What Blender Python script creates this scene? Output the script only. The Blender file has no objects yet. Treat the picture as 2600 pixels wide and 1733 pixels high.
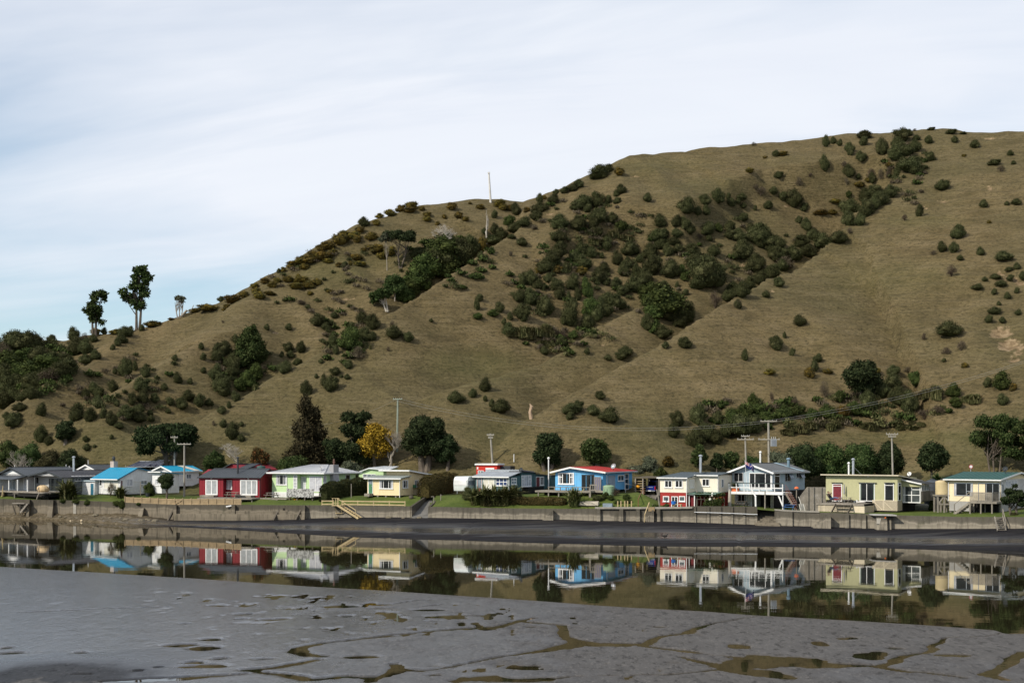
import bpy, math, random
import numpy as np
from mathutils import Vector, Matrix
from mathutils.bvhtree import BVHTree
S = bpy.context.scene
COL = S.collection
# ------------------------------------------------------------------ camera numbers (photo measured in its own 2600 px width)
F, CX, YH, H = 3611.0, 1300.0, 1140.0, 9.7     # focal length, principal column, horizon row, eye height over the water
def at(x, y, Y):
	"""the point that stands at distance Y on the sight line of photo pixel (x, y)"""
	return Vector(((x - CX) / F * Y, Y, H - (y - YH) / F * Y))
def V(c, x, y=None):
	"""pixel of an enlarged crop -> photo pixel"""
	ox, oy, s = {1: (0, 1140, 5.6), 2: (380, 1140, 5.6), 3: (760, 1140, 5.6), 4: (1120, 1140, 5.6), 5: (1380, 1140, 5.6),
				6: (1660, 1080, 5.6), 7: (1960, 1100, 5.6), 8: (2180, 1100, 5.6)}[c]
	return ox + x / s if y is None else (ox + x / s, oy + y / s)
def lerp_tab(tab, x):
	xs = [t[0] for t in tab]
	return [float(np.interp(x, xs, [t[k] for t in tab])) for k in range(1, len(tab[0]))]
# ------------------------------------------------------------------ objects
def tag(o, label=None, cat=None, group=None, kind=None):
	if label: o['label'] = label
	if cat: o['category'] = cat
	if group: o['group'] = group
	if kind: o['kind'] = kind
	return o
def root_loc(o):
	while o.parent is not None:
		o = o.parent
	return o.location
def thing(name, label, cat, loc, group=None):
	o = bpy.data.objects.new(name, None)
	COL.objects.link(o)
	o.location = loc
	o.empty_display_size = 0.3
	return tag(o, label, cat, group)
class MB:
	"""collects shapes (world coordinates) and links them as ONE mesh object"""
	def __init__(s):
		s.v, s.f, s.m = [], [], []
	def add(s, vs, fs, mi=0):
		n = len(s.v)
		s.v.extend([tuple(p) for p in vs])
		s.f.extend([tuple(i + n for i in f) for f in fs])
		s.m.extend([mi] * len(fs))
		return s
	def hexa(s, p, mi=0):          # p: 4 bottom + 4 top corners
		return s.add(p, [(3, 2, 1, 0), (4, 5, 6, 7), (0, 1, 5, 4), (1, 2, 6, 5), (2, 3, 7, 6), (3, 0, 4, 7)], mi)
	def prism(s, poly, vec, mi=0):
		n = len(poly)
		a = [Vector(p) for p in poly]
		b = [p + Vector(vec) for p in a]
		fs = [tuple(range(n))[::-1], tuple(range(n, 2 * n))]
		fs += [(i, (i + 1) % n, (i + 1) % n + n, i + n) for i in range(n)]
		return s.add(a + b, fs, mi)
	def slab(s, poly, th, mi=0):   # polygon thickened downward along its normal
		a = [Vector(p) for p in poly]
		nrm = (a[1] - a[0]).cross(a[2] - a[0]).normalized()
		if nrm.z < 0: nrm = -nrm
		return s.prism(a, -nrm * th, mi)
	def box(s, c, size, yaw=0.0, mi=0):
		c = Vector(c); hx, hy, hz = [k / 2 for k in size]
		ca, sa = math.cos(yaw), math.sin(yaw)
		p = []
		for z in (-hz, hz):
			for x, y in ((-hx, -hy), (hx, -hy), (hx, hy), (-hx, hy)):
				p.append((c.x + x * ca - y * sa, c.y + x * sa + y * ca, c.z + z))
		return s.hexa(p, mi)
	def bar(s, p, q, w, h=None, mi=0):    # straight timber of section w x h from p to q
		p, q = Vector(p), Vector(q); h = h or w
		d = (q - p).normalized()
		up = Vector((0, 0, 1)) if abs(d.z) < .95 else Vector((0, 1, 0))
		a = d.cross(up).normalized() * (w / 2)
		b = a.normalized().cross(d).normalized() * (h / 2)
		return s.hexa([p - a - b, p + a - b, p + a + b, p - a + b, q - a - b, q + a - b, q + a + b, q - a + b], mi)
	def tube(s, pts, rads, n=7, mi=0, cap=True):
		pts = [Vector(p) for p in pts]
		if not hasattr(rads, '__len__'): rads = [rads] * len(pts)
		vs, fs = [], []
		for i, p in enumerate(pts):
			d = (pts[min(i + 1, len(pts) - 1)] - pts[max(i - 1, 0)]).normalized()
			up = Vector((0, 0, 1)) if abs(d.z) < .9 else Vector((0, 1, 0))
			a = d.cross(up).normalized(); b = a.cross(d).normalized()
			for k in range(n):
				t = 2 * math.pi * k / n
				vs.append(p + (a * math.cos(t) + b * math.sin(t)) * rads[i])
		for i in range(len(pts) - 1):
			for k in range(n):
				k2 = (k + 1) % n
				fs.append((i * n + k, i * n + k2, (i + 1) * n + k2, (i + 1) * n + k))
		if cap:
			fs.append(tuple(range(n))); fs.append(tuple(range((len(pts) - 1) * n, len(pts) * n))[::-1])
		return s.add(vs, fs, mi)
	def lathe(s, c, prof, n=16, mi=0, sx=1, sy=1, tilt=None):   # prof: (radius, z)
		c = Vector(c); vs, fs = [], []
		M = tilt or Matrix.Identity(3)
		for r, z in prof:
			for k in range(n):
				t = 2 * math.pi * k / n
				vs.append(c + M @ Vector((r * math.cos(t) * sx, r * math.sin(t) * sy, z)))
		for i in range(len(prof) - 1):
			for k in range(n):
				k2 = (k + 1) % n
				fs.append((i * n + k, i * n + k2, (i + 1) * n + k2, (i + 1) * n + k))
		fs.append(tuple(range(n))[::-1]); fs.append(tuple(range((len(prof) - 1) * n, len(prof) * n)))
		return s.add(vs, fs, mi)
	def ball(s, c, r, n=12, mi=0, sx=1, sy=1, sz=1, tilt=None):
		m = max(6, n // 2 + 1)
		prof = [(max(1e-4, r * math.sin(math.pi * i / m)), -r * sz * math.cos(math.pi * i / m)) for i in range(m + 1)]
		return s.lathe(c, prof, n, mi, sx, sy, tilt)
	def np(s, v, f, mi=0):
		n = len(s.v)
		s.v.extend(map(tuple, np.asarray(v).tolist()))
		s.f.extend(map(tuple, (np.asarray(f) + n).tolist()))
		s.m.extend([mi] * len(f))
		return s
	def build(s, name, mat, parent=None, smooth=False):
		me = bpy.data.meshes.new(name)
		off = root_loc(parent) if parent is not None else None
		vs = s.v
		if off is not None:
			vs = [(a - off[0], b - off[1], c - off[2]) for a, b, c in s.v]
		me.from_pydata(vs, [], s.f)
		mats = mat if isinstance(mat, (list, tuple)) else [mat]
		for m in mats: me.materials.append(m)
		if len(mats) > 1: me.polygons.foreach_set('material_index', s.m)
		if smooth: me.polygons.foreach_set('use_smooth', [True] * len(me.polygons))
		me.update()
		o = bpy.data.objects.new(name, me)
		COL.objects.link(o)
		if parent is not None: o.parent = parent
		return o
	def top(s, name, mat, label, cat, group=None, smooth=False):
		"""a thing that is one mesh; its origin goes to the middle of its base"""
		xs, ys, zs = zip(*s.v)
		c = ((min(xs) + max(xs)) / 2, (min(ys) + max(ys)) / 2, min(zs))
		s.v = [(a - c[0], b - c[1], z - c[2]) for a, b, z in s.v]
		o = s.build(name, mat, None, smooth)
		o.location = c
		return tag(o, label, cat, group)
def link_copy(o, loc=None, parent=None):
	c = o.copy(); COL.objects.link(c)
	if loc is not None: c.location = loc
	if parent is not None: c.parent = parent
	return c
def copy_tree(o, loc, yaw=None, scale=None, label=None, group=None):
	r = link_copy(o, loc)
	if yaw is not None: r.rotation_euler = (0, 0, yaw)
	if scale is not None: r.scale = scale
	if label: r['label'] = label
	if group: r['group'] = group
	for ch in list(o.children):
		c = link_copy(ch, None, r)
		for g in list(ch.children): link_copy(g, None, c)
	return r
# ------------------------------------------------------------------ materials
MATS = {}
def nodes_of(name):
	m = bpy.data.materials.new(name); m.use_nodes = True
	nt = m.node_tree
	return m, nt, nt.nodes['Principled BSDF']
def nd(nt, typ, **kw):
	n = nt.nodes.new(typ)
	for k, v in kw.items():
		if k.startswith('i_'):
			key = k[2:]
			n.inputs[int(key) if key.isdigit() else key.replace('_', ' ')].default_value = v
		else: setattr(n, k, v)
	return n
def noise(nt, scale, detail=3, rough=.55, dist=0, vec=None, stretch=None, kind='Object'):
	n = nd(nt, 'ShaderNodeTexNoise')
	n.inputs['Scale'].default_value = scale; n.inputs['Detail'].default_value = detail
	n.inputs['Roughness'].default_value = rough; n.inputs['Distortion'].default_value = dist
	if vec is None:
		tc = nd(nt, 'ShaderNodeTexCoord'); vec = tc.outputs[kind]
	if stretch:
		mp = nd(nt, 'ShaderNodeMapping'); mp.inputs['Scale'].default_value = stretch
		nt.links.new(vec, mp.inputs['Vector']); vec = mp.outputs['Vector']
	nt.links.new(vec, n.inputs['Vector'])
	return n.outputs['Fac']
def ramp(nt, fac, stops):
	r = nd(nt, 'ShaderNodeValToRGB')
	e = r.color_ramp.elements
	while len(e) > len(stops): e.remove(e[-1])
	while len(e) < len(stops): e.new(1.0)
	for k, (p, c) in enumerate(stops):
		e[k].position = p
		e[k].color = tuple(c) + (1,) if hasattr(c, '__len__') else (c, c, c, 1)
	nt.links.new(fac, r.inputs['Fac'])
	return r.outputs['Color']
def mixc(nt, fac, a, b, mode='MIX'):
	m = nd(nt, 'ShaderNodeMix', data_type='RGBA', blend_type=mode)
	for sock, val in ((m.inputs[0], fac), (m.inputs[6], a), (m.inputs[7], b)):
		if hasattr(val, 'default_value') or hasattr(val, 'links'): nt.links.new(val, sock)
		elif hasattr(val, '__len__'): sock.default_value = tuple(val) + (1,) if len(val) == 3 else val
		else: sock.default_value = val
	return m.outputs[2]
def bump(nt, bsdf, h, strength=.3, dist=.05):
	b = nd(nt, 'ShaderNodeBump'); b.inputs['Strength'].default_value = strength; b.inputs['Distance'].default_value = dist
	nt.links.new(h, b.inputs['Height']); nt.links.new(b.outputs['Normal'], bsdf.inputs['Normal'])
def mat(name, col, rough=.7, var=.12, scale=.6, dirt=.0, metal=0., fine=6., bands=None, spec=.3):
	"""weathered paint, timber, metal: base colour with broad and fine variation; bands = boards per metre up the wall"""
	if name in MATS: return MATS[name]
	m, nt, b = nodes_of(name)
	n1 = noise(nt, scale, 4); n2 = noise(nt, fine, 3, .6, stretch=(1, 1, .25))
	var *= 1.35; k = tuple(c * (1 - var) for c in col); l = tuple(min(1, c * (1 + var)) for c in col)
	c1 = ramp(nt, n1, [(.3, k), (.7, l)])
	dk = tuple(c * .62 + .01 for c in col)
	f2 = ramp(nt, n2, [(.45, 0.), (.75, 1.)])
	fm = nd(nt, 'ShaderNodeMath', operation='MULTIPLY'); nt.links.new(f2, fm.inputs[0]); fm.inputs[1].default_value = .26 + dirt * 1.3
	c2 = mixc(nt, fm.outputs[0], c1, dk)
	nt.links.new(c2, b.inputs['Base Color'])
	b.inputs['Roughness'].default_value = rough; b.inputs['Metallic'].default_value = metal
	b.inputs['Specular IOR Level'].default_value = spec
	if bands:
		tc = nd(nt, 'ShaderNodeTexCoord')
		w = nd(nt, 'ShaderNodeTexWave', wave_type='BANDS', bands_direction='Z', wave_profile='SAW')
		w.inputs['Scale'].default_value = bands / 3.2
		nt.links.new(tc.outputs['Object'], w.inputs['Vector'])
		bump(nt, b, w.outputs['Fac'], .9, .03)
	MATS[name] = m
	return m
def glass(name='window glass', col=(.006, .007, .008), rough=.06):
	if name in MATS: return MATS[name]
	m, nt, b = nodes_of(name)
	n = noise(nt, .9, 2)
	nt.links.new(ramp(nt, n, [(.35, col), (.7, tuple(c * 2.6 + .004 for c in col))]), b.inputs['Base Color'])
	b.inputs['Roughness'].default_value = rough; b.inputs['Specular IOR Level'].default_value = .22
	MATS[name] = m
	return m
# ================================================================== TERRAIN
def P2(x, y, Y):
	p = at(x, y, Y); return (p.x, p.y, p.z)
SKY_RIDGE = [(-500, 935, 262), (-250, 905, 275), (-60, 884, 285), (100, 864, 292), (172, 857, 291), (245, 842, 289), (364, 829, 286), (440, 807, 287), (555, 776, 290), (708, 700, 295), (823, 622, 300), (905, 566, 306),
			(1000, 536, 313), (1070, 518, 319), (1200, 511, 325), (1330, 523, 328), (1400, 494, 326), (1500, 443, 324), (1560, 416, 324), (1600, 398, 325),
			(1700, 388, 330), (1900, 371, 335), (2100, 353, 336), (2250, 339, 334), (2350, 330, 330), (2450, 336, 325), (2600, 336, 318), (2900, 332, 306), (3300, 360, 290)]
CREST_A = [(1560, 440, 322), (1484, 474, 316), (1419, 502, 309), (1389, 537, 303), (1274, 613, 287), (1228, 648, 280), (1152, 690, 271), (1083, 739, 262), (998, 784, 252),
		(960, 812, 249), (853, 879, 243), (700, 952, 237), (612, 1003, 232), (540, 1040, 228), (470, 1080, 225)]
CREST_B = [(1640, 750, 262), (1605, 768, 259), (1523, 825, 252), (1472, 856, 247), (1370, 910, 239), (1250, 965, 231), (1150, 1010, 225)]
CREST_C = [(2400, 335, 328), (2361, 361, 322), (2320, 399, 315), (2276, 494, 300), (2222, 545, 291), (2157, 596, 282), (2123, 623, 277), (2018, 674, 266), (1963, 708, 259),
		(1916, 732, 253), (1800, 790, 241), (1778, 808, 238), (1710, 856, 231), (1659, 883, 227), (1560, 940, 220), (1470, 985, 214)]
CREST_L = [(364, 829, 286), (333, 850, 278), (249, 907, 265), (165, 945, 252), (73, 1018, 238), (0, 1052, 230), (-90, 1095, 222)]
CREST_F = [(2560, 420, 300), (2750, 560, 270), (2850, 760, 230)]
CREST_G = [(720, 700, 296), (560, 850, 262), (470, 900, 252), (330, 985, 236), (230, 1050, 226)]
CREST_M = [(2150, 352, 336), (1960, 440, 318), (1850, 520, 305), (1790, 600, 292), (1700, 690, 278)]
# crest polyline, fall per metre to its left, to its right (seen up the slope), rounding
TENTS = [(SKY_RIDGE, .50, .53, 3.0), (CREST_A, .80, .47, 1.2), (CREST_B, .75, .5, 1.2), (CREST_C, .85, .46, 1.2), (CREST_L, .7, .5, 1.5), (CREST_F, .55, .5, 3), (CREST_G, .6, .55, 4), (CREST_M, .62, .62, 4)]
TENTS = [(np.array([P2(*q) for q in t]), a, b, r) for t, a, b, r in TENTS]
def vnoise(x, y, seed):
	"""smooth value noise on numpy arrays"""
	xi = np.floor(x).astype(np.int64); yi = np.floor(y).astype(np.int64)
	fx = x - xi; fy = y - yi
	fx = fx * fx * (3 - 2 * fx); fy = fy * fy * (3 - 2 * fy)
	def h(a, b):
		n = (a * 374761393 + b * 668265263 + seed * 1442695041) & 0xffffffff
		n = ((n ^ (n >> 13)) * 1274126177) & 0xffffffff
		return ((n ^ (n >> 16)) & 0xffff) / 65535.0
	return (h(xi, yi) * (1 - fx) + h(xi + 1, yi) * fx) * (1 - fy) + (h(xi, yi + 1) * (1 - fx) + h(xi + 1, yi + 1) * fx) * fy
def fbm(x, y, seed, octs=4, gain=.5):
	s = 0; a = 1; t = 0
	for k in range(octs):
		s = s + a * vnoise(x * 2 ** k, y * 2 ** k, seed + k); t += a; a *= gain
	return s / t - .5
# shoreline tables: photo column -> distance of the sea wall, row of its top, row of its foot, row of the water's edge below it
SHORE = [(-400, 214, 1262, 1292, 1313), (0, 200, 1266, 1295, 1316), (60, 199, 1267.5, 1297, 1318), (150, 196.5, 1269, 1301, 1320), (250, 194, 1272, 1302, 1326), (350, 191, 1277, 1306, 1337), (445, 188, 1281, 1320, 1337), (600, 184.2, 1281, 1320, 1345),
		(760, 181.3, 1282, 1317, 1354), (850, 180, 1282, 1314, 1359), (1000, 177.5, 1284, 1313, 1366), (1150, 175, 1287, 1315, 1369), (1300, 172.5, 1290, 1318, 1374.5), (1440, 170.4, 1291, 1319, 1379),
		(1500, 169.5, 1291, 1322, 1381), (1680, 167, 1291, 1323, 1385), (1760, 165.8, 1290, 1326, 1386), (1920, 163, 1291, 1332, 1386), (2000, 161.5, 1298, 1334.5, 1386.5), (2200, 157.6, 1304, 1341, 1389),
		(2250, 156.5, 1307, 1342.5, 1390.5), (2450, 152, 1312, 1342, 1395), (2600, 148, 1312, 1341, 1397), (3000, 138, 1314, 1345, 1404)]
def wall_at(x):
	"""(plan point of the sea wall face, z of its top, z of its foot) in photo column x"""
	Y, yt, yf, yw = lerp_tab(SHORE, x)
	return Vector(((x - CX) / F * Y, Y, 0)), H - (yt - YH) / F * Y, H - (yf - YH) / F * Y
SX = np.linspace(-400, 3000, 400)
WALL_XY = np.array([wall_at(x)[0][:2] for x in SX])          # plan line of the wall, runs to larger X and nearer Y
WALL_TOP = np.array([wall_at(x)[1] for x in SX]); WALL_FOOT = np.array([wall_at(x)[2] for x in SX])
WX, WY = WALL_XY[:, 0], WALL_XY[:, 1]
WALL_ORDER = np.argsort(WX)
def wall_y(X): return np.interp(X, WX[WALL_ORDER], WY[WALL_ORDER])
def wall_top(X): return np.interp(X, WX[WALL_ORDER], WALL_TOP[WALL_ORDER])
def tent(Xa, Ya, pts, gl, gr, rnd):
	best = np.full(Xa.shape, -1e9)
	P = pts
	dmin = np.full(Xa.shape, 1e9); zb = np.zeros(Xa.shape); sd = np.zeros(Xa.shape)
	for i in range(len(P) - 1):
		ax, ay, az = P[i]; bx, by, bz = P[i + 1]
		dx, dy = bx - ax, by - ay; L2 = dx * dx + dy * dy
		t = ((Xa - ax) * dx + (Ya - ay) * dy) / L2
		lo = -4.0 if i == 0 and False else 0.0
		t = np.clip(t, lo, 1)
		qx, qy = ax + dx * t, ay + dy * t
		d = np.hypot(Xa - qx, Ya - qy)
		z = az + (bz - az) * t
		side = (dx * (Ya - ay) - dy * (Xa - ax))          # > 0: to the left of travel
		m = d < dmin
		dmin = np.where(m, d, dmin); zb = np.where(m, z, zb); sd = np.where(m, side, sd)
	return dmin, zb, sd
def smax(a, b, k):
	h = np.clip(.5 + .5 * (a - b) / k, 0, 1)
	return b + (a - b) * h + k * h * (1 - h)
def village_z(Xa, Ya):
	t = Ya - wall_y(Xa)
	zt = wall_top(Xa)
	back = 3.35 + .0 * Xa
	f = np.clip(t / 7.0, 0, 1); f = f * f * (3 - 2 * f)
	z0 = zt - .06
	up = np.interp(Xa, [-75, -55, -40, -30, -15, -5, 0, 9, 13, 16, 18.5, 24, 40, 60], [.6, .8, .85, .8, 1.1, 1.3, 1.45, 1.5, 1.5, 1.6, .4, .1, .1, .3])
	return z0 + up * f + np.clip(t - 12, 0, 80) * .022
def land_z(Xa, Ya, rough=True):
	Xa = np.asarray(Xa, float); Ya = np.asarray(Ya, float)
	Xo, Yo = Xa, Ya
	Xa = Xo + fbm(Xo / 11, Yo / 11, 131, 3) * 2.6; Ya = Yo + fbm(Xo / 11, Yo / 11, 141, 3) * 2.6
	z = None; carve = []
	for n, (pts, gl, gr, rnd) in enumerate(TENTS):
		d, zc, sd = tent(Xa, Ya, pts, gl, gr, rnd)
		# crests are listed from left to right (ridge) or from the top down (spurs)
		if n in (0, 5): g = np.where(sd > 0, .5, gr)                 # behind the ridge / in front of it
		else: g = np.where(sd > 0, gr, gl)                        # travelling down-slope: left of travel is the photo's right
		dd = np.sqrt(d * d + rnd * rnd) - rnd
		zz = zc - g * dd
		if n == 0: d_ridge = d
		if n in (1, 2, 3, 4): carve.append((n, d, zc, sd))
		z = zz if z is None else smax(z, zz, 2.2 if n else 1)
	for n, d, zc, sd in carve:                                  # the cut gully behind each spur crest
		wd, k = {1: (9, .85), 2: (6, .7), 3: (10, .85), 4: (8, .7)}[n]
		zg = np.where(d < wd, zc - k * d, zc - k * wd + .72 * (d - wd)) + np.clip(d - 28, 0, None) * 2.0
		zg = np.where((sd < 0) & (d < 40), zg + 30 * np.clip(1 - (d_ridge - 8) / 16, 0, 1) + 9 * np.clip((24 - zc) / 14, 0, 1), 1e6)
		z = -smax(-z, -zg, 1.6)
	Xa, Ya = Xo, Yo
	# sag and slump the faces
	z = z + fbm(Xa / 26, Ya / 26, 3, 3) * 5.0 * np.clip((z - 8) / 25, 0, 1) * np.clip(1.2 - np.abs(z - 40) / 60, .35, 1) * .6
	if rough:
		rel = np.clip((z - 5) / 10, 0, 1)
		z = z + fbm(Xa / 6, Ya / 6, 11, 4) * .9 * rel
		w = fbm(Xa / 14, Ya / 14, 21, 3) * 9
		z = z + np.sin((z + w * .5) * 3.3) * .15 * rel * np.clip(.5 + 2 * fbm(Xa / 20, Ya / 20, 31, 2), .1, 1)
	vz = village_z(Xa, Ya)
	t = np.clip((Ya - wall_y(Xa) - 13) / 20, 0, 1); t = t * t * (3 - 2 * t)
	return vz + (smax(z, vz, 3.0) - vz) * t
# scars of bare soil: photo pixel, radius px, kind
TERR = {}
def build_land():
	xs = np.arange(-135, 145, .62);
	n_y = 380
	tt = np.linspace(0, 1, n_y) ** 1.0
	X, T = np.meshgrid(xs, tt)
	Y0 = wall_y(X) + 13.0
	Y = Y0 + T * (400 - Y0)
	Z = land_z(X, Y)
	ny, nx = X.shape
	v = np.stack([X, Y, Z], -1).reshape(-1, 3)
	idx = np.arange(nx * ny).reshape(ny, nx)
	f = np.stack([idx[:-1, :-1], idx[:-1, 1:], idx[1:, 1:], idx[1:, :-1]], -1).reshape(-1, 4)
	TERR['bvh'] = BVHTree.FromPolygons([Vector(p) for p in v.tolist()], f.tolist())
	TERR['v'], TERR['f'], TERR['X'], TERR['Y'], TERR['Z'] = v, f, X, Y, Z
build_land()
def hit(x, y):
	"""where the sight line of photo pixel (x, y) meets the hillside"""
	o = Vector((0, 0, H)); d = at(x, y, 100) - o; d.normalize()
	loc, n, i, dist = TERR['bvh'].ray_cast(o, d)
	return loc, n
def np_mesh(name, v, f, m, smooth=True, attrs=None, uvs=None):
	me = bpy.data.meshes.new(name)
	v = np.asarray(v, np.float32); f = np.asarray(f, np.int32)
	me.vertices.add(len(v)); me.vertices.foreach_set('co', v.ravel())
	me.loops.add(f.size); me.loops.foreach_set('vertex_index', f.ravel())
	me.polygons.add(len(f))
	me.polygons.foreach_set('loop_start', np.arange(0, f.size, f.shape[1], dtype=np.int32))
	me.polygons.foreach_set('loop_total', np.full(len(f), f.shape[1], np.int32))
	me.materials.append(m)
	me.update(); me.validate()
	me.polygons.foreach_set('use_smooth', [smooth] * len(me.polygons))
	for k, a in (attrs or {}).items():
		at_ = me.attributes.new(k, 'FLOAT', 'POINT'); at_.data.foreach_set('value', np.asarray(a, np.float32).ravel())
	o = bpy.data.objects.new(name, me); COL.objects.link(o)
	return o
SCARS = [  # x, y, rx, ry : exposed clay on the hillside
	(2540, 838, 34, 16), (2562, 868, 30, 18), (2590, 880, 20, 22), (2575, 905, 22, 10), (2514, 474, 14, 7), (2395, 508, 20, 4), (2345, 520, 7, 6), (2352, 524, 5, 8), (2538, 690, 20, 7), (2565, 700, 30, 5), (2590, 712, 20, 9), (2510, 348, 22, 4),
	(845, 788, 17, 6), (880, 755, 16, 4), (898, 752, 8, 4), (1395, 540, 12, 4), (1370, 552, 6, 3), (2060, 600, 30, 3), (1610, 445, 25, 3), (2030, 745, 18, 2), (2005, 520, 18, 3), (1730, 640, 6, 5), (1530, 870, 9, 5), (1210, 800, 9, 3),
	(1420, 545, 10, 3), (700, 840, 10, 4), (1690, 600, 7, 6), (2090, 596, 12, 3), (1795, 585, 12, 5), (1960, 735, 9, 4), (1615, 725, 8, 5), (1885, 670, 12, 4)]
def mat_hill():
	m, nt, b = nodes_of('hill pasture')
	tc = nd(nt, 'ShaderNodeTexCoord'); ob = tc.outputs['Object']
	big = noise(nt, .028, 4, .6, .3, ob)
	mid = noise(nt, .16, 5, .62, .4, ob, (1, 1, 1.6))
	fine = noise(nt, 1.5, 5, .7, .2, ob, (1, 1, 1.8))
	tuft = noise(nt, 4.2, 3, .7, 0, ob)
	c = ramp(nt, mid, [(.28, (.094, .071, .033)), (.5, (.137, .104, .050)), (.72, (.179, .137, .073))])
	g = ramp(nt, big, [(.42, 0.), (.62, 1.)])
	c = mixc(nt, g, c, mixc(nt, .45, c, (.078, .073, .032)))
	c = mixc(nt, ramp(nt, fine, [(.36, .75), (.5, 0.)]), c, (.038, .033, .015))
	c = mixc(nt, ramp(nt, fine, [(.58, 0.), (.74, .7)]), c, (.21, .165, .095))
	ter = noise(nt, 1.0, 4, .65, .4, ob, (.16, .16, 2.6))
	c = mixc(nt, ramp(nt, ter, [(.36, .36), (.48, 0.)]), c, (.045, .036, .018)); c = mixc(nt, ramp(nt, ter, [(.56, 0.), (.7, .3)]), c, (.19, .15, .092))
	c = mixc(nt, ramp(nt, tuft, [(.3, .55), (.46, 0.)]), c, (.026, .024, .011))
	c = mixc(nt, ramp(nt, tuft, [(.62, 0.), (.8, .4)]), c, (.26, .21, .13))
	a = nd(nt, 'ShaderNodeAttribute', attribute_name='scar')
	n2 = noise(nt, .55, 4, .65, 0, ob)
	ad = nd(nt, 'ShaderNodeMath', operation='ADD'); nt.links.new(a.outputs['Fac'], ad.inputs[0])
	mu = nd(nt, 'ShaderNodeMath', operation='MULTIPLY_ADD'); nt.links.new(n2, mu.inputs[0]); mu.inputs[1].default_value = 1.3; mu.inputs[2].default_value = -.65
	nt.links.new(mu.outputs[0], ad.inputs[1])
	soil = ramp(nt, noise(nt, 1.1, 4, .6, 0, ob), [(.3, (.10, .065, .035)), (.55, (.25, .18, .105)), (.8, (.42, .33, .21))])
	c = mixc(nt, ramp(nt, ad.outputs[0], [(.45, 0.), (.62, .9)]), c, soil)
	gr = nd(nt, 'ShaderNodeAttribute', attribute_name='green')
	c = mixc(nt, gr.outputs['Fac'], c, mixc(nt, fine, (.03, .05, .012), (.085, .105, .03)))
	nt.links.new(c, b.inputs['Base Color'])
	b.inputs['Roughness'].default_value = .95; b.inputs['Specular IOR Level'].default_value = .1
	s = nd(nt, 'ShaderNodeMath', operation='MULTIPLY_ADD'); nt.links.new(tuft, s.inputs[0]); s.inputs[1].default_value = .6; s2 = nd(nt, 'ShaderNodeMath', operation='MULTIPLY_ADD'); nt.links.new(ter, s2.inputs[0]); s2.inputs[1].default_value = 1.3; nt.links.new(fine, s2.inputs[2]); nt.links.new(s2.outputs[0], s.inputs[2])
	bump(nt, b, s.outputs[0], .85, .38)
	return m
GREEN = [(1200, 925, 130, 45, .45), (2200, 980, 60, 10, .0), (2350, 1110, 330, 22, .45), (1700, 415, 130, 25, .25), (1850, 470, 120, 25, .2), (2300, 705, 170, 45, .25), (860, 680, 120, 50, .35), (1960, 930, 60, 18, .2), (2500, 1150, 160, 60, .35), (2350, 560, 100, 18, .3),
		(1250, 1120, 120, 60, .3), (350, 1130, 200, 60, .3), (700, 1120, 200, 60, .25), (1000, 660, 90, 40, .3), (1650, 1100, 200, 60, .2)]
def finish_land():
	v = TERR['v']
	px = CX + F * v[:, 0] / v[:, 1]; py = YH - F * (v[:, 2] - H) / v[:, 1]
	scar = np.zeros(len(v)); green = np.zeros(len(v))
	for (x, y, rx, ry) in SCARS:
		loc, n = hit(x, y)
		if loc is None: continue
		k = F / loc.y
		d = np.sqrt(((px - x) / rx) ** 2 + ((py - y) / ry) ** 2)
		d = np.where(np.abs(v[:, 1] - loc.y) < 20, d, 9)
		scar = np.maximum(scar, np.clip(1.15 - .75 * d, 0, 1) * (1 if rx > 25 else .8))
	for (x, y, rx, ry, s) in GREEN:
		d = np.sqrt(((px - x) / rx) ** 2 + ((py - y) / ry) ** 2)
		green = np.maximum(green, s * np.clip(1.4 - d, 0, 1))
	flat = np.clip(1 - (v[:, 2] - 4) / 5, 0, 1)
	green = np.maximum(green * .55, .35 * flat)
	# bare scars sit in hollows
	v = v.copy(); v[:, 2] -= scar * .9
	o = np_mesh('hill', v, TERR['f'], mat_hill(), True, {'scar': scar, 'green': green})
	tag(o, kind='structure', label='grassy brown hill with spurs behind the waterfront houses', cat='hill')
finish_land()
# far wooded hill beyond the left shoulder
def build_far_hill():
	xs = np.linspace(-420, 60, 120); ys = np.linspace(400, 760, 50)
	X, Y = np.meshgrid(xs, ys)
	prof = np.interp((X / Y) * F + CX, [-800, -200, 0, 40, 110, 220, 600], [60, 50, 46, 44, 26, 6, -10])
	Z = prof * np.sin(np.clip((Y - 400) / 260, 0, 1) * math.pi / 2) + fbm(X / 18, Y / 18, 77, 4) * 9 - 2
	ny, nx = X.shape; idx = np.arange(nx * ny).reshape(ny, nx)
	f = np.stack([idx[:-1, :-1], idx[:-1, 1:], idx[1:, 1:], idx[1:, :-1]], -1).reshape(-1, 4)
	m = mat('distant forest', (.035, .045, .032), .95, .4, .08, fine=.4, spec=.05)
	tag(np_mesh('far_hill', np.stack([X, Y, Z], -1).reshape(-1, 3), f, m), kind='structure', label='distant dark wooded hill at the edge of the valley', cat='hill')
build_far_hill()
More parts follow.
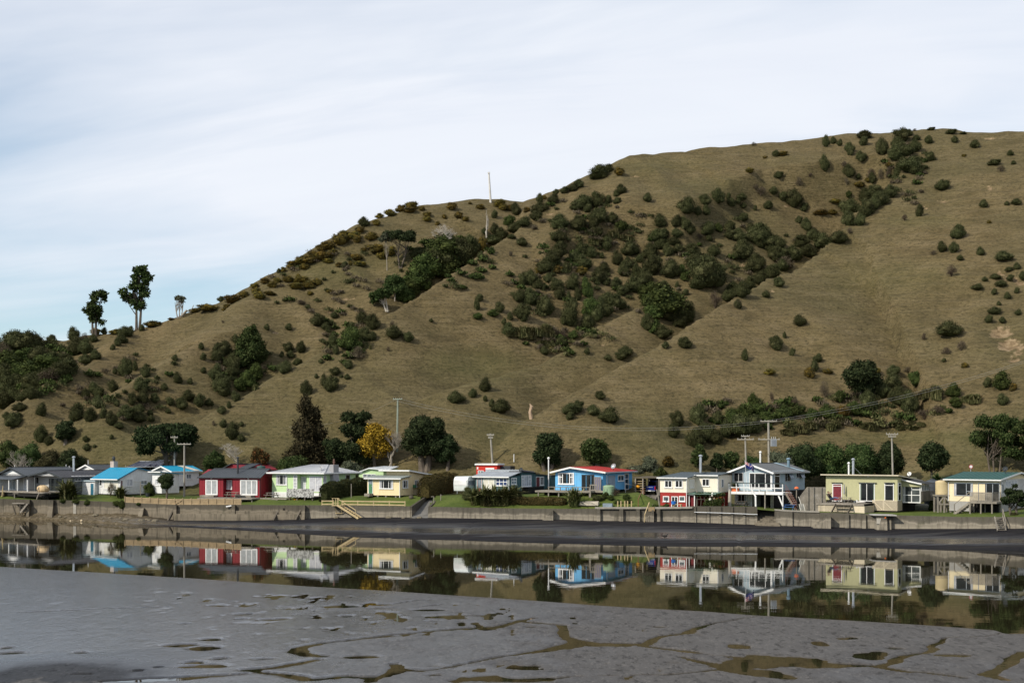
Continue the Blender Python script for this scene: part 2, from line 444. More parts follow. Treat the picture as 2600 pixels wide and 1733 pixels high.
# ------------------------------------------------------------------ village ground: lawns from the wall back to the hill
def build_lawn():
	sx = np.linspace(-400, 3000, 620); tt = np.concatenate([np.linspace(.12, 8, 26), np.linspace(8.6, 16, 14)])
	base = np.array([wall_at(x)[0][:2] for x in sx])
	v = []
	for t in tt:
		X = base[:, 0]; Y = base[:, 1] + t
		Z = village_z(X, Y) + fbm(X / 1.7, Y / 1.7, 5, 3) * .10 * min(1, t / 2)
		if t > 12: Z = Z - (t - 12) * .02
		v.append(np.stack([X, Y, Z], -1))
	v = np.stack(v); ny, nx = v.shape[:2]
	idx = np.arange(nx * ny).reshape(ny, nx)
	f = np.stack([idx[:-1, :-1], idx[:-1, 1:], idx[1:, 1:], idx[1:, :-1]], -1).reshape(-1, 4)
	# the boat ramp cuts through the lawn: those faces are left out
	px = CX + F * v[..., 0] / v[..., 1]
	cen = (px[:-1, :-1] + px[1:, 1:]) / 2; tcen = np.repeat(tt[:-1, None], nx - 1, 1)
	keep = ~((cen > 1047 + 4.5 * tcen) & (cen < 1086 + 3.2 * tcen) & (tcen < 7.2))
	f = f[keep.ravel()]
	m, nt, b = nodes_of('mown lawn')
	n1 = noise(nt, .35, 4); n2 = noise(nt, 5, 4, .7)
	c = ramp(nt, n1, [(.3, (.052, .075, .014)), (.55, (.085, .112, .022)), (.75, (.12, .125, .035))])
	c = mixc(nt, ramp(nt, n2, [(.35, .6), (.55, 0.)]), c, (.03, .045, .008))
	nt.links.new(c, b.inputs['Base Color']); b.inputs['Roughness'].default_value = .9; b.inputs['Specular IOR Level'].default_value = .15
	bump(nt, b, n2, .7, .08)
	MATS['lawn'] = m
	tag(np_mesh('lawn', v.reshape(-1, 3), f, m), kind='structure', label='mown green lawns along the top of the sea wall', cat='lawn')
build_lawn()
# ------------------------------------------------------------------ mud bank under the wall
def build_bank():
	sx = np.linspace(-400, 3000, 500); tt = np.linspace(0, 1.35, 60)
	prof_t = [0, .22, .3, .55, .8, .9, 1.0, 1.12, 1.35]; prof_z = [1, .70, .56, .40, .26, .17, 0, -.35, -.9]
	v = np.zeros((len(tt), len(sx), 3)); tv = np.zeros((len(tt), len(sx)))
	for i, x in enumerate(sx):
		Y, yt, yf, yw = lerp_tab(SHORE, x)
		zf = H - (yf - YH) / F * Y + .06
		Yw = F * H / (yw - YH)
		for j, t in enumerate(tt):
			yy = Y + .25 + (Yw - Y - .25) * t
			v[j, i] = ((x - CX) / F * yy, yy, zf * np.interp(t, prof_t, prof_z))
			tv[j, i] = t
	n = fbm(v[..., 0] / 3.5, v[..., 1] / 1.2, 9, 4)
	edge = np.clip(1 - np.abs(tv - 1) * 1.0, .2, 1)
	v[..., 2] += n * .10 * np.clip(tv * 4, 0, 1) * np.where(tv > .25, 1, .6)
	left = np.clip((-42 - v[..., 0]) / 8, 0, 1)                 # stony foreshore by the old wall
	v[..., 2] += left * fbm(v[..., 0] / .9, v[..., 1] / .9, 19, 3) * .5 * np.clip(1.1 - tv, 0, 1)
	# small drain lines across the bank
	for xa, xb in ((985, 1010), (1165, 1210), (1870, 1910), (700, 720)):
		dpx = CX + F * v[..., 0] / v[..., 1] - (xa + (xb - xa) * (1 - tv))
		v[..., 2] -= .10 * np.exp(-(dpx / 5) ** 2) * np.clip(tv * 3, 0, 1)
	ny, nx = v.shape[:2]; idx = np.arange(nx * ny).reshape(ny, nx)
	f = np.stack([idx[:-1, :-1], idx[1:, :-1], idx[1:, 1:], idx[:-1, 1:]], -1).reshape(-1, 4)
	m, nt, b = nodes_of('wet black sand')
	a = nd(nt, 'ShaderNodeAttribute', attribute_name='across')
	l = nd(nt, 'ShaderNodeAttribute', attribute_name='stony')
	st = noise(nt, .22, 5, .62, .3, stretch=(.35, 3.2, 1))
	fi = noise(nt, 2.2, 4, .65, 0)
	c = ramp(nt, fi, [(.3, (.010, .010, .012)), (.7, (.019, .0185, .021))])
	c = mixc(nt, ramp(nt, st, [(.45, 0.), (.7, .8)]), c, (.034, .031, .028))
	c = mixc(nt, l.outputs['Fac'], c, ramp(nt, fi, [(.3, (.035, .028, .018)), (.5, (.085, .068, .042)), (.72, (.17, .14, .10))]))
	nt.links.new(c, b.inputs['Base Color'])
	ad = nd(nt, 'ShaderNodeMath', operation='MULTIPLY_ADD'); nt.links.new(st, ad.inputs[0]); ad.inputs[1].default_value = .5; ad.inputs[2].default_value = -.25
	ad2 = nd(nt, 'ShaderNodeMath', operation='ADD'); nt.links.new(ad.outputs[0], ad2.inputs[0]); nt.links.new(a.outputs['Fac'], ad2.inputs[1])
	nt.links.new(ramp(nt, ad2.outputs[0], [(.2, .95), (.36, .5), (.52, .2), (.72, .2), (.86, .9)]), b.inputs['Roughness'])
	nt.links.new(ramp(nt, ad2.outputs[0], [(.18, .04), (.36, .3), (.52, .55), (.72, .55), (.86, .05)]), b.inputs['Specular IOR Level'])
	bump(nt, b, fi, .25, .03)
	o = np_mesh('mud_bank', v.reshape(-1, 3), f, m, True, {'across': np.clip(tv, 0, 1), 'stony': left})
	tag(o, kind='structure', label='dark wet mud bank between the sea wall and the water', cat='mud')
	TERR['bank'] = BVHTree.FromPolygons([Vector(p) for p in v.reshape(-1, 3).tolist()], f.tolist())
build_bank()
def bank_hit(x, y):
	o = Vector((0, 0, H)); d = (at(x, y, 100) - o).normalized()
	return TERR['bank'].ray_cast(o, d)[0]
# ------------------------------------------------------------------ water: one still sheet at z = 0
def build_water():
	m, nt, b = nodes_of('still estuary water')
	b.inputs['Base Color'].default_value = (.016, .014, .007, 1)
	b.inputs['Roughness'].default_value = .018; b.inputs['IOR'].default_value = 1.36
	n = noise(nt, .5, 3, .55, .2, stretch=(.55, 1.6, 1))
	n2 = noise(nt, .05, 3, .6)
	k = nd(nt, 'ShaderNodeMath', operation='MULTIPLY'); nt.links.new(n, k.inputs[0]); nt.links.new(ramp(nt, n2, [(.4, .15), (.65, 1.)]), k.inputs[1])
	bump(nt, b, k.outputs[0], .05, .10)
	v = [(-400, 12, 0), (400, 12, 0), (400, 262, 0), (-400, 262, 0)]
	tag(np_mesh('water', v, [(0, 1, 2, 3)], m, False), kind='structure', label='still dark estuary water mirroring the houses', cat='water')
build_water()
# ------------------------------------------------------------------ near mud flat with drain channels and puddles
def M(c, x, y):
	return ((0, 800, 1600)[c - 3] + x / 2.353, 1280 + y / 2.353)
def ground(x, y, z=0.0):
	Y = F * (H - z) / (y - YH); return ((x - CX) / F * Y, Y)
MUD_EDGE = [(-500, 1408), (0, 1437), (250, 1452), (500, 1467), (800, 1488), (1000, 1499), (1300, 1519), (1600, 1541), (1800, 1551), (1910, 1560), (2152, 1573), (2400, 1588), (2522, 1597), (2550, 1606), (2700, 1607), (3200, 1632)]
CHANNELS = [
	(4, [(0, 842), (250, 805), (500, 778), (740, 752), (900, 745), (1100, 735), (1150, 715), (1230, 690), (1290, 678)], [.4, .4, .35, .6, 1.0, .8, .5, .7, .3]),
	(4, [(1200, 697), (1350, 712), (1470, 722), (1490, 745), (1475, 790), (1520, 808)], [.5, .6, .55, .5, .6, .9]),
	(4, [(1520, 808), (1650, 835), (1850, 838), (2000, 838)], [1.0, 1.7, 1.3, .5]),
	(4, [(1600, 830), (1400, 870), (1150, 910), (950, 940), (820, 970), (700, 990)], [1.6, .8, .4, .3, .35, .25]),
	(5, [(0, 836), (100, 830), (180, 790), (330, 770), (430, 730), (560, 700), (740, 670)], [.6, .6, .5, .7, .35, .2, .12]),
	(5, [(60, 842), (150, 857), (330, 882), (420, 895)], [.5, .6, .7, .3]),
	(5, [(420, 903), (600, 908), (790, 915)], [.1, .22, .3]),
	(5, [(300, 912), (400, 935), (500, 955), (560, 965)], [.25, .5, .7, .8]),
	(5, [(560, 970), (700, 960), (840, 935), (960, 940), (1080, 960), (1300, 965), (1480, 968)], [1.2, 2.2, 4.0, 3.4, 2.0, 1.2, .6]),
	(5, [(600, 985), (800, 1010), (940, 1035)], [1.0, 1.5, .8]),
	(5, [(1480, 966), (1560, 945), (1650, 905), (1790, 885), (1822, 866), (1800, 850), (1870, 820), (1900, 795)], [.6, .6, .6, .5, .5, .3, .3, .15]),
	(5, [(1480, 975), (1650, 1000), (1800, 1010), (2000, 1045)], [.8, .5, .4, .3]),
	(5, [(2353, 885), (2260, 920), (2272, 950), (2220, 990), (2150, 1025), (2250, 1055)], [.5, .7, .6, .6, .8, .5]),
	(5, [(0, 1022), (250, 1015), (540, 990)], [.15, .2, .4]),
	(5, [(1900, 795), (2100, 790), (2230, 767)], [.12, .1, .1]),
	(4, [(850, 1055), (1000, 1038), (1150, 1048), (1300, 1052), (1480, 1038)], [.7, 1.1, .9, 1.0, .4]),
	(4, [(1480, 1034), (1900, 1022), (2353, 1000)], [.14, .14, .14]),
	(4, [(475, 955), (505, 985), (450, 1010), (350, 1040), (340, 1060)], [.35, .6, .6, .6, .6]),
	(4, [(505, 988), (600, 996), (700, 990)], [.8, .5, .2]),
	(4, [(0, 1045), (150, 1026), (350, 1038)], [.7, .7, .7]),
	(4, [(640, 612), (700, 606), (760, 598)], [.2, .3, .2]),
	(4, [(480, 596), (600, 575), (780, 568)], [.3, .15, .1]),
	(3, [(2353, 790), (2150, 805), (1950, 830), (1800, 860), (1790, 885), (1850, 905), (1930, 910)], [.5, .5, .5, .7, .8, .8, .3]),
	(3, [(1880, 930), (1780, 950), (1650, 978), (1500, 990)], [.5, .6, .5, .7]),
	(3, [(1500, 990), (1700, 1020), (1820, 1050)], [.35, .6, .8]),
	(3, [(1820, 1050), (2000, 1030), (2300, 1030)], [.6, .5, .4]),
	(3, [(600, 1062), (900, 1046), (1100, 1040), (1300, 1025), (1490, 1010)], [.5, .8, 1.0, .5, .25]),
	(3, [(100, 650), (500, 632), (1000, 612)], [.10, .12, .10]),
]
PUDDLES = [(3, 1255, 808, 65, 10), (3, 1080, 845, 110, 8), (3, 1220, 858, 100, 12), (3, 1290, 925, 40, 6), (3, 1570, 928, 65, 6), (3, 2180, 915, 110, 11), (3, 1310, 607, 60, 6), (3, 1450, 660, 60, 5), (3, 1460, 685, 40, 5), (3, 1620, 690, 60, 6),
		(3, 1700, 685, 50, 6), (3, 2080, 670, 40, 6), (3, 1220, 965, 150, 14), (3, 1150, 945, 60, 8), (3, 80, 890, 80, 8), (3, 30, 860, 40, 8), (3, 470, 890, 40, 4), (3, 950, 972, 25, 4), (3, 830, 995, 40, 6), (3, 1105, 713, 25, 4),
		(3, 480, 1015, 60, 4), (4, 150, 610, 110, 9), (4, 390, 622, 100, 4), (4, 330, 595, 40, 8), (4, 400, 601, 70, 6), (4, 690, 632, 110, 8), (4, 780, 672, 120, 9), (4, 850, 680, 60, 6), (4, 960, 664, 90, 4), (4, 710, 698, 45, 5),
		(4, 435, 657, 50, 4), (4, 280, 915, 120, 11), (4, 1250, 978, 100, 17), (4, 1320, 965, 40, 8), (4, 2050, 735, 50, 5), (4, 720, 1020, 45, 6), (4, 30, 910, 40, 8), (4, 1300, 738, 25, 4), (5, 630, 848, 65, 15), (5, 690, 852, 30, 12),
		(5, 1130, 832, 55, 18), (5, 1280, 800, 65, 8), (5, 1330, 797, 35, 9), (5, 1430, 907, 105, 22), (5, 1490, 895, 60, 16), (5, 1585, 862, 60, 8), (5, 1930, 900, 105, 10)]
def build_mud():
	xs = np.arange(-60, 56, .17); ys = np.arange(28, 132, .17)
	X, Y = np.meshgrid(xs, ys)
	ex, ey = zip(*[ground(x, y) for x, y in MUD_EDGE])
	o = np.argsort(ex)
	Ye = np.interp(X, np.array(ex)[o], np.array(ey)[o])
	wob = fbm(X / 5, X * 0 + 3, 41, 3) * .5
	t = Ye + wob - Y                                     # metres inside the edge
	broad = fbm(X / 9, Y / 14, 51, 4)
	fine = fbm(X / .9, Y / 1.3, 61, 4)
	Z = np.interp(t, [-3, -.6, 0, .8, 3, 12], [-.5, -.12, -.01, .028, .045, .055]) + np.clip(t / 5, 0, 1) * (broad * .035 + fine * .014)
	# shallow scatter of thin wet streaks on the middle of the flat
	st = fbm(X / .7, Y / 2.4, 71, 4)
	zone = np.exp(-(((X + 2) / 14) ** 2 + ((Y - 80) / 9) ** 2)) + .8 * np.exp(-(((X + 12) / 16) ** 2 + ((Y - 92) / 7) ** 2)) + .6 * np.exp(-(((X - 2) / 9) ** 2 + ((Y - 62) / 4) ** 2))
	Z -= np.clip((st - .14) * 1.2, 0, .12) * zone * np.clip((t - 3) / 4, 0, 1)
	dip = np.zeros_like(X)
	wx = fbm(X / 2.2, Y / 2.2, 81, 3) * 1.1; wy = fbm(X / 2.2, Y / 2.2, 91, 3) * 1.6
	xw, yw = X + wx * .5, Y + wy * .5
	sharp = fbm(X / .6, Y / .9, 95, 3)
	for c, pts, hw in CHANNELS:
		P = [ground(*M(c, a, b)) for a, b in pts]
		for i in range(len(P) - 1):
			(ax, ay), (bx, by) = P[i], P[i + 1]
			lo_x, hi_x, lo_y, hi_y = min(ax, bx) - 6, max(ax, bx) + 6, min(ay, by) - 6, max(ay, by) + 6
			i0, i1 = np.searchsorted(xs, [lo_x, hi_x]); j0, j1 = np.searchsorted(ys, [lo_y, hi_y])
			if i1 <= i0 or j1 <= j0: continue
			sl = (slice(j0, j1), slice(i0, i1))
			dx, dy = bx - ax, by - ay; L2 = dx * dx + dy * dy + 1e-9
			tt = np.clip(((xw[sl] - ax) * dx + (yw[sl] - ay) * dy) / L2, 0, 1)
			d = np.hypot(xw[sl] - ax - tt * dx, yw[sl] - ay - tt * dy)
			w = (hw[i] + (hw[i + 1] - hw[i]) * tt) * .44
			q = 1.0 - d / (w * (1.25 + .9 * sharp[sl]))
			dip[sl] = np.maximum(dip[sl], np.clip(q * 1.6 + .35, 0, 1))
	for c, a, b, rx, ry in PUDDLES:
		gx, gy = ground(*M(c, a, b)); k = gy / F / 2.353
		sx = rx * k; sy = ry / 2.353 * gy * gy / (F * H)
		R = 2 * max(sx, sy) + 1
		i0, i1 = np.searchsorted(xs, [gx - R, gx + R]); j0, j1 = np.searchsorted(ys, [gy - R, gy + R])
		if i1 <= i0 or j1 <= j0: continue
		sl = (slice(j0, j1), slice(i0, i1))
		d = np.sqrt(((xw[sl] - gx) / sx) ** 2 + ((yw[sl] - gy) / sy) ** 2)
		q = 1.0 - d * (1 - .55 * sharp[sl])
		dip[sl] = np.maximum(dip[sl], np.clip(q * 1.7 + .35, 0, 1))
	Z -= np.clip(dip, 0, 1) ** 1.3 * .17
	keep = t > -3
	ny, nx = X.shape; idx = np.arange(nx * ny).reshape(ny, nx)
	f = np.stack([idx[:-1, :-1], idx[:-1, 1:], idx[1:, 1:], idx[1:, :-1]], -1)
	kf = keep[:-1, :-1] & (np.abs(X[:-1, :-1]) < Y[:-1, :-1] * .52 + 4)
	f = f[kf]
	used = np.zeros(nx * ny, bool); used[f.ravel()] = True
	remap = np.cumsum(used) - 1
	v = np.stack([X, Y, Z], -1).reshape(-1, 3)[used]; f = remap[f]
	m, nt, b = nodes_of('tidal mud')
	tc = nd(nt, 'ShaderNodeTexCoord'); ob = tc.outputs['Object']
	big = noise(nt, .075, 4, .6, .8, ob, (1, .7, 1)); mid = noise(nt, .6, 5, .65, .3, ob, (1, .5, 1)); fine = noise(nt, 2.4, 4, .75, 0, ob, (1, .42, 1)); grit = noise(nt, 6.5, 2, .7, 0, ob, (1, .35, 1))
	film = nd(nt, 'ShaderNodeAttribute', attribute_name='film')            # standing wet film, thins out towards the dry crown of the flat
	wet = nd(nt, 'ShaderNodeMath', operation='MULTIPLY_ADD'); nt.links.new(big, wet.inputs[0]); wet.inputs[1].default_value = 1.5; nt.links.new(film.outputs['Fac'], wet.inputs[2])
	wet2 = nd(nt, 'ShaderNodeMath', operation='MULTIPLY_ADD'); nt.links.new(mid, wet2.inputs[0]); wet2.inputs[1].default_value = .5; nt.links.new(wet.outputs[0], wet2.inputs[2])
	mr = nd(nt, 'ShaderNodeMapRange'); mr.inputs['From Min'].default_value = .95; mr.inputs['From Max'].default_value = 1.75; nt.links.new(wet2.outputs[0], mr.inputs['Value']); W = mr.outputs['Result']
	dry = ramp(nt, mid, [(.3, (.064, .060, .057)), (.7, (.090, .085, .081))]); damp = ramp(nt, mid, [(.3, (.034, .036, .041)), (.7, (.056, .060, .068))])  # damp mud tinted bluish, sky sheen put into the colour
	c = mixc(nt, W, dry, damp)
	c = mixc(nt, ramp(nt, fine, [(.36, .75), (.48, 0.)]), c, (.014, .012, .010))
	c = mixc(nt, ramp(nt, grit, [(.56, 0.), (.70, .55)]), c, (.15, .14, .13))
	sepz = nd(nt, 'ShaderNodeSeparateXYZ'); nt.links.new(ob, sepz.inputs[0])
	zz = nd(nt, 'ShaderNodeMapRange'); zz.inputs['From Min'].default_value = -.02; zz.inputs['From Max'].default_value = .035; nt.links.new(sepz.outputs['Z'], zz.inputs['Value'])
	c = mixc(nt, zz.outputs['Result'], mixc(nt, .6, c, (.060, .046, .028)), c)
	nt.links.new(c, b.inputs['Base Color'])
	rg = nd(nt, 'ShaderNodeMath', operation='MULTIPLY_ADD'); nt.links.new(fine, rg.inputs[0]); rg.inputs[1].default_value = -.35; nt.links.new(W, rg.inputs[2])
	nt.links.new(ramp(nt, rg.outputs[0], [(.0, .62), (.3, .40), (.7, .26), (.95, .20)]), b.inputs['Roughness'])
	nt.links.new(ramp(nt, rg.outputs[0], [(.0, .12), (.35, .38), (.8, .85)]), b.inputs['Specular IOR Level'])
	hsum = nd(nt, 'ShaderNodeMath', operation='MULTIPLY_ADD'); nt.links.new(grit, hsum.inputs[0]); hsum.inputs[1].default_value = .9; nt.links.new(fine, hsum.inputs[2])
	bump(nt, b, hsum.outputs[0], .55, .03)
	fx = v[:, 0]; film_a = np.clip((6 - fx) / 24, -.1, 1) * .95 - .12 * np.clip((v[:, 1] - 88 + .62 * fx) / 10, 0, 1) - 1.3 * np.exp(-((fx + 20) / 4.5) ** 2 - ((v[:, 1] - 61) / 5) ** 2)  # film also cut in the corner so the added tree's shade shows
	o = np_mesh('mudflat', v, f, m, True, {'film': film_a})
	tag(o, kind='structure', label='wet grey tidal mud with winding channels and puddles', cat='mud')
build_mud()
# ================================================================== CAMERA, SKY, SUN
cam_d = bpy.data.cameras.new('camera'); cam = bpy.data.objects.new('camera', cam_d); COL.objects.link(cam)
cam.location = (0, 0, H); cam.rotation_euler = (math.radians(90), 0, 0)
cam_d.sensor_fit = 'HORIZONTAL'; cam_d.sensor_width = 36; cam_d.lens = 36 * F / 2600
cam_d.shift_x = 0; cam_d.shift_y = (YH - 866.5) / 2600
cam_d.clip_start = 1; cam_d.clip_end = 6000
S.camera = cam
SUN_EL, SUN_DIR = 36.0, Vector((-.80, -.60, 0)).normalized()       # towards the sun, on the ground
w = bpy.data.worlds.new('World'); S.world = w; w.use_nodes = True
nt = w.node_tree; bg = nt.nodes['Background']
sky = nd(nt, 'ShaderNodeTexSky', sky_type='NISHITA'); sky.sun_disc = False
sky.sun_elevation = math.radians(SUN_EL); sky.sun_rotation = math.atan2(SUN_DIR.x, SUN_DIR.y)
sky.air_density = 1.0; sky.dust_density = .15; sky.ozone_density = 1.5
tc = nd(nt, 'ShaderNodeTexCoord')
# a thin high cloud sheet: broad veils with streaks of blue showing through
sep = nd(nt, 'ShaderNodeSeparateXYZ'); nt.links.new(tc.outputs['Generated'], sep.inputs[0])
zc = nd(nt, 'ShaderNodeMath', operation='ADD'); nt.links.new(sep.outputs['Z'], zc.inputs[0]); zc.inputs[1].default_value = .22
zm = nd(nt, 'ShaderNodeMath', operation='MAXIMUM'); nt.links.new(zc.outputs[0], zm.inputs[0]); zm.inputs[1].default_value = .05
dx = nd(nt, 'ShaderNodeMath', operation='DIVIDE'); nt.links.new(sep.outputs['X'], dx.inputs[0]); nt.links.new(zm.outputs[0], dx.inputs[1])
dy = nd(nt, 'ShaderNodeMath', operation='DIVIDE'); nt.links.new(sep.outputs['Y'], dy.inputs[0]); nt.links.new(zm.outputs[0], dy.inputs[1])
cmb = nd(nt, 'ShaderNodeCombineXYZ'); nt.links.new(dx.outputs[0], cmb.inputs[0]); nt.links.new(dy.outputs[0], cmb.inputs[1])
rot = nd(nt, 'ShaderNodeMapping'); rot.inputs['Rotation'].default_value = (0, 0, math.radians(14)); rot.inputs['Location'].default_value = (3.1, .4, 0)
nt.links.new(cmb.outputs[0], rot.inputs['Vector'])
n1 = noise(nt, 1.05, 5, .52, .5, rot.outputs[0], (.55, 1.15, 1)); n2 = noise(nt, 3.2, 5, .6, .5, rot.outputs[0], (.45, 1.5, 1))
sm = nd(nt, 'ShaderNodeMath', operation='MULTIPLY_ADD'); nt.links.new(n2, sm.inputs[0]); sm.inputs[1].default_value = .20; nt.links.new(n1, sm.inputs[2])
bi = nd(nt, 'ShaderNodeVectorMath', operation='DOT_PRODUCT'); nt.links.new(tc.outputs['Generated'], bi.inputs[0]); bi.inputs[1].default_value = (-.9, 0, -1.1)
b2 = nd(nt, 'ShaderNodeMath', operation='ADD'); nt.links.new(bi.outputs['Value'], b2.inputs[0]); b2.inputs[1].default_value = .10
b3 = nd(nt, 'ShaderNodeMath', operation='MAXIMUM'); nt.links.new(b2.outputs[0], b3.inputs[0]); b3.inputs[1].default_value = 0
b4 = nd(nt, 'ShaderNodeMath', operation='MINIMUM'); nt.links.new(b3.outputs[0], b4.inputs[0]); b4.inputs[1].default_value = .3
b5 = nd(nt, 'ShaderNodeMath', operation='MULTIPLY_ADD'); nt.links.new(b4.outputs[0], b5.inputs[0]); b5.inputs[1].default_value = -.34; nt.links.new(sm.outputs[0], b5.inputs[2])
cov = ramp(nt, b5.outputs[0], [(.40, .36), (.55, .68), (.72, .95)])
tone = ramp(nt, n2, [(.3, (8.0, 8.35, 9.1)), (.7, (8.5, 8.8, 9.4))])
nt.links.new(mixc(nt, cov, mixc(nt, 1.0, sky.outputs['Color'], (.80, 1.05, 1.14), 'MULTIPLY'), tone), bg.inputs['Color'])
bg.inputs['Strength'].default_value = .092
sun_d = bpy.data.lights.new('sun', 'SUN'); sun = bpy.data.objects.new('sun', sun_d); COL.objects.link(sun)
sun_d.energy = 3.9; sun_d.angle = math.radians(.6); sun_d.color = (1, .92, .79)
to_sun = Vector((SUN_DIR.x * math.cos(math.radians(SUN_EL)), SUN_DIR.y * math.cos(math.radians(SUN_EL)), math.sin(math.radians(SUN_EL))))
sun.rotation_euler = to_sun.to_track_quat('Z', 'Y').to_euler()
vs = S.view_settings; vs.view_transform = 'Standard'; vs.look = 'None'; vs.exposure = .22; vs.gamma = 1; vs.use_curve_mapping = False
S.cycles.max_bounces = 6; S.cycles.transparent_max_bounces = 4; S.cycles.caustics_reflective = False; S.cycles.caustics_refractive = False
# ================================================================== VEGETATION
def mat_leaf(name, a, b_, c, var=.25, rough=.85, spec=.06):
	"""leaf colours a (dark) .. c (pale); every plant gets its own tone, every leaf too"""
	if name in MATS: return MATS[name]
	m, nt, b = nodes_of(name)
	oi = nd(nt, 'ShaderNodeObjectInfo')
	geo = nd(nt, 'ShaderNodeNewGeometry')
	col = ramp(nt, geo.outputs['Random Per Island'], [(.0, a), (.55, b_), (1., c)])
	hs = nd(nt, 'ShaderNodeHueSaturation')
	nt.links.new(col, hs.inputs['Color'])
	mr = nd(nt, 'ShaderNodeMapRange'); mr.inputs['To Min'].default_value = 1 - var; mr.inputs['To Max'].default_value = 1 + var
	nt.links.new(oi.outputs['Random'], mr.inputs['Value']); nt.links.new(mr.outputs['Result'], hs.inputs['Value'])
	mh = nd(nt, 'ShaderNodeMapRange'); mh.inputs['To Min'].default_value = .485; mh.inputs['To Max'].default_value = .515
	nt.links.new(oi.outputs['Random'], mh.inputs['Value']); nt.links.new(mh.outputs['Result'], hs.inputs['Hue'])
	nt.links.new(hs.outputs['Color'], b.inputs['Base Color'])
	b.inputs['Roughness'].default_value = rough; b.inputs['Specular IOR Level'].default_value = spec
	MATS[name] = m
	return m
LEAF = {
	'm': mat_leaf('dark scrub leaves', (.022, .026, .010), (.042, .046, .018), (.082, .082, .036)),
	'd': mat_leaf('dull brown scrub', (.045, .036, .024), (.085, .066, .044), (.13, .105, .075)),
	'g': mat_leaf('gorse', (.028, .028, .010), (.062, .052, .018), (.17, .115, .02)),
	'b': mat_leaf('bright scrub leaves', (.017, .026, .008), (.036, .049, .013), (.072, .088, .027)),
	'r': mat_leaf('reed blades', (.040, .042, .016), (.080, .080, .032), (.15, .135, .065)),
	'dk': mat_leaf('dark tree leaves', (.010, .017, .007), (.021, .032, .012), (.048, .060, .026), .12),
	'gn': mat_leaf('green tree leaves', (.014, .026, .008), (.032, .048, .014), (.070, .088, .032), .12),
	'br': mat_leaf('russet cypress leaves', (.016, .016, .008), (.034, .030, .014), (.060, .052, .024), .08),
	'yl': mat_leaf('golden cypress leaves', (.09, .055, .008), (.25, .155, .015), (.44, .29, .04), .05),
	'gy': mat_leaf('grey green leaves', (.040, .046, .028), (.078, .088, .055), (.12, .13, .085), .1),
	'rd': mat_leaf('red tipped leaves', (.03, .022, .010), (.055, .048, .016), (.15, .06, .02), .05),
	'hd': mat_leaf('clipped hedge leaves', (.014, .019, .007), (.030, .035, .013), (.060, .062, .026), .05),
	'hb': mat_leaf('coppery hedge leaves', (.022, .022, .008), (.055, .045, .016), (.10, .075, .028), .05),
	'fx': mat_leaf('flax blades', (.030, .038, .012), (.095, .105, .036), (.26, .24, .11), .1),
}
BARK = mat('bark', (.11, .09, .07), .9, .25, 1.2, .2)
DEADWOOD = mat('bleached dead wood', (.40, .365, .315), .85, .15, 1.2, .1)
GREYTWIG = mat('grey bare twigs', (.26, .23, .19), .9, .15)
def sph(rng, n, up=-.35):
	z = rng.uniform(up, 1, n); t = rng.uniform(0, 2 * np.pi, n); r = np.sqrt(1 - z * z)
	return np.stack([r * np.cos(t), r * np.sin(t), z], -1)
def leaves(rng, blobs, n, ll, lw, upb=.3, jit=.55, shell=(.72, 1.06), up=-.45):
	"""n small leaf blades on and just inside the surface of the blobs (centre, radius xy, radius z)"""
	C = np.array([b[0] for b in blobs], float); R = np.array([(b[1], b[1], b[2]) for b in blobs], float)
	wgt = R[:, 0] * R[:, 2]; wgt = wgt / wgt.sum()
	k = rng.choice(len(blobs), n, p=wgt)
	d = sph(rng, n, up)
	rad = rng.uniform(shell[0], shell[1], n) + rng.normal(0, .05, n)
	p = C[k] + d * R[k] * rad[:, None]
	nrm = d + rng.normal(0, jit, (n, 3)); nrm /= np.linalg.norm(nrm, axis=1)[:, None] + 1e-9
	ax = rng.normal(0, 1, (n, 3)) + np.array([0, 0, upb * 3]); ax -= nrm * (ax * nrm).sum(1)[:, None]
	ax /= np.linalg.norm(ax, axis=1)[:, None] + 1e-9
	sd = np.cross(nrm, ax)
	L = ll * rng.uniform(.6, 1.4, n)[:, None]; W = lw * rng.uniform(.6, 1.4, n)[:, None]
	v = np.stack([p, p + ax * L * .5 + sd * W * .5, p + ax * L, p + ax * L * .5 - sd * W * .5], 1).reshape(-1, 3)
	f = np.arange(4 * n).reshape(n, 4)
	return v, f
def core(rng, blobs, k=.84, seg=9):
	mb = MB()
	for c, r, rz in blobs:
		mb.ball(c, r * k, seg, 0, 1, 1, rz / r)
	v = np.array(mb.v); v += rng.normal(0, .02, v.shape) * np.mean([b[1] for b in blobs])
	return v, mb.f
def mesh_only(name, parts, mats):
	mb = MB()
	for (v, f, mi) in parts:
		n = len(mb.v); mb.v.extend(map(tuple, np.asarray(v).tolist()))
		mb.f.extend([tuple(int(i) + n for i in q) for q in f]); mb.m.extend([mi] * len(f))
	me = bpy.data.meshes.new(name); me.from_pydata(mb.v, [], mb.f)
	for m in mats: me.materials.append(m)
	me.polygons.foreach_set('material_index', mb.m); me.update()
	return me
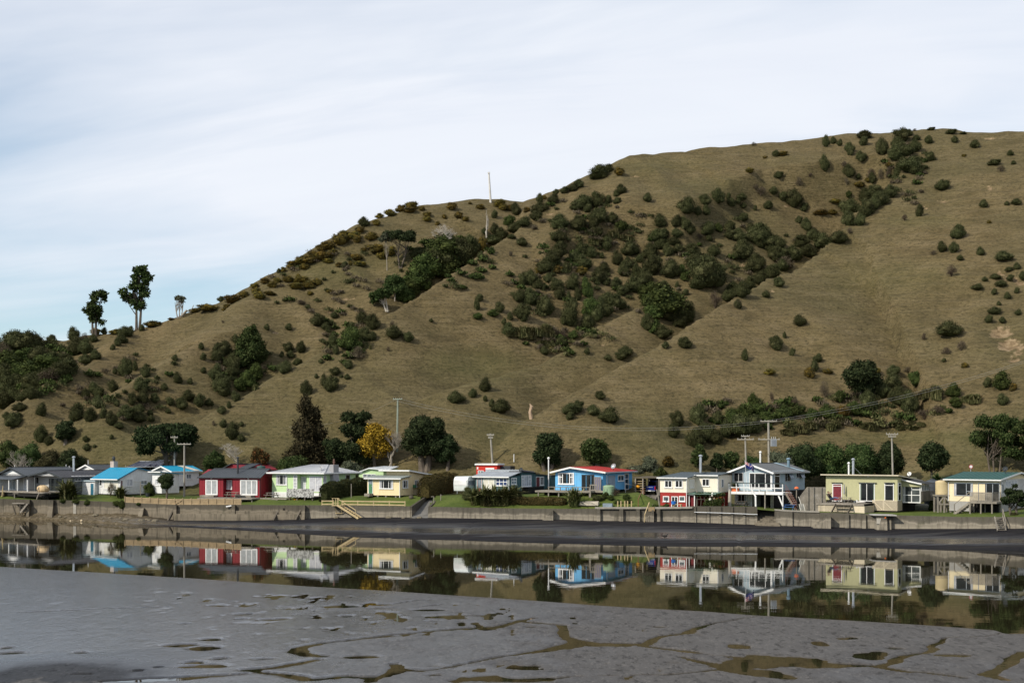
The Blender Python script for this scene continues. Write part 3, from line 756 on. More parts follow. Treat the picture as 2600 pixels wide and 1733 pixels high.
def shrub_mesh(kind, seed):
	"""unit plant: 2 wide, 2 tall, standing on z = 0"""
	rng = np.random.default_rng(seed)
	if kind == 'r':                                        # reeds: arching blades from the ground
		n = 420
		bx = rng.normal(0, .42, (n, 2)).clip(-.95, .95); az = rng.uniform(0, 2 * np.pi, n); ln = rng.uniform(.9, 2.1, n); lean = rng.uniform(.05, .75, n)
		out = np.stack([np.cos(az), np.sin(az)], -1); sd = np.stack([-out[:, 1], out[:, 0], 0 * az], -1) * .045
		b0 = np.stack([bx[:, 0], bx[:, 1], 0 * az], -1)
		m1 = b0 + np.stack([out[:, 0] * lean * .35 * ln, out[:, 1] * lean * .35 * ln, .62 * ln], -1)
		t1 = b0 + np.stack([out[:, 0] * lean * .95 * ln, out[:, 1] * lean * .95 * ln, (.95 - .35 * lean) * ln], -1)
		v = np.stack([b0 - sd, b0 + sd, m1 + sd * 1.2, m1 - sd * 1.2, t1], 1).reshape(-1, 3)
		i = np.arange(n)[:, None] * 5
		f = (i + np.array([[0, 1, 2, 3]])).tolist() + (i + np.array([[3, 2, 4]])).tolist()
		return mesh_only('reed_clump', [(v, f, 0)], [LEAF['r']])
	lobes = {'m': 7, 'd': 6, 'g': 9, 'b': 8}[kind]
	blobs = [((0, 0, .72), .80, .95)]
	for k in range(lobes):
		a = 2 * math.pi * k / lobes + rng.uniform(-.4, .4); q = rng.uniform(.38, .62); z = rng.uniform(.25, 1.4)
		r = rng.uniform(.30, .46)
		blobs.append(((q * math.cos(a), q * math.sin(a), z), r, r * rng.uniform(.9, 1.25)))
	blobs.append(((rng.uniform(-.2, .2), rng.uniform(-.2, .2), 1.5), .38, .45))
	n, ll, lw, upb, jit = {'m': (3200, .17, .042, 1.1, .6), 'd': (1300, .22, .035, 1.0, .8), 'g': (1500, .13, .09, .3, .6), 'b': (2200, .12, .10, .0, .55)}[kind]
	v, f = leaves(rng, blobs, n, ll, lw, upb, jit, (.78, 1.16) if kind != 'd' else (.5, 1.12))
	v[:, 2] = np.maximum(v[:, 2], -.08)
	parts = [(v, f, 0)]
	if kind != 'd':
		cv, cf = core(rng, blobs, .80); parts.append((cv, cf, 0))
	else:
		mb = MB()
		for k in range(14):
			a = rng.uniform(0, 6.28); q = rng.uniform(.2, .8)
			mb.tube([(0, 0, 0), (q * .5 * math.cos(a), q * .5 * math.sin(a), .8), (q * math.cos(a), q * math.sin(a), rng.uniform(1.2, 1.8))], [.04, .03, .01], 4)
		parts.append((np.array(mb.v), mb.f, 0))
	return mesh_only('shrub', parts, [LEAF[kind]])
PROTO = {'m': [shrub_mesh('m', 100 + k) for k in range(8)], 'd': [shrub_mesh('d', 200 + k) for k in range(3)], 'g': [shrub_mesh('g', 300 + k) for k in range(5)],
		'b': [shrub_mesh('b', 400 + k) for k in range(5)], 'r': [shrub_mesh('r', 500 + k) for k in range(4)]}
ZO = {'A': (0, 620, 2.613), 'B': (700, 420, 2.613), 'C': (1200, 380, 2.941), 'D': (1800, 300, 2.941), 'E': (1700, 780, 2.613)}
PLANTS = {'A': """340 610 60 45 m;320 655 40 45 m;485 605 85 85 m;500 635 60 40 m;510 690 110 110 m;570 690 100 100 m;555 620 60 50 d;620 630 60 50 m;690 580 45 45 m;632 562 75 50 g;770 550 90 40 g;865 540 50 45 m;940 560 40 40 m;825 590 110 70 m;800 630 60 70 m;780 655 50 50 m;832 640 40 35 m;748 687 35 35 m;635 740 80 60 m;570 770 90 60 m;1010 512 110 45 g;1135 487 50 18 g;435 770 70 50 m
60 790 130 100 b;30 870 110 90 m;170 760 110 80 b;260 740 100 70 m;120 860 120 90 b;230 850 140 90 b;320 800 140 80 b;350 765 90 60 m;440 820 100 70 m;390 850 110 70 m;330 880 110 70 d;270 890 110 70 m;210 930 90 80 m;130 940 120 90 m;40 960 110 100 m;90 1010 100 80 m;20 1050 80 80 m;210 995 70 60 m;150 1015 60 50 m;315 930 40 30 m;290 985 40 35 m;100 660 140 100 m;200 670 150 100 m;30 720 80 80 d;250 640 70 60 m
130 1085 95 55 m;275 1105 75 80 m;40 1140 50 45 m;85 1175 110 90 m;120 1140 50 40 m;830 835 90 120 m;895 815 40 65 m;762 847 30 40 m;965 855 75 70 m;940 940 110 90 m;1180 895 70 70 m;1260 912 40 40 m;1090 950 50 45 m;1350 840 40 40 m;1335 680 40 45 m;1348 750 45 45 m;1160 757 45 40 m
750 950 75 80 m;625 960 80 70 m;570 995 60 60 m;650 990 80 65 m;650 1055 80 85 m;515 970 25 30 d;875 1035 70 80 m;955 1025 85 105 m;1028 1027 60 60 m;1130 1052 50 45 m;1250 1010 90 70 m;1210 1065 80 75 m;1320 1045 70 85 m;1385 1053 60 45 m
510 1125 110 110 m;595 1140 90 90 m;685 1125 50 70 m;775 1060 40 40 m;740 1165 80 90 m;790 1205 70 40 m;830 1125 110 90 m;920 1100 80 60 m;915 1150 110 70 m;995 1122 45 40 m;1000 1160 50 40 m;1115 1110 40 30 m;1470 1105 60 50 m;1520 1070 35 45 m;1570 1015 60 65 m
270 1270 90 110 m;320 1310 70 60 m;570 1295 45 40 m;575 1350 55 45 m;628 1340 25 20 m;740 1280 30 30 m;1540 1250 90 110 m;1600 1290 50 50 m;1600 1195 35 30 m;1480 1195 50 55 m;1418 1190 25 35 d
1565 635 50 60 m;1490 700 120 90 m;1440 740 90 100 m;1540 790 120 110 m;1430 870 90 110 m;1480 940 120 130 m;1550 850 100 90 m;1490 980 100 70 m;1700 860 90 110 b;1640 910 110 110 b;1590 940 80 80 b;1680 950 80 60 r;1770 553 40 40 m;1915 553 50 45 m;2110 510 110 80 m;2160 550 60 50 m;2195 525 35 35 m;2220 475 50 40 m;1990 690 65 75 m;1915 690 80 60 m;1870 735 30 40 m;1930 740 50 35 m;1975 785 60 45 m;1880 825 100 80 m
1380 420 150 50 g;1465 360 50 35 m;1290 440 70 30 g;1550 365 120 60 g;1620 335 60 50 g;1700 310 60 50 g;1720 340 90 60 g;1790 325 80 30 g;1810 268 70 50 g;1840 238 60 35 g;1910 232 75 50 g;1505 410 45 30 g;1485 432 35 25 g;1760 243 70 45 g;1690 275 60 40 g;1990 235 90 40 g;2050 270 100 50 g;1965 275 90 50 g;2100 245 60 40 g;2020 150 60 40 g;2060 100 110 60 g;1990 112 90 50 g;1930 143 60 40 g;2150 80 110 60 g;2180 110 60 35 g;2245 135 40 30 g;2290 140 40 40 m;2000 390 60 35 d;2190 312 40 25 g;2057 325 40 30 g;1888 372 35 20 m;2043 418 40 30 m;1480 517 20 20 d""",
'B': """570 1020 90 80 m;645 1050 90 100 m;505 1070 60 50 m;600 1130 80 90 m;640 1140 60 60 m;490 1165 150 150 b;400 1230 40 60 m;550 1250 100 80 d;610 1190 50 60 r;380 1170 80 85 m;475 1325 65 60 m;400 1370 80 50 m;475 1405 45 35 m;435 1400 25 20 m;270 1400 30 30 m;360 1460 110 100 m;320 1430 60 70 m;200 1490 80 100 m;300 1300 35 30 m;145 1310 60 40 m;95 1255 50 45 m;330 1073 50 45 m;388 998 50 40 m
785 1115 130 80 m;880 1145 75 65 m;770 1048 35 30 d;745 1220 30 30 d;1032 1030 30 25 m;1350 883 60 45 m;1335 930 40 70 m;1487 948 65 70 m;1342 1003 70 40 b;1440 983 80 45 b;1385 1465 80 90 m;1310 1517 65 60 m;1210 1545 100 60 m;1390 1550 30 40 m
20 702 30 30 m;50 692 40 40 g;120 652 90 40 g;195 670 60 45 g;200 622 110 50 g;250 592 80 50 g;320 600 110 70 g;380 575 60 50 g;300 548 80 50 g;350 532 100 60 g;430 492 110 90 g;450 455 80 50 g;520 465 80 60 g;540 490 60 60 g;560 428 70 50 g;590 382 75 60 m;670 382 60 45 g;640 470 90 60 g;345 632 60 30 g;690 328 60 35 g;760 308 90 50 g;830 288 70 55 g;900 268 100 60 g;890 295 90 50 g;970 287 45 35 g;1005 325 55 35 g;1005 355 60 40 g;1075 385 35 30 g;1170 272 70 55 g;1290 250 30 20 g;1355 275 60 40 g;1210 330 55 50 g;1120 340 35 35 g;1260 355 50 35 g;1485 253 90 60 g;1510 278 60 50 g;1555 282 50 45 g;680 550 100 60 g;760 570 90 70 g;700 600 60 50 g;540 610 80 50 g;580 560 35 30 g;620 540 60 35 g;550 650 90 35 g;420 658 40 35 g;450 665 35 35 m;495 650 30 35 g;150 740 40 45 g;185 755 70 40 g;225 790 80 60 g;130 800 80 45 g;280 775 50 45 g;80 755 60 45 g;230 848 40 25 g;170 912 60 30 d;360 835 45 25 g
1150 540 120 100 b;1230 560 120 110 m;1050 570 120 100 m;950 600 120 90 m;1000 640 120 90 b;1110 650 130 110 b;1180 640 110 90 m;950 680 110 80 m;1040 700 120 90 b;1120 720 110 70 m;960 740 110 80 m;1000 780 90 60 m;1290 570 90 90 m;1365 530 80 110 g;1360 600 50 50 m;1250 650 80 50 m;860 865 130 110 b;1100 600 260 200 b;1000 690 220 170 b;1200 600 230 180 m;1140 690 220 130 b;940 780 170 120 b;1080 650 220 160 m;1290 555 130 140 m;900 830 120 110 b
1600 300 65 80 m;1755 290 120 70 m;1720 340 90 60 m;1665 295 45 40 g;1650 380 100 60 m;1550 375 80 70 b;1450 430 60 70 m;1452 330 45 50 m;1590 420 110 60 m;1500 460 90 70 m;1440 500 120 60 m;1565 475 60 30 m;1385 440 45 40 m;1380 550 60 60 m;1635 512 75 50 m;1558 590 25 35 d
1750 224 50 60 m;1780 213 40 30 g;1840 228 80 60 m;1860 180 45 35 m;1915 168 60 40 m;1970 153 80 50 m;2010 128 80 55 m;2150 55 160 80 m;2200 24 90 50 m;2280 42 70 60 g;2290 165 75 60 m;2260 190 45 40 m""",
'C': """910 340 45 45 m;830 400 140 100 m;935 395 110 110 m;770 430 100 60 m;860 445 70 60 m;1010 380 60 60 m;1080 385 60 45 m;1305 365 70 65 m;655 545 140 95 m;620 540 70 60 m;790 560 130 110 m;970 465 60 60 m;930 510 130 100 m;1040 520 90 80 m;900 560 90 90 m;930 610 90 80 m;645 655 130 80 m;610 655 60 60 m;285 780 30 35 d
1600 430 145 115 m;1735 385 90 80 m;1832 357 95 105 m;1680 465 65 65 m;1745 460 65 70 m;1910 355 40 50 m;1928 400 70 60 m;2005 360 90 50 m;1980 390 50 40 m;2020 422 55 40 m;2205 420 70 55 m;2150 320 80 70 d;2110 285 50 40 d;2245 313 70 55 m;2325 355 70 60 m;2110 440 30 40 m
1400 540 100 90 m;1520 540 90 85 m;1590 560 100 90 m;1620 600 100 80 m;1525 630 90 65 m;2020 510 75 55 m;1755 600 120 90 m;1700 655 60 45 d;1765 665 50 45 m;1845 590 60 70 b;1920 580 90 80 m;1920 640 95 70 m;1990 650 110 100 m;2080 600 90 80 m;2140 640 180 130 m;2160 700 100 90 m;2025 760 155 140 m;2120 860 140 130 m;2270 700 140 90 m;2260 790 120 100 m
1005 715 85 95 m;1180 750 140 100 m;1380 650 150 90 m;1350 660 90 80 b;1430 640 70 80 m;1400 710 100 80 m;1500 690 110 60 m;1330 770 120 110 m;1460 760 90 90 m;1535 745 85 65 m;1645 750 110 75 m;1800 763 110 80 m;1250 820 60 60 m;810 750 110 90 m;885 775 90 80 m;665 720 90 80 m;640 770 130 100 m;600 820 120 100 m;760 810 90 80 m;830 850 140 100 m;700 885 75 75 m;550 870 120 100 m;500 905 70 60 g;630 895 70 65 g;805 905 90 70 g;965 795 40 45 m;1080 820 90 100 m;1160 850 70 80 m;1130 900 100 110 m;980 890 90 80 m;950 950 120 110 m;1000 990 60 60 m;1225 905 70 90 m;1340 880 160 140 m;1480 905 160 125 m;1560 900 60 70 b;1580 955 60 60 b;1690 850 230 120 m;1740 940 280 220 m;1830 920 120 110 m;1690 1000 160 100 m
380 975 70 90 m;440 970 110 110 m;490 1010 90 70 m;560 965 70 70 m;530 1035 40 45 m;630 1015 110 90 m;650 1080 80 90 m;750 1000 110 110 m;865 1045 80 150 b;715 1110 40 80 m;790 1090 60 90 m;1070 1010 90 85 m;1210 1020 150 110 m;1280 960 120 110 m;1120 1060 90 70 m;1020 1130 160 100 m;1080 1150 140 100 m;950 1160 90 90 m;880 1190 110 130 b;340 1100 90 90 m;430 1110 130 120 m;360 1220 130 110 m;385 1260 60 60 m;550 1180 135 140 m;280 1250 50 60 m;235 1290 40 50 m;725 1240 150 190 m;860 1300 110 110 m;930 1230 110 110 m;1000 1210 100 90 m;265 1350 110 90 m;660 1437 80 60 m;535 1505 70 60 m;590 1480 40 35 g;750 1385 70 60 b;680 1395 60 70 d
400 1390 200 100 r;500 1370 180 110 r;600 1350 150 100 r;540 1430 150 50 r;320 1370 120 70 r;1060 610 120 80 r;1110 580 100 80 b;900 690 150 50 r;1130 660 120 50 r;1000 650 110 70 r
1270 1060 80 80 b;1330 1130 160 120 b;1450 1110 180 110 m;1530 1150 150 120 m;1590 1220 140 120 m;1360 1220 140 110 b;1470 1230 150 120 m;1300 1300 100 120 m;1420 1370 150 90 m;1360 1330 110 100 b;1550 1290 120 90 m;1610 1260 100 80 m;1420 1015 80 60 m;1528 1013 35 45 m;1590 1070 55 45 m;1420 1160 330 220 b;1330 1080 170 140 b;1560 1220 200 150 m;1810 1140 100 120 d;1980 1160 60 65 d;2190 1085 60 50 m
1935 1050 120 100 m;1910 1100 110 80 m;2010 1060 130 110 m;2060 1010 110 100 m;2140 970 120 100 m;2230 930 120 90 m;2310 870 100 80 m;1585 1450 95 75 m;1440 1465 55 50 m;2265 1440 95 70 m;2270 1475 70 60 m;2328 1390 25 45 m;2030 1540 45 60 m;1135 1510 110 70 m;1110 1545 100 60 m;855 1510 45 50 m;1010 1555 65 40 m""",
'D': """335 197 45 25 d;500 270 60 45 m;555 265 70 40 g;420 292 35 22 g;303 392 70 45 g;520 430 75 50 m;675 483 55 65 d;755 430 30 35 d;875 183 65 85 m;930 172 50 50 m;977 190 45 50 m;1160 132 110 60 m;1155 180 70 65 m;1050 230 80 70 m;1060 255 50 60 m;870 350 80 115 m;1145 295 80 75 m;1305 225 100 120 m;1440 143 130 100 m;1490 115 70 50 m;1550 150 60 40 m;1640 168 60 60 m;1420 210 110 100 m;1400 270 120 110 m;1540 220 100 90 m;1480 250 120 80 m;1650 295 80 65 m;1510 360 200 110 m;1440 350 90 90 m;1550 390 110 80 m;1400 415 60 80 m;1050 405 95 90 m;1010 350 40 50 d;1115 440 40 40 m;1210 420 70 70 d;1225 455 60 80 m;1280 430 50 80 d;1340 420 50 90 d;1120 495 90 45 g;1195 460 60 40 g;1345 350 60 40 g;1030 480 40 60 d;1045 575 45 50 b;940 620 85 40 g;835 705 100 45 g;920 700 80 45 g;635 615 125 130 m;550 590 60 60 m;712 672 60 60 m;443 655 70 55 m
1835 165 55 50 m;1985 200 75 60 m;1905 280 35 22 g;2250 265 50 40 m;2180 385 60 45 d;1740 510 115 75 m;2050 645 65 60 m;1575 700 65 85 m;1460 750 45 45 d;2295 630 80 45 m;2225 640 40 30 m;2090 775 35 30 g;2130 335 100 40 m;1810 105 80 35 m;1660 82 60 22 m;1900 114 50 20 m;1535 82 40 18 d;2275 335 40 30 m
1240 560 150 90 m;1350 560 120 90 m;1290 610 140 100 m;1170 580 110 90 m;1060 690 150 140 m;1170 690 120 130 m;1240 640 110 110 m;1050 760 110 110 m;1130 770 90 90 m;1050 845 45 50 d;735 805 85 90 m;673 763 55 50 m;256 748 80 55 m;970 900 140 90 m;850 930 140 110 m;780 880 110 80 m;690 930 130 90 m;740 1000 130 90 m;640 1020 120 110 m;560 1090 150 90 d;500 960 150 130 m;520 1030 130 100 m;370 890 190 150 m;470 1150 120 90 m
1860 860 120 100 m;1740 970 85 80 m;1825 975 80 80 m;1875 1047 50 40 m;2028 1000 65 60 m;2200 1035 140 65 m;1675 1010 45 35 d;1810 1150 90 80 d;525 1233 90 70 m;430 1320 60 45 d;215 1395 60 65 m;680 1520 100 80 m
2300 1110 55 50 m;2240 1130 60 30 m;2060 1205 45 35 m;2140 1185 90 35 m;2180 1240 90 45 m;2250 1195 60 40 m;2340 1180 50 60 m;2005 1265 90 45 m;2130 1300 45 45 m;2230 1330 55 50 m;2300 1290 40 40 m;2165 1385 35 30 m;2130 1445 95 55 m;2310 1455 50 45 m;2090 1505 65 55 m;2190 1510 50 40 m""",
'E': """1855 155 170 95 m;705 245 90 85 m;763 188 25 40 m;815 302 42 50 m;500 325 48 75 m;100 243 85 70 m;985 343 65 55 m;965 395 55 75 m;930 435 65 80 g;665 430 80 45 g;1050 425 70 40 g;1690 200 40 45 d;1933 265 60 70 d;1835 293 65 45 d;1820 353 30 25 m;1960 385 45 40 g;1490 425 90 65 m;1480 500 130 100 m;1640 485 105 95 b;1370 420 70 60 g;1580 420 70 40 d;2200 500 120 120 b;2110 505 60 60 m;2210 620 75 75 m;2280 530 50 60 g;560 635 80 100 b;680 600 30 60 d;830 635 50 70 d;1030 560 70 110 d;1125 600 70 70 b
180 720 115 130 m;60 750 90 100 m;320 740 90 80 m;30 830 80 90 m;420 740 130 110 b;500 720 130 110 b;590 700 110 90 b;480 800 180 130 m;560 790 120 110 m;380 820 100 110 m;250 840 140 110 m;170 880 130 120 m;300 870 100 90 m;650 740 120 80 b;760 700 120 80 b;850 700 120 80 b;940 720 110 80 b;1050 700 120 90 b;1150 690 110 80 g;1240 680 120 90 b;1330 640 110 130 m;1420 560 110 100 m;1520 600 130 120 m;1600 640 120 140 m;1720 600 150 120 r;1800 560 140 100 r;1880 560 100 90 b;2000 610 150 90 r;1900 640 90 70 b;1780 690 90 60 d;1690 720 100 70 d
900 800 160 80 r;1020 780 160 80 r;1150 770 150 70 r;760 830 140 60 r;1300 790 140 60 r;1430 770 140 50 r;1560 790 150 40 r;1650 770 100 40 r;-410 640 215 140 m;-345 615 100 110 m;-180 640 100 100 m;-110 670 200 150 m;-410 720 90 60 m;-260 520 85 75 m;-985 480 90 100 m;-890 490 65 65 m"""}
PLANTS['E'] = PLANTS['E'].replace("-410 640 215 140 m;-345 615 100 110 m;-180 640 100 100 m;-110 670 200 150 m;-410 720 90 60 m;-260 520 85 75 m;-985 480 90 100 m;-890 490 65 65 m",
"-655 680 130 70 m;-605 665 80 75 m;-500 690 90 70 m;-400 725 150 95 m;-660 725 60 50 m;-460 590 70 55 m;-1430 605 90 80 m;-1120 665 130 85 m;-1180 640 40 50 m")
LANDMARK = [  # phrase, photo pixel of its middle
	('under the twin skyline trees', 215, 850), ('on the shoulder beside the tall skyline tree', 330, 845), ('in the upper bush of the far valley', 60, 900), ('in the middle bush of the far valley', 140, 940), ('in the lower bush of the far valley', 40, 1010),
	('on the low slope above the grey house', 60, 1065), ('on the mid slope below the twin skyline trees', 325, 960), ('on the slope above the solar panels', 245, 1000), ('above the broad dark tree', 370, 1010), ('on the bare slope left of the tall gully tree', 480, 930), ('low above the white houses', 230, 1110),
	('just above the spreading dark tree', 320, 1065), ('left of the tall green gully tree', 560, 905), ('at the foot of the tall green gully tree', 590, 985), ('right of the tall green gully tree', 735, 905), ('below the reddish slip scar', 800, 820), ('on the slope above the red house', 590, 1090), ('on the low crest above the conifers', 820, 1000),
	('near the small bare skyline tree', 520, 775), ('on the gorse covered skyline, lower stretch', 660, 745), ('on the gorse covered skyline, middle stretch', 770, 690), ('on the steep stretch of gorse skyline', 850, 620), ('on the gorse covered skyline, upper stretch', 980, 545), ('under the flat topped trees', 930, 660), ('around the white skyline pole', 1180, 540), ('on the slope below the gorse skyline', 770, 720),
	('in the small gully under the leaning trees', 900, 840), ('in the thicket under the dead trees', 1110, 670), ('in the crest thicket at its top', 1300, 560), ('in the crest thicket by the dead trunk', 1260, 600), ('on the notch of the skyline', 1400, 490), ('on the skyline bluff', 1530, 440), ('on the open face below the crest', 1060, 850), ('above the big dark pohutukawa tree', 1180, 1010),
	('in the upper basin under the bluff', 1500, 520), ('at the head of the basin', 1760, 530), ('in the basin around the reed patch', 1560, 610), ('on the upper right rim of the basin', 1930, 520), ('in the middle of the basin', 1700, 620), ('in the basin beside the gully thicket', 1900, 620), ('in the left part of the basin', 1430, 660), ('in the heart of the basin', 1600, 690), ('round the biggest basin bush', 1770, 690), ('in the lower left of the basin', 1360, 760), ('in the lower basin thicket', 1530, 770), ('at the reedy foot of the basin', 1370, 850), ('in the inner spur thicket', 1700, 820), ('along the long spur crest', 1900, 720), ('on the small lower spur', 1580, 890),
	('on the hill top near the yellow gorse', 1960, 420), ('on the hill top by the skyline bush', 2150, 360), ('in the gully head below the summit', 2290, 390), ('in the gully under the summit', 2230, 460), ('on the summit skyline', 2400, 335), ('on the summit face', 2490, 400), ('in the deep gully left of the long crest', 2200, 530), ('in the thicket along the long crest', 2080, 620), ('on the bare upper right face', 2400, 560), ('on the bare right face, middle', 2430, 640), ('around the eroded bank at the edge', 2550, 720), ('above the bare clay scar', 2530, 790), ('on the sunny face of the long spur', 2000, 760), ('above the pale blue gabled house', 1970, 880),
	('beside the clay scar', 2410, 860), ('around the tall dark slope tree', 2200, 960), ('above the cream cottage', 2540, 990), ('on the bank above the two storey red house', 1770, 1080), ('on the bank above the flag', 1880, 1070), ('on the bank behind the transformer pole', 2000, 1050), ('on the reedy bank above the green house', 2120, 1075), ('on the reedy bank above the round tree', 2350, 1030), ('above the blue house', 1480, 1050)]
ORD = ['', 'first', 'second', 'third', 'fourth', 'fifth', 'sixth', 'seventh', 'eighth', 'ninth', 'tenth', 'eleventh', 'twelfth', 'thirteenth', 'fourteenth', 'fifteenth', 'sixteenth', 'seventeenth', 'eighteenth', 'nineteenth', 'twentieth']
KIND = {'m': ('scrub_bush', 'dark bush', 'bush', 'dark scrub bushes scattered over the hillside'), 'd': ('dry_shrub', 'dry shrub', 'shrub', 'dry shrubs on the hillside'), 'g': ('gorse_bush', 'gorse bush', 'gorse', 'gorse bushes on the hillside'),
		'b': ('broadleaf_bush', 'green bush', 'bush', 'green broadleaf bushes on the hillside'), 'r': ('reed_clump', 'reed clump', 'reeds', 'reed clumps on the hillside')}
def plant_all():
	rows = []; rq = random.Random(12)
	for k, txt in PLANTS.items():
		ox, oy, s = ZO[k]
		for e in txt.replace('\n', ';').split(';'):
			if not e.strip(): continue
			a, b, w, h, kd = e.split()
			X_, Y_ = ox + float(a) / s, oy + float(b) / s
			if X_ < 190 and 872 < Y_ < np.interp(X_, [0, 73, 165, 249], [1046, 1010, 938, 900]): w, h = float(w) * 1.5, float(h) * 1.35
			if kd == 'r':                                  # a reed bed: several clumps side by side
				for q in range(4): rows.append((ox + (float(a) + float(w) * rq.uniform(-.42, .42)) / s, oy + (float(b) + float(h) * rq.uniform(-.3, .3)) / s, float(w) / s * rq.uniform(.3, .5), float(h) / s * rq.uniform(.45, .7), kd))
				continue
			rows.append((ox + float(a) / s, oy + float(b) / s, float(w) / s, float(h) / s, kd))
	near = {}
	for i, r in enumerate(rows):
		j = min(range(len(LANDMARK)), key=lambda q: (LANDMARK[q][1] - r[0]) ** 2 + (LANDMARK[q][2] - r[1]) ** 2)
		near.setdefault((j, r[4]), []).append(i)
	label = {}
	for (j, kd), ids in near.items():
		ids.sort(key=lambda i: rows[i][0])
		for n, i in enumerate(ids):
			w, h = rows[i][2], rows[i][3]
			size = 'tiny' if w < 14 else 'small' if w < 24 else 'medium' if w < 38 else 'large' if w < 60 else 'huge'
			form = ' tall' if h > 1.25 * w else ' low' if h < .62 * w else ''
			base = size + form + ' ' + KIND[kd][1]
			label[i] = base + (', ' + ORD[min(n + 1, 20)] + ' from left ' if len(ids) > 1 else ' ') + LANDMARK[j][0].replace(',', '')
	order = sorted(range(len(rows)), key=lambda i: -rows[i][2] * rows[i][3])
	count = {}; rest = MB(); rr = random.Random(5)
	for i in order:
		x, y, w, h, kd = rows[i]
		loc = None
		for dy in (0, 3, 7, 12, 18, 26, 36):
			loc, n = hit(x, y + h * .36 + dy)
			if loc is not None and loc.y < 345: break
		if loc is None: continue
		k = loc.y / F
		count[kd] = count.get(kd, 0) + 1
		me = PROTO[kd][rr.randrange(len(PROTO[kd]))]
		sx, sz = w * k / 2 * (1.25 if kd == 'g' else 1.16), h * k / 2 * (.95 if kd == 'g' else 1.14)
		if kd == 'r': sz *= 1.15
		if count[kd] <= 290:
			o = bpy.data.objects.new(KIND[kd][0], me); COL.objects.link(o)
			o.location = (loc.x, loc.y, loc.z - sz * .10)
			o.scale = (sx, sx * rr.uniform(.85, 1.1), sz)
			o.rotation_euler = (rr.uniform(-.10, .10), rr.uniform(-.08, .16), rr.uniform(0, 6.28))
			# the long axis of a wide bush follows the view of the photo, so wide plants are turned little
			tag(o, label[i], KIND[kd][2], KIND[kd][3])
		else:
			va = np.empty(len(me.vertices) * 3); me.vertices.foreach_get('co', va); va = va.reshape(-1, 3) * (sx, sx, sz) + (loc.x, loc.y, loc.z - sz * .1)
			n0 = len(rest.v); rest.v.extend(map(tuple, va.tolist()))
			for p in me.polygons: rest.f.append(tuple(q + n0 for q in p.vertices)); rest.m.append(0)
	if rest.v: rest.top('undergrowth', LEAF['m'], 'scattered tiny dark bushes between the larger ones on the hillside', 'undergrowth').__setitem__('kind', 'stuff')
	# rank low growth knitting the thickets together: bracken, seedlings, dead twigs
	rg = np.random.default_rng(31); under = MB(); ms = {0: 'm', 1: 'd', 2: 'b', 3: 'r'}
	for (cx, cy, rx, ry, n, wts) in ((1560, 690, 200, 120, 75, (.5, .3, .15, .05)), (1400, 750, 120, 120, 45, (.4, .3, .2, .1)), (1880, 640, 170, 80, 40, (.6, .3, .1, 0)), (1130, 670, 130, 70, 60, (.4, .1, .5, 0)), (80, 940, 110, 80, 120, (.4, .1, .5, 0)), (2080, 1050, 330, 45, 110, (.2, .3, .3, .2)), (1440, 870, 110, 35, 40, (.1, .3, .3, .3)),
									(620, 930, 70, 70, 40, (.5, .2, .3, 0)), (2300, 440, 60, 90, 40, (.5, .4, .1, 0)), (870, 850, 60, 90, 40, (.4, .3, .3, 0)), (300, 980, 180, 90, 50, (.5, .4, .1, 0)), (800, 690, 170, 110, 50, (.3, .6, .1, 0)), (1500, 560, 160, 60, 50, (.4, .4, .1, .1))):
		for q in range(n):
			a = rg.uniform(0, 6.28); r = math.sqrt(rg.uniform(0, 1)); p, _ = hit(cx + rx * r * math.cos(a), cy + ry * r * math.sin(a))
			if p is None or p.y > 342: continue
			s = rg.uniform(.35, 1.1); kd = int(rg.choice(4, p=wts))
			v, f = leaves(rg, [((p.x, p.y, p.z + s * .2), s, s * .75), ((p.x + s * .7, p.y, p.z + s * .1), s * .7, s * .5)], 130, .5, .12 if kd != 2 else .3, 1.0, .7, (.4, 1.15), -.1)
			under.np(v, f, kd)
	o = under.top('undergrowth', [LEAF[ms[k]] for k in range(4)], 'low mixed bracken and seedlings between the bushes of the gullies', 'undergrowth'); o['kind'] = 'stuff'
plant_all()
# ================================================================== HOUSE KIT
WHITE = mat('white paint', (.74, .74, .73), .55, .05, .7, .12)
WHITEB = mat('white weatherboard', (.74, .74, .74), .6, .05, .7, .12, bands=5)
CREAMW = mat('off white paint', (.66, .64, .58), .6, .06, .7, .1)
GALV = mat('galvanised steel', (.42, .44, .46), .42, .1, 1.5, .15, .6)
STEEL = mat('stainless flue', (.55, .56, .58), .3, .08, 2, .1, .85)
DARKMETAL = mat('dark painted steel', (.035, .04, .045), .5, .15)
TIMBER = mat('weathered grey timber', (.24, .215, .18), .9, .22, 1.4, .35, fine=12)
NEWTIMBER = mat('pale treated timber', (.46, .36, .20), .85, .15, 1.2, .2, fine=12)
DARKTIMBER = mat('dark damp timber', (.10, .085, .065), .9, .25, 1.4, .3, fine=12)
CONC = mat('house concrete', (.33, .32, .30), .85, .12, .8, .2)
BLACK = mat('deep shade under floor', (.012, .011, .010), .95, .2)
CURT = mat('net curtain', (.46, .47, .50), .8, .15, 3, .2)
GLASS = glass()
GLASSP = glass('pale sky lit glass', (.10, .12, .14), .08)
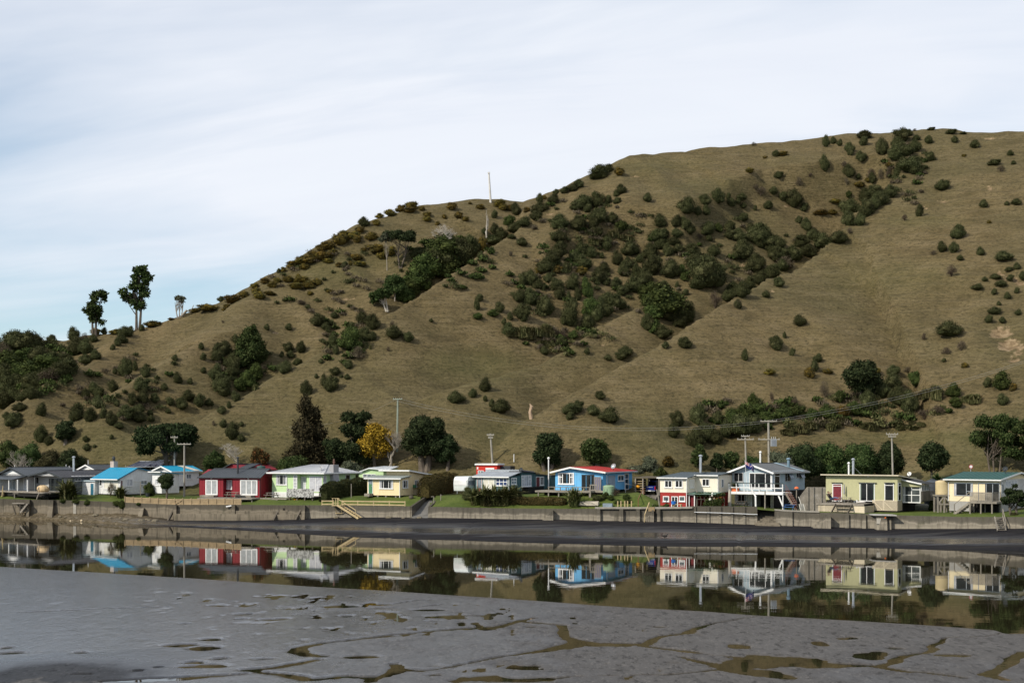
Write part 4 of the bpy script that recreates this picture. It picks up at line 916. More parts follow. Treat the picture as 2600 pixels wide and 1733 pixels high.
class Fr:
	"""a house's own axes: d along the front (to the photo's right), b inwards, z up; origin at one front corner"""
	def __init__(s, c, x, Y, deg):
		s.c = c; px = V(c, x); s.O = Vector(((px - CX) / F * Y, Y, 0)); a = math.radians(deg)
		s.d = Vector((math.cos(a), -math.sin(a), 0)); s.b = Vector((math.sin(a), math.cos(a), 0)); s.yaw = -a
	def w(s, u, v, z): return s.O + s.d * u + s.b * v + Vector((0, 0, z))
	def u(s, x, v=0, c=None):
		t = (V(c or s.c, x) - CX) / F; o = s.O + s.b * v
		return (t * o.y - o.x) / (s.d.x - t * s.d.y)
	def v(s, x, u=0, c=None):
		t = (V(c or s.c, x) - CX) / F; o = s.O + s.d * u
		return (t * o.y - o.x) / (s.b.x - t * s.b.y)
	def z(s, y, u=0, v=0, c=None):
		Y = (s.O + s.d * u + s.b * v).y
		return H - (V(c or s.c, 0, y)[1] - YH) / F * Y
	def f(s, x, y, v=0, c=None):
		u = s.u(x, v, c); return u, s.z(y, u, v, c)
	def s_(s, x, y, u=0, c=None):
		v = s.v(x, u, c); return v, s.z(y, u, v, c)
class House:
	def __init__(s, fr, name, label, cat, zbase, group=None, at_=(0, 0)):
		s.fr = fr; p = fr.w(at_[0], at_[1], zbase)
		s.t = thing(name, label, cat, p, group)
	def part(s, name, mb, m, parent=None, smooth=False): return mb.build(name, m, parent or s.t, smooth)
	def uz(s, mb, poly, v0, v1, mi=0):      # outline in (u, z), run from depth v0 to v1
		f = s.fr; mb.prism([f.w(u, v0, z) for u, z in poly], f.b * (v1 - v0), mi); return mb
	def vz(s, mb, poly, u0, u1, mi=0):
		f = s.fr; mb.prism([f.w(u0, v, z) for v, z in poly], f.d * (u1 - u0), mi); return mb
	def bx(s, mb, u0, u1, v0, v1, z0, z1, mi=0):
		f = s.fr
		return mb.hexa([f.w(u0, v0, z0), f.w(u1, v0, z0), f.w(u1, v1, z0), f.w(u0, v1, z0), f.w(u0, v0, z1), f.w(u1, v0, z1), f.w(u1, v1, z1), f.w(u0, v1, z1)], mi)
	def face(s, mb, fc, a0, a1, z0, z1, p0, p1, mi=0):
		"""a box on a wall face: fc = ('f', v) front or ('s', u) right end; p0..p1 = how far it stands proud"""
		k, q = fc
		if k == 'f': return s.bx(mb, a0, a1, q - p1, q - p0, z0, z1, mi)
		return s.bx(mb, q + p0, q + p1, a0, a1, z0, z1, mi)
	def spot(s, fc, x, y, c=None):
		return s.fr.f(x, y, fc[1], c) if fc[0] == 'f' else s.fr.s_(x, y, fc[1], c)
	def window(s, fc, x0, y0, x1, y1, mull=(), trans=(), frame=None, bw=.075, pane=None, curtain=0, c=None, sill=True, name='window', cm=None, door=False, label=None):
		a0, _ = s.spot(fc, x0, y0, c); a1, _ = s.spot(fc, x1, y1, c)
		am = (x0 + x1) / 2
		z1 = s.spot(fc, am, y0, c)[1]; z0 = s.spot(fc, am, y1, c)[1]
		mb = MB(); P = .055
		s.face(mb, fc, a0, a0 + bw, z0, z1, .002, P); s.face(mb, fc, a1 - bw, a1, z0, z1, .002, P)
		s.face(mb, fc, a0 + bw, a1 - bw, z1 - bw, z1, .002, P); s.face(mb, fc, a0 + bw, a1 - bw, z0, z0 + bw, .002, P)
		for q in mull:
			m = a0 + (a1 - a0) * q; s.face(mb, fc, m - bw * .45, m + bw * .45, z0 + bw, z1 - bw, .002, P - .006)
		for q in trans:
			q0, qa, qb = q if hasattr(q, '__len__') else (q, 0, 1)
			m = z0 + (z1 - z0) * q0
			s.face(mb, fc, max(a0 + (a1 - a0) * qa, a0 + bw), min(a0 + (a1 - a0) * qb, a1 - bw), m - bw * .4, m + bw * .4, .002, P - .012)
		if sill and not door: s.face(mb, fc, a0 - .06, a1 + .06, z0 - .06, z0 - .003, .002, P + .06)
		w = s.part(name, mb, frame or WHITE)
		if label: w['label'] = label
		pb = MB(); s.face(pb, fc, a0 + bw * .6, a1 - bw * .6, z0 + bw * .6, z1 - bw * .6, .003, .018)
		s.part('pane', pb, pane or GLASS, w)
		if curtain:
			cb = MB(); n = 10; W = (a1 - a0 - 2 * bw)
			spans = [(0, curtain), (1 - curtain, 1)] if curtain < .5 else [(0, 1)]
			for q0, q1 in spans:
				for k in range(n):
					u0 = a0 + bw + W * (q0 + (q1 - q0) * k / n); u1 = a0 + bw + W * (q0 + (q1 - q0) * (k + 1) / n)
					s.face(cb, fc, u0, u1, z0 + bw, z1 - bw * 1.05, .019, .024 + .008 * (k % 2))
			s.part('curtain', cb, cm or CURT, w)
		return w
	def door(s, fc, x0, y0, x1, y1, m, frame=None, glass_top=None, c=None, bw=.07):
		a0, _ = s.spot(fc, x0, y0, c); a1, _ = s.spot(fc, x1, y1, c); am = (x0 + x1) / 2
		z1 = s.spot(fc, am, y0, c)[1]; z0 = s.spot(fc, am, y1, c)[1]
		mb = MB(); s.face(mb, fc, a0 + bw, a1 - bw, z0, z1 - bw, .003, .03)
		for k in (0, 1):
			zz = z0 + (z1 - z0) * (.12 + .42 * k); s.face(mb, fc, a0 + 2.2 * bw, a1 - 2.2 * bw, zz, zz + (z1 - z0) * .30, .03, .042)
		d = s.part('door', mb, m)
		fb = MB()
		s.face(fb, fc, a0, a0 + bw, z0, z1, .002, .05); s.face(fb, fc, a1 - bw, a1, z0, z1, .002, .05); s.face(fb, fc, a0 + bw, a1 - bw, z1 - bw, z1, .002, .05)
		s.part('door_frame', fb, frame or WHITE, d)
		if glass_top:
			pb = MB(); s.face(pb, fc, a0 + 2 * bw, a1 - 2 * bw, z0 + (z1 - z0) * glass_top, z1 - 2 * bw, .043, .05); s.part('pane', pb, GLASSP, d)
		hb = MB(); s.face(hb, fc, a1 - bw * 2.3, a1 - bw * 1.5, z0 + .95, z0 + 1.05, .04, .09); s.part('handle', hb, STEEL, d)
		return d
	def slab(s, mb, pts, th=.07, ribs=.55, rib_h=.035):
		"""roof plane: eave-left, eave-right, ridge-right, ridge-left in (u, v, z); ribs run up the slope"""
		f = s.fr; P = [f.w(*p) for p in pts]
		mb.slab(P, th)
		if ribs and len(P) == 4:
			L = max((P[1] - P[0]).length, (P[2] - P[3]).length); n = max(2, int(L / ribs))
			nr = (P[1] - P[0]).cross(P[3] - P[0]).normalized()
			if nr.z < 0: nr = -nr
			for k in range(n + 1):
				q = k / n; a = P[0].lerp(P[1], q) + nr * rib_h * .4; b = P[3].lerp(P[2], q) + nr * rib_h * .4
				if (a - b).length > .05: mb.bar(a, b, .05, rib_h)
		elif ribs and len(P) == 3:
			n = max(2, int((P[1] - P[0]).length / ribs)); nr = (P[1] - P[0]).cross(P[2] - P[0]).normalized()
			if nr.z < 0: nr = -nr
			e = (P[1] - P[0]); el = e.length; e = e.normalized()
			up = (P[2] - P[0]) - e * (P[2] - P[0]).dot(e); hh = up.length; up = up.normalized(); foot = (P[2] - P[0]).dot(e)
			for k in range(1, n):
				x = el * k / n; h_ = hh * (x / foot if x < foot else (el - x) / (el - foot))
				a = P[0] + e * x + nr * rib_h * .4; mb.bar(a, a + up * max(h_, .06), .05, rib_h)
		return mb
	def gable_roof(s, uL, uR, ua, zL, zR, za, v0, v1, m, th=.08, name='roof', barge=None, ribs=.55):
		"""ridge runs inwards (along v)"""
		mb = MB()
		s.slab(mb, [(uL, v1, zL), (uL, v0, zL), (ua, v0, za), (ua, v1, za)], th, ribs)
		s.slab(mb, [(uR, v0, zR), (uR, v1, zR), (ua + .004, v1, za), (ua + .004, v0, za)], th, ribs)
		f = s.fr; mb.bar(f.w(ua, v0, za + .03), f.w(ua, v1, za + .03), .22, .05)
		r = s.part(name, mb, m)
		if barge:
			bb = MB()
			bb.bar(f.w(uL, v0 - .03, zL - .09), f.w(ua, v0 - .03, za - .09), .04, .2); bb.bar(f.w(ua, v0 - .031, za - .09), f.w(uR, v0 - .031, zR - .09), .04, .2)
			s.part('barge_board', bb, barge, r)
		return r
	def fascia(s, pts, m, roof=None, hgt=.17, wd=.05):
		f = s.fr; mb = MB()
		for a, b in zip(pts[:-1], pts[1:]): mb.bar(f.w(*a), f.w(*b), wd, hgt)
		return s.part('fascia', mb, m, roof)
	def battens(s, mb, fc, a0, a1, zf, step=.55, p=.03):
		"""upright cover strips; zf(a) -> (z0, z1)"""
		n = max(1, int((a1 - a0) / step))
		for k in range(n + 1):
			a = a0 + (a1 - a0) * k / n; z0, z1 = zf(a); s.face(mb, fc, a - .02, a + .02, z0, z1, -.01, p)
		return mb
	def flue(s, p, h, r, m=None, cap=True, parent=None, name='flue', base=None):
		p = Vector(p); mb = MB(); mb.tube([p - Vector((0, 0, .25)), p + Vector((0, 0, h))], r, 10)
		o = s.part(name, mb, m or STEEL, parent)
		if cap:
			cb = MB(); cb.lathe(p + Vector((0, 0, h)), [(r * .6, .0), (r * .6, .06), (r * 1.55, .07), (r * 1.6, .16), (r * 1.1, .26), (r * .2, .30)], 10)
			s.part('flue_cap', cb, m or STEEL, o)
		return o
	def dish(s, p, r, m=None, face=(-.6, -.7, .4), parent=None):
		p = Vector(p); n = Vector(face).normalized()
		M = n.to_track_quat('Z', 'Y').to_matrix()
		mb = MB(); mb.lathe(p + Vector((0, 0, r * 1.15)), [(r * .05, -.10), (r * .55, -.06), (r, .06), (r * .96, .075), (r * .5, -.03), (r * .04, -.07)], 18, 0, 1, 1, M)
		o = s.part('satellite_dish', mb, m or GALV, parent)
		ab = MB(); ab.tube([p - Vector((0, 0, .2)), p + Vector((0, 0, r * 1.1))], .03, 6); c = p + Vector((0, 0, r * 1.15))
		ab.tube([c - M @ Vector((0, r * .9, 0)), c + n * r * .8], .015, 5); ab.ball(c + n * r * .8, .05, 8)
		s.part('dish_arm', ab, DARKMETAL, o)
		return o
	def posts(s, pts, z0, z1, w, m, name='post'):
		for u, v in pts:
			mb = MB(); s.bx(mb, u - w / 2, u + w / 2, v - w / 2, v + w / 2, z0(u, v) if callable(z0) else z0, z1); s.part(name, mb, m)
def lawn_hit(x, y):
	"""(point, metres behind the wall) where the sight line of photo pixel (x, y) meets the village ground"""
	t0 = (x - CX) / F; w, zt, zf = wall_at(x)
	for k in range(0, 1200):
		Y = w.y + .05 + k * .04; X = t0 * Y; z = float(village_z(np.array(X), np.array(Y)))
		if YH - F * (z - H) / Y <= y: break
	return Vector((X, Y, z)), Y - w.y
def gz(p): return float(village_z(np.array(p[0]), np.array(p[1])))
def L(c, x, y): return lawn_hit(*V(c, x, y))[0]
# ================================================================== HOUSES, western half
ROOFG = mat('slate grey roofing', (.060, .068, .078), .5, .12, .6, .1, .1)
ROOFD = mat('charcoal roofing', (.042, .042, .048), .55, .12, .6, .1, .1)
GREYW = mat('pale grey cladding', (.40, .40, .40), .7, .08)
DGREYW = mat('dark grey cladding', (.10, .11, .115), .7, .1)
# ---- grey house with two gables
fr = Fr(1, 388, 205, 40); h = House(fr, 'grey_house', 'long grey house with white gable peak and verandah at the far end of the row', 'house', 3.3)
uL, zE = fr.f(-5, 352); ua, zA = fr.f(183, 268); vb = fr.v(960, ua)
zD = fr.z(590); vb = min(vb, 11)
mb = MB(); h.uz(mb, [(uL, zD), (0, zD), (0, zE), (ua, zA - .12), (uL, zE)], 0, vb)
h.battens(mb, ('f', 0), uL, 0, lambda a: (zD, zE), .42); h.battens(mb, ('s', 0), 0, vb, lambda a: (zD, zE), .5); h.part('wall', mb, GREYW)
mb = MB(); h.uz(mb, [(uL + .2, zE + .05), (-.2, zE + .05), (ua, zA - .22)], -.06, -.004); h.part('gable_panel', mb, WHITE)
ov = .45
h.gable_roof(uL - ov, ov, ua, zE - .12, zE - .12, zA + .12, -.5, vb + .4, ROOFG, barge=DARKMETAL)
mb = MB(); h.slab(mb, [(uL - .6, -2.6, zE - .62), (.4, -2.6, zE - .62), (.4, -.07, zE - .14), (uL - .6, -.07, zE - .14)], .09, 0); h.part('verandah_roof', mb, ROOFG)
h.posts([(fr.u(128, -2.4), -2.4), (fr.u(250, -2.4), -2.4), (fr.u(392, -2.4) , -2.4), (uL, -2.4)], zD, zE - .66, .13, WHITE)
h.window(('f', 0), 335, 400, 380, 575, curtain=.6, door=True); h.window(('f', 0), 130, 400, 225, 575, mull=(.5,), pane=GLASSP, door=True)
mb = MB(); h.bx(mb, uL - .6, fr.u(890), -2.8, 1.4, zD - .16, zD - .004); d = h.part('deck', mb, TIMBER)
mb = MB(); h.bx(mb, uL - .5, fr.u(890) - .1, -2.65, .3, 3.05, zD - .17); h.part('deck_shade_fill', mb, BLACK, d)  # near-black block standing in for the shade below the deck
h.flue(fr.w(fr.u(1048, 3), 3, fr.z(290, fr.u(1048, 3), 3)), fr.z(130, 0, 3) - fr.z(290, 0, 3), .16)
for x, y0 in ((180, 225), (940, 215), (985, 235)):
	u_, v_ = (ua, .3) if x < 500 else (fr.u(x, 9), 9)
	h.flue(fr.w(u_, v_, fr.z(290, u_, v_)), fr.z(y0, u_, v_) - fr.z(290, u_, v_), .045, WHITE, False, name='vent_pipe')
# second wing
u1 = fr.u(892); ub, zB = fr.f(690, 312); zE2 = fr.z(382, ub); vb2 = min(fr.v(1400, ub), 10.5)
mb = MB(); h.uz(mb, [(.02, zD), (u1 - .05, zD), (u1 - .05, zE2), (ub, zB - .1), (.02, zE2)], 1.5, vb2); h.part('wing_wall', mb, GREYW)
mb = MB(); h.bx(mb, u1 - .049, u1 - .02, 1.5, vb2, zD - .2, zE2 - .05); h.battens(mb, ('s', u1 - .02), 1.6, vb2, lambda a: (zD, zE2 - .06), .5); h.part('end_wall', mb, DGREYW)
mb = MB(); h.uz(mb, [(.6, zE2 + .03), (u1 - .6, zE2 + .03), (ub, zB - .2)], .0, .06); h.part('gable_panel', mb, GREYW)
h.gable_roof(-.1, u1 + .35, ub, zE2 - .08, zE2 - .12, zB + .1, -.3, vb2 + .3, ROOFD, barge=DARKMETAL)
h.posts([(fr.u(497, .1), .1), (u1 - .1, .1)], zD, zE2, .13, DGREYW)
h.window(('f', 1.5), 435, 392, 555, 492, mull=(.5,), frame=GREYW); h.window(('f', 1.5), 700, 415, 875, 590, mull=(.35, .68), frame=DARKMETAL, door=True)
h.window(('s', u1 - .02), 1060, 410, 1150, 450, mull=(.5,), frame=GREYW)
# solar panels and the white gabled shed between
fr = Fr(1, 1355, 214, 38); h = House(fr, 'white_shed', 'small white gabled shed with grey roof behind the grey house', 'shed', 3.6)
uL = fr.u(1125); ua, zA = fr.f(1238, 228); zE = fr.z(285, ua); zb = zE - 2.4; vb = fr.v(1700, ua)
mb = MB(); h.uz(mb, [(uL, zb), (0, zb), (0, zE), (ua, zA), (uL, zE)], 0, min(vb, 9)); h.part('wall', mb, WHITE)
h.gable_roof(uL - .25, .3, ua, zE - .05, zE - .05, zA + .12, -.3, min(vb, 9), ROOFG, barge=WHITE)
h.flue(fr.w(ua, .2, zA), .8, .05, WHITE, False, name='vent_pipe')
fr = Fr(1, 2270, 216, 20); h = House(fr, 'brown_shed', 'low brown shed carrying tilted solar panels near the spreading dark tree', 'shed', 3.6)
mb = MB(); uL = fr.u(2010); h.bx(mb, uL, 0, .3, 4, 3.6, fr.z(258)); h.part('wall', mb, mat('brown timber cladding', (.12, .08, .055), .85))
mb = MB(); h.bx(mb, uL - .3, .2, 0, 4.4, fr.z(256), fr.z(250)); h.part('roof', mb, ROOFD)
PV = glass('solar cells', (.010, .011, .022), .12)
for k in range(5):
	x0, x1 = 1800 + k * 88, 1886 + k * 88
	z0, z1 = fr.z(250 - 4 * (k > 2)), fr.z(168 - 14 * (k > 2))
	a0, a1 = fr.u(x0, -2), fr.u(x1, -2); sk = .85
	mb = MB(); mb.slab([fr.w(a0, -2, z0), fr.w(a1, -2, z0), fr.w(a1 + sk - .1, .3, z1), fr.w(a0 + sk - .1, .3, z1)], .05)
	p = h.part('solar_panel', mb, PV)
	mb = MB()
	for a, b in (((a0, -2, z0), (a1, -2, z0)), ((a1, -2, z0), (a1 + sk - .1, .3, z1)), ((a1 + sk - .1, .3, z1), (a0 + sk - .1, .3, z1)), ((a0 + sk - .1, .3, z1), (a0, -2, z0))): mb.bar(fr.w(*a), fr.w(*b), .04, .06)
	h.part('panel_frame', mb, GALV, p)
mb = MB()
for k in range(4): mb.bar(fr.w(uL - 2 + k * 2.2, -1.2, 3.5), fr.w(uL - 2 + k * 2.2, -1.2, fr.z(225)), .1)
h.part('panel_stand', mb, TIMBER)
# ---- white cottage with turquoise roof
TURQ = mat('turquoise roofing', (.018, .26, .42), .42, .06, .5, .06, .0)
fr = Fr(1, 1705, 198, 38); h = House(fr, 'white_cottage', 'white weatherboard cottage with bright turquoise roof and bay windows', 'house', 3.2)
uL = fr.u(1340); zE = fr.z(412); zb = fr.z(640)
vr, zr = fr.s_(1945, 275, 0); ve = fr.v(2170); zb2 = fr.z(640)
mb = MB(); h.vz(mb, [(0, zb), (ve, zb), (ve, zr - .45), (vr, zr), (0, zE)], uL + .5, 0); h.part('wall', mb, WHITEB)
mb = MB(); h.bx(mb, uL + .3, .0, .1, ve - .1, 2.9, zb - .003); h.part('foundation_or_shade', mb, BLACK)  # black box paints the shade under the cottage floor
mb = MB()
h.slab(mb, [(uL - .1, -.55, zE - .12), (.22, -.55, zE - .12), (.22, vr, zr + .13), (uL - .1, vr, zr + .13)], .08, .5); h.slab(mb, [(.22, ve + .5, zr - .55), (uL - .1, ve + .5, zr - .55), (uL - .1, vr, zr + .125), (.22, vr, zr + .125)], .08, .5)
r = h.part('roof', mb, TURQ); h.fascia([(uL - .1, -.6, zE - .18), (.22, -.6, zE - .18)], WHITE, r, .14)
mb = MB(); mb.bar(fr.w(.26, -.55, zE - .17), fr.w(.26, vr, zr + .05), .04, .14); mb.bar(fr.w(.26, vr, zr + .05), fr.w(.26, ve + .5, zr - .6), .04, .12); h.part('barge_board', mb, mat('turquoise trim', (.03, .14, .24), .5), r)
h.window(('f', 0), 1480, 435, 1690, 565, mull=(.33, .66), trans=(.72,), pane=GLASSP, curtain=.6, cm=mat('cream blind', (.62, .60, .52), .8))
h.window(('f', 0), 1420, 432, 1452, 520); h.window(('s', 0), 1800, 420, 1885, 522, mull=(.5,), pane=GLASSP, curtain=.6)
h.window(('s', 0), 1998, 440, 2090, 500, mull=(.5,), pane=GLASSP); h.door(('s', 0), 1712, 440, 1745, 600, mat('maroon paint', (.10, .015, .02), .5))
mb = MB(); h.bx(mb, fr.u(1372), fr.u(1470), -1.0, -.02, 3.1, zb - .25); h.part('step', mb, TIMBER)
mb = MB(); mb.tube([fr.w(.05, -.02, zE - .1), fr.w(.05, -.02, zb)], .045, 6); h.part('downpipe', mb, WHITE)
vt = fr.v(1617, uL * .55) ; hh = House.part
ck = MB(); uc = fr.u(1617, vr + .6); zc = fr.z(258, uc, vr + .6); h.bx(ck, uc - .42, uc + .42, vr + .3, vr + 1.0, zr - .6, fr.z(170, uc, vr + .6)); c_ = h.part('chimney', ck, mat('chimney block', (.42, .36, .32), .9, .15, 2, .3))
mb = MB(); mb.lathe(fr.w(uc, vr + .6, fr.z(170, uc, vr + .6)), [(.18, 0), (.18, .35), (.26, .36), (.2, .6), (.05, .75)], 10); h.part('chimney_pot', mb, DARKMETAL, c_)
# flat roofed annexe on its west end, teal door
fa = Fr(1, 1350, 200.6, 25); g = House(fa, 'white_annexe', 'small flat roofed white annexe with a teal door beside the turquoise roofed cottage', 'shed', 3.1)
uL = fa.u(1075); zt = fa.z(455); zb = fa.z(668)
mb = MB(); g.bx(mb, uL, 0, 0, 1.2, zb, zt); g.part('wall', mb, WHITEB)
mb = MB(); g.bx(mb, uL - .2, .2, -.25, 1.3, zt, zt + .12); g.part('roof', mb, mat('pale blue grey roofing', (.45, .55, .6), .5))
g.door(('f', 0), 1285, 480, 1340, 665, mat('teal door paint', (.02, .12, .19), .5))
mb = MB(); mb.tube([fa.w(-.02, -.1, zt), fa.w(-.02, -.1, zb)], .04, 6); g.part('downpipe', mb, WHITE)
# the white wing at the east end of the cottage and the long turquoise-roofed house behind
fr = Fr(1, 2300, 197, 36); h = House(fr, 'white_sunroom', 'white sunroom block with angled roof between the turquoise roofs', 'house', 3.2)
uL = fr.u(2165); zb = fr.z(625); zt = fr.z(318); vb = fr.v(415, 0, 2)
mb = MB(); h.vz(mb, [(0, zb), (vb, zb), (vb, fr.z(352, 0, vb, 2)), (0, zt)], uL, 0); h.part('wall', mb, WHITEB)
mb = MB(); h.slab(mb, [(uL - .3, -.5, zt + .02), (.35, -.5, zt + .02), (.35, vb + .5, fr.z(345, 0, vb, 2)), (uL - .3, vb + .5, fr.z(345, 0, vb, 2))], .09, 0); h.part('roof', mb, TURQ)
h.fascia([(uL - .3, -.54, zt - .04), (.35, -.54, zt - .04)], WHITE, None, .14)
h.window(('f', 0), 2205, 418, 2260, 515, mull=(.5,), pane=GLASSP, curtain=.6)
mb = MB(); mb.tube([fr.w(.04, vb - .05, zt - .3), fr.w(.04, vb - .05, zb)], .045, 6); h.part('downpipe', mb, WHITE)
fr = Fr(2, 330, 207, 40); h = House(fr, 'white_house', 'white house with long turquoise roof and clear roof strip behind the power pole', 'house', 3.4)
uL = fr.u(70); ua, zA = fr.f(200, 248); zE = fr.z(300, ua); zb = fr.z(520, 0, 3); vb = fr.v(700)
mb = MB(); h.uz(mb, [(uL, zb), (0, zb), (0, zE), (ua, zA), (uL, zE)], 0, vb); h.part('wall', mb, WHITEB)
r = h.gable_roof(uL - .3, .4, ua, zE - .1, zE - .12, zA + .12, -.5, vb + .4, TURQ, barge=WHITE)
va, vb_ = fr.v(385, ua), fr.v(425, ua); mb = MB(); mb.slab([fr.w(.38, va + 1.2, zE - .03), fr.w(.38, va + 2.3, zE - .03), fr.w(ua + .1, va + 1.1, zA + .17), fr.w(ua + .1, va, zA + .17)], .02); h.part('roof_light', mb, mat('clear roof sheet', (.55, .52, .44), .4), r)
h.fascia([(.42, -.5, zE - .17), (.42, vb + .4, zE - .17)], WHITE, r, .12)
h.window(('s', 0), 520, 350, 590, 420, mull=(.5,), pane=GLASSP)
# ---- dark red house
REDW = mat('dark red cladding', (.205, .010, .019), .55, .07, .6, .06)
fr = Fr(2, 1575, 189.5, 17); h = House(fr, 'red_house', 'dark red timber house with white French doors and charcoal roof', 'house', 3.3)
uA, uB, uC = fr.u(708), fr.u(1045), fr.u(1182); zb = fr.z(682); zE = fr.z(392)
vr, zr = fr.s_(1690, 288, 0); vr = max(vr, 2.3); vb = 5.2
mb = MB(); h.vz(mb, [(0, zb), (vb, zb), (vb, zE), (vr, zr), (0, zE)], uC, 0)
h.vz(mb, [(0, zb), (vb, zb), (vb, zE), (vr, zr), (0, zE)], uA, uB - .0)
h.bx(mb, uB, uC, .95, vb, zb, zE + .2)
for a0, a1, v_ in ((uA, uB, 0), (uB, uC, .95), (uC, 0, 0)): h.battens(mb, ('f', v_), a0, a1, lambda a: (zb, zE - .02), .38, .022)
h.battens(mb, ('s', 0), 0, vb, lambda a: (zb, zE), .5, .02)
h.part('wall', mb, REDW)
mb = MB()
h.slab(mb, [(uA - .15, -.3, zE - .1), (uB + .1, -.3, zE - .1), (uB + .9, vr, zr + .12), (uA + 1.0, vr, zr + .12)], .07, .45)
h.slab(mb, [(uB + .1, -.3, zE - .1), (uC + .05, -.3, zE - .08), (uC + .8, vr, zr + .12), (uB + .9, vr, zr + .12)], .07, .45)
h.slab(mb, [(uC + .05, -.3, zE - .08), (.2, -.3, zE - .08), (.2, vr, zr + .14), (uC + .8, vr, zr + .14)], .07, .45)
h.slab(mb, [(.2, vb + .3, zE - .1), (uA - .15, vb + .3, zE - .1), (uA + 1.0, vr, zr + .115), (.2, vr, zr + .115)], .07, .45)
mb.bar(fr.w(uA + 1, vr, zr + .16), fr.w(.2, vr, zr + .16), .25, .05)
r = h.part('roof', mb, ROOFG); h.fascia([(uA - .15, -.34, zE - .15), (uB + .1, -.34, zE - .15), (uC + .05, -.34, zE - .13), (.2, -.34, zE - .13)], DARKMETAL, r, .1)
cw = mat('pale curtain', (.34, .36, .37), .8, .12, 3, .2)
h.window(('f', 0), 795, 432, 968, 650, mull=(.5,), bw=.16, curtain=.6, cm=cw, door=True, name='french_door'); h.window(('f', 0), 1288, 432, 1533, 652, mull=(.355, .67), bw=.16, curtain=.6, cm=cw, door=True, name='french_door')
h.window(('f', .95), 1064, 437, 1172, 566, mull=(.5,), pane=GLASSP, curtain=.6)
for x in (880, 1405):
	mb = MB(); u_, z_ = fr.f(x, 415); h.face(mb, ('f', 0), u_ - .1, u_ + .1, z_ - .06, z_ + .06, 0, .12); h.part('wall_lamp', mb, WHITE)
mb = MB(); mb.tube([fr.w(-.05, -.06, zE), fr.w(-.05, -.06, zb)], .04, 6); h.part('downpipe', mb, DARKMETAL)
u_ = fr.u(1253, .9); h.flue(fr.w(u_, .9, fr.z(355, u_, .9)), fr.z(135, u_, .9) - fr.z(355, u_, .9), .13, DARKMETAL)
mb = MB()
for a, b in ((770, 965), (1280, 1495)): h.bx(mb, fr.u(a), fr.u(b), -1.1, -.03, 3.3, fr.z(655))
h.part('step', mb, TIMBER)
mb = MB(); h.bx(mb, fr.u(690, -3), fr.u(1460, -3), -3.2, -.03, fr.z(715, 0, -3), fr.z(697, 0, -3)); d = h.part('deck', mb, TIMBER)
mb = MB()
for k in range(6): u_ = fr.u(700 + 150 * k, -2.9); h.bx(mb, u_, u_ + .12, -3, -2.88, 2.7, fr.z(716, 0, -3))
h.part('deck_post', mb, TIMBER, d)
fr = Fr(2, 1560, 203, 30); h = House(fr, 'red_garage', 'dark red garage with wide charcoal roof behind the red house', 'garage', 3.5)
uL = fr.u(1030); ua, zA = fr.f(1175, 215); zE = fr.z(295, ua); vb = 8
mb = MB(); u0 = fr.u(1320); h.uz(mb, [(uL, 3.4), (u0, 3.4), (u0, zE), (ua, zA), (uL, zE)], 0, vb); h.part('wall', mb, REDW)
mb = MB(); x1 = fr.u(1620, 5); h.slab(mb, [(uL - .3, -.4, zE), (uL - .3, 8, zE), (ua + .3, 8, zA + .12), (ua, -.4, zA + .12)], .08, 0)
e = fr.u(1790, 6); h.slab(mb, [(ua + .01, -.4, zA - .62), (e, -.4, zA - .62), (e - 1.3, 4, zA + .12), (ua + .01, 4, zA + .12)], .08, .5)
h.part('roof', mb, ROOFG); h.uz(MB(), [], 0, 0) if False else None
mb = MB(); h.bx(mb, u0, e - .4, .4, 4, 3.4, zA - .7); h.part('side_wall', mb, REDW)
# ---- lime green house
LIME = mat('lime green paint', (.46, .62, .34), .6, .05, .5, .06)
LROOF = mat('pale grey roofing', (.40, .41, .43), .5, .07, .5, .1)
fr = Fr(3, 335, 187, 28); h = House(fr, 'lime_green_house', 'lime green house with low pale grey hip roof and block chimney', 'house', 3.2)
uL = fr.u(1742, 0, 2); uM = fr.u(2100, 0, 2); uN = fr.u(105); zE = fr.z(345); zb = fr.z(608, uL, 0, 2); z0 = fr.z(690, uL, 0, 2); vb = fr.v(800)
mb = MB(); h.bx(mb, uL, uM, 0, vb, zb, zE); h.bx(mb, uM, uN, .8, vb, zb, zE); h.bx(mb, uN, 0, 0, vb, zb, zE); h.part('wall', mb, LIME)
mb = MB(); h.bx(mb, uL + .02, -.02, .02, vb - .02, z0, zb - .003)
for k in range(5): zz = z0 + .1 + k * (zb - z0) / 5; h.bx(mb, uL - .02, uM, -.03, .019, zz, zz + (zb - z0) / 5 - .06)
h.part('base_boards', mb, WHITE)
zP = fr.z(222, -2, 3.5); o_ = .65
e0, e1, e2, e3 = (uL - o_, -o_, zE + .03), (o_, -o_, zE + .03), (o_, vb + o_, zE + .03), (uL - o_, vb + o_, zE + .03)
rl, rr_ = (uL * .56, vb * .5, zP), (-1.9, vb * .5, zP)
mb = MB(); h.slab(mb, [e0, e1, rr_, rl], .06, .6); h.slab(mb, [e1, e2, rr_], .06, .6); h.slab(mb, [e2, e3, rl, rr_], .06, 0); h.slab(mb, [e3, e0, rl], .06, .6)
for a, b in ((e0, rl), (e1, rr_), (rl, rr_)): mb.bar(fr.w(*a) + Vector((0, 0, .03)), fr.w(*b) + Vector((0, 0, .03)), .2, .05)
r = h.part('roof', mb, LROOF); h.fascia([e0, e1, e2], WHITE, r, .16)
h.window(('f', 0), 1800, 362, 1955, 505, mull=(.33, .66), c=2, curtain=.2); h.window(('f', 0), 2045, 368, 2100, 560, c=2, trans=(.25, .5, .75), curtain=.6, sill=False); h.window(('f', .8), 2110, 390, 2225, 600, c=2, mull=(.5,), pane=GLASSP, curtain=.6, door=True, name='sliding_door')
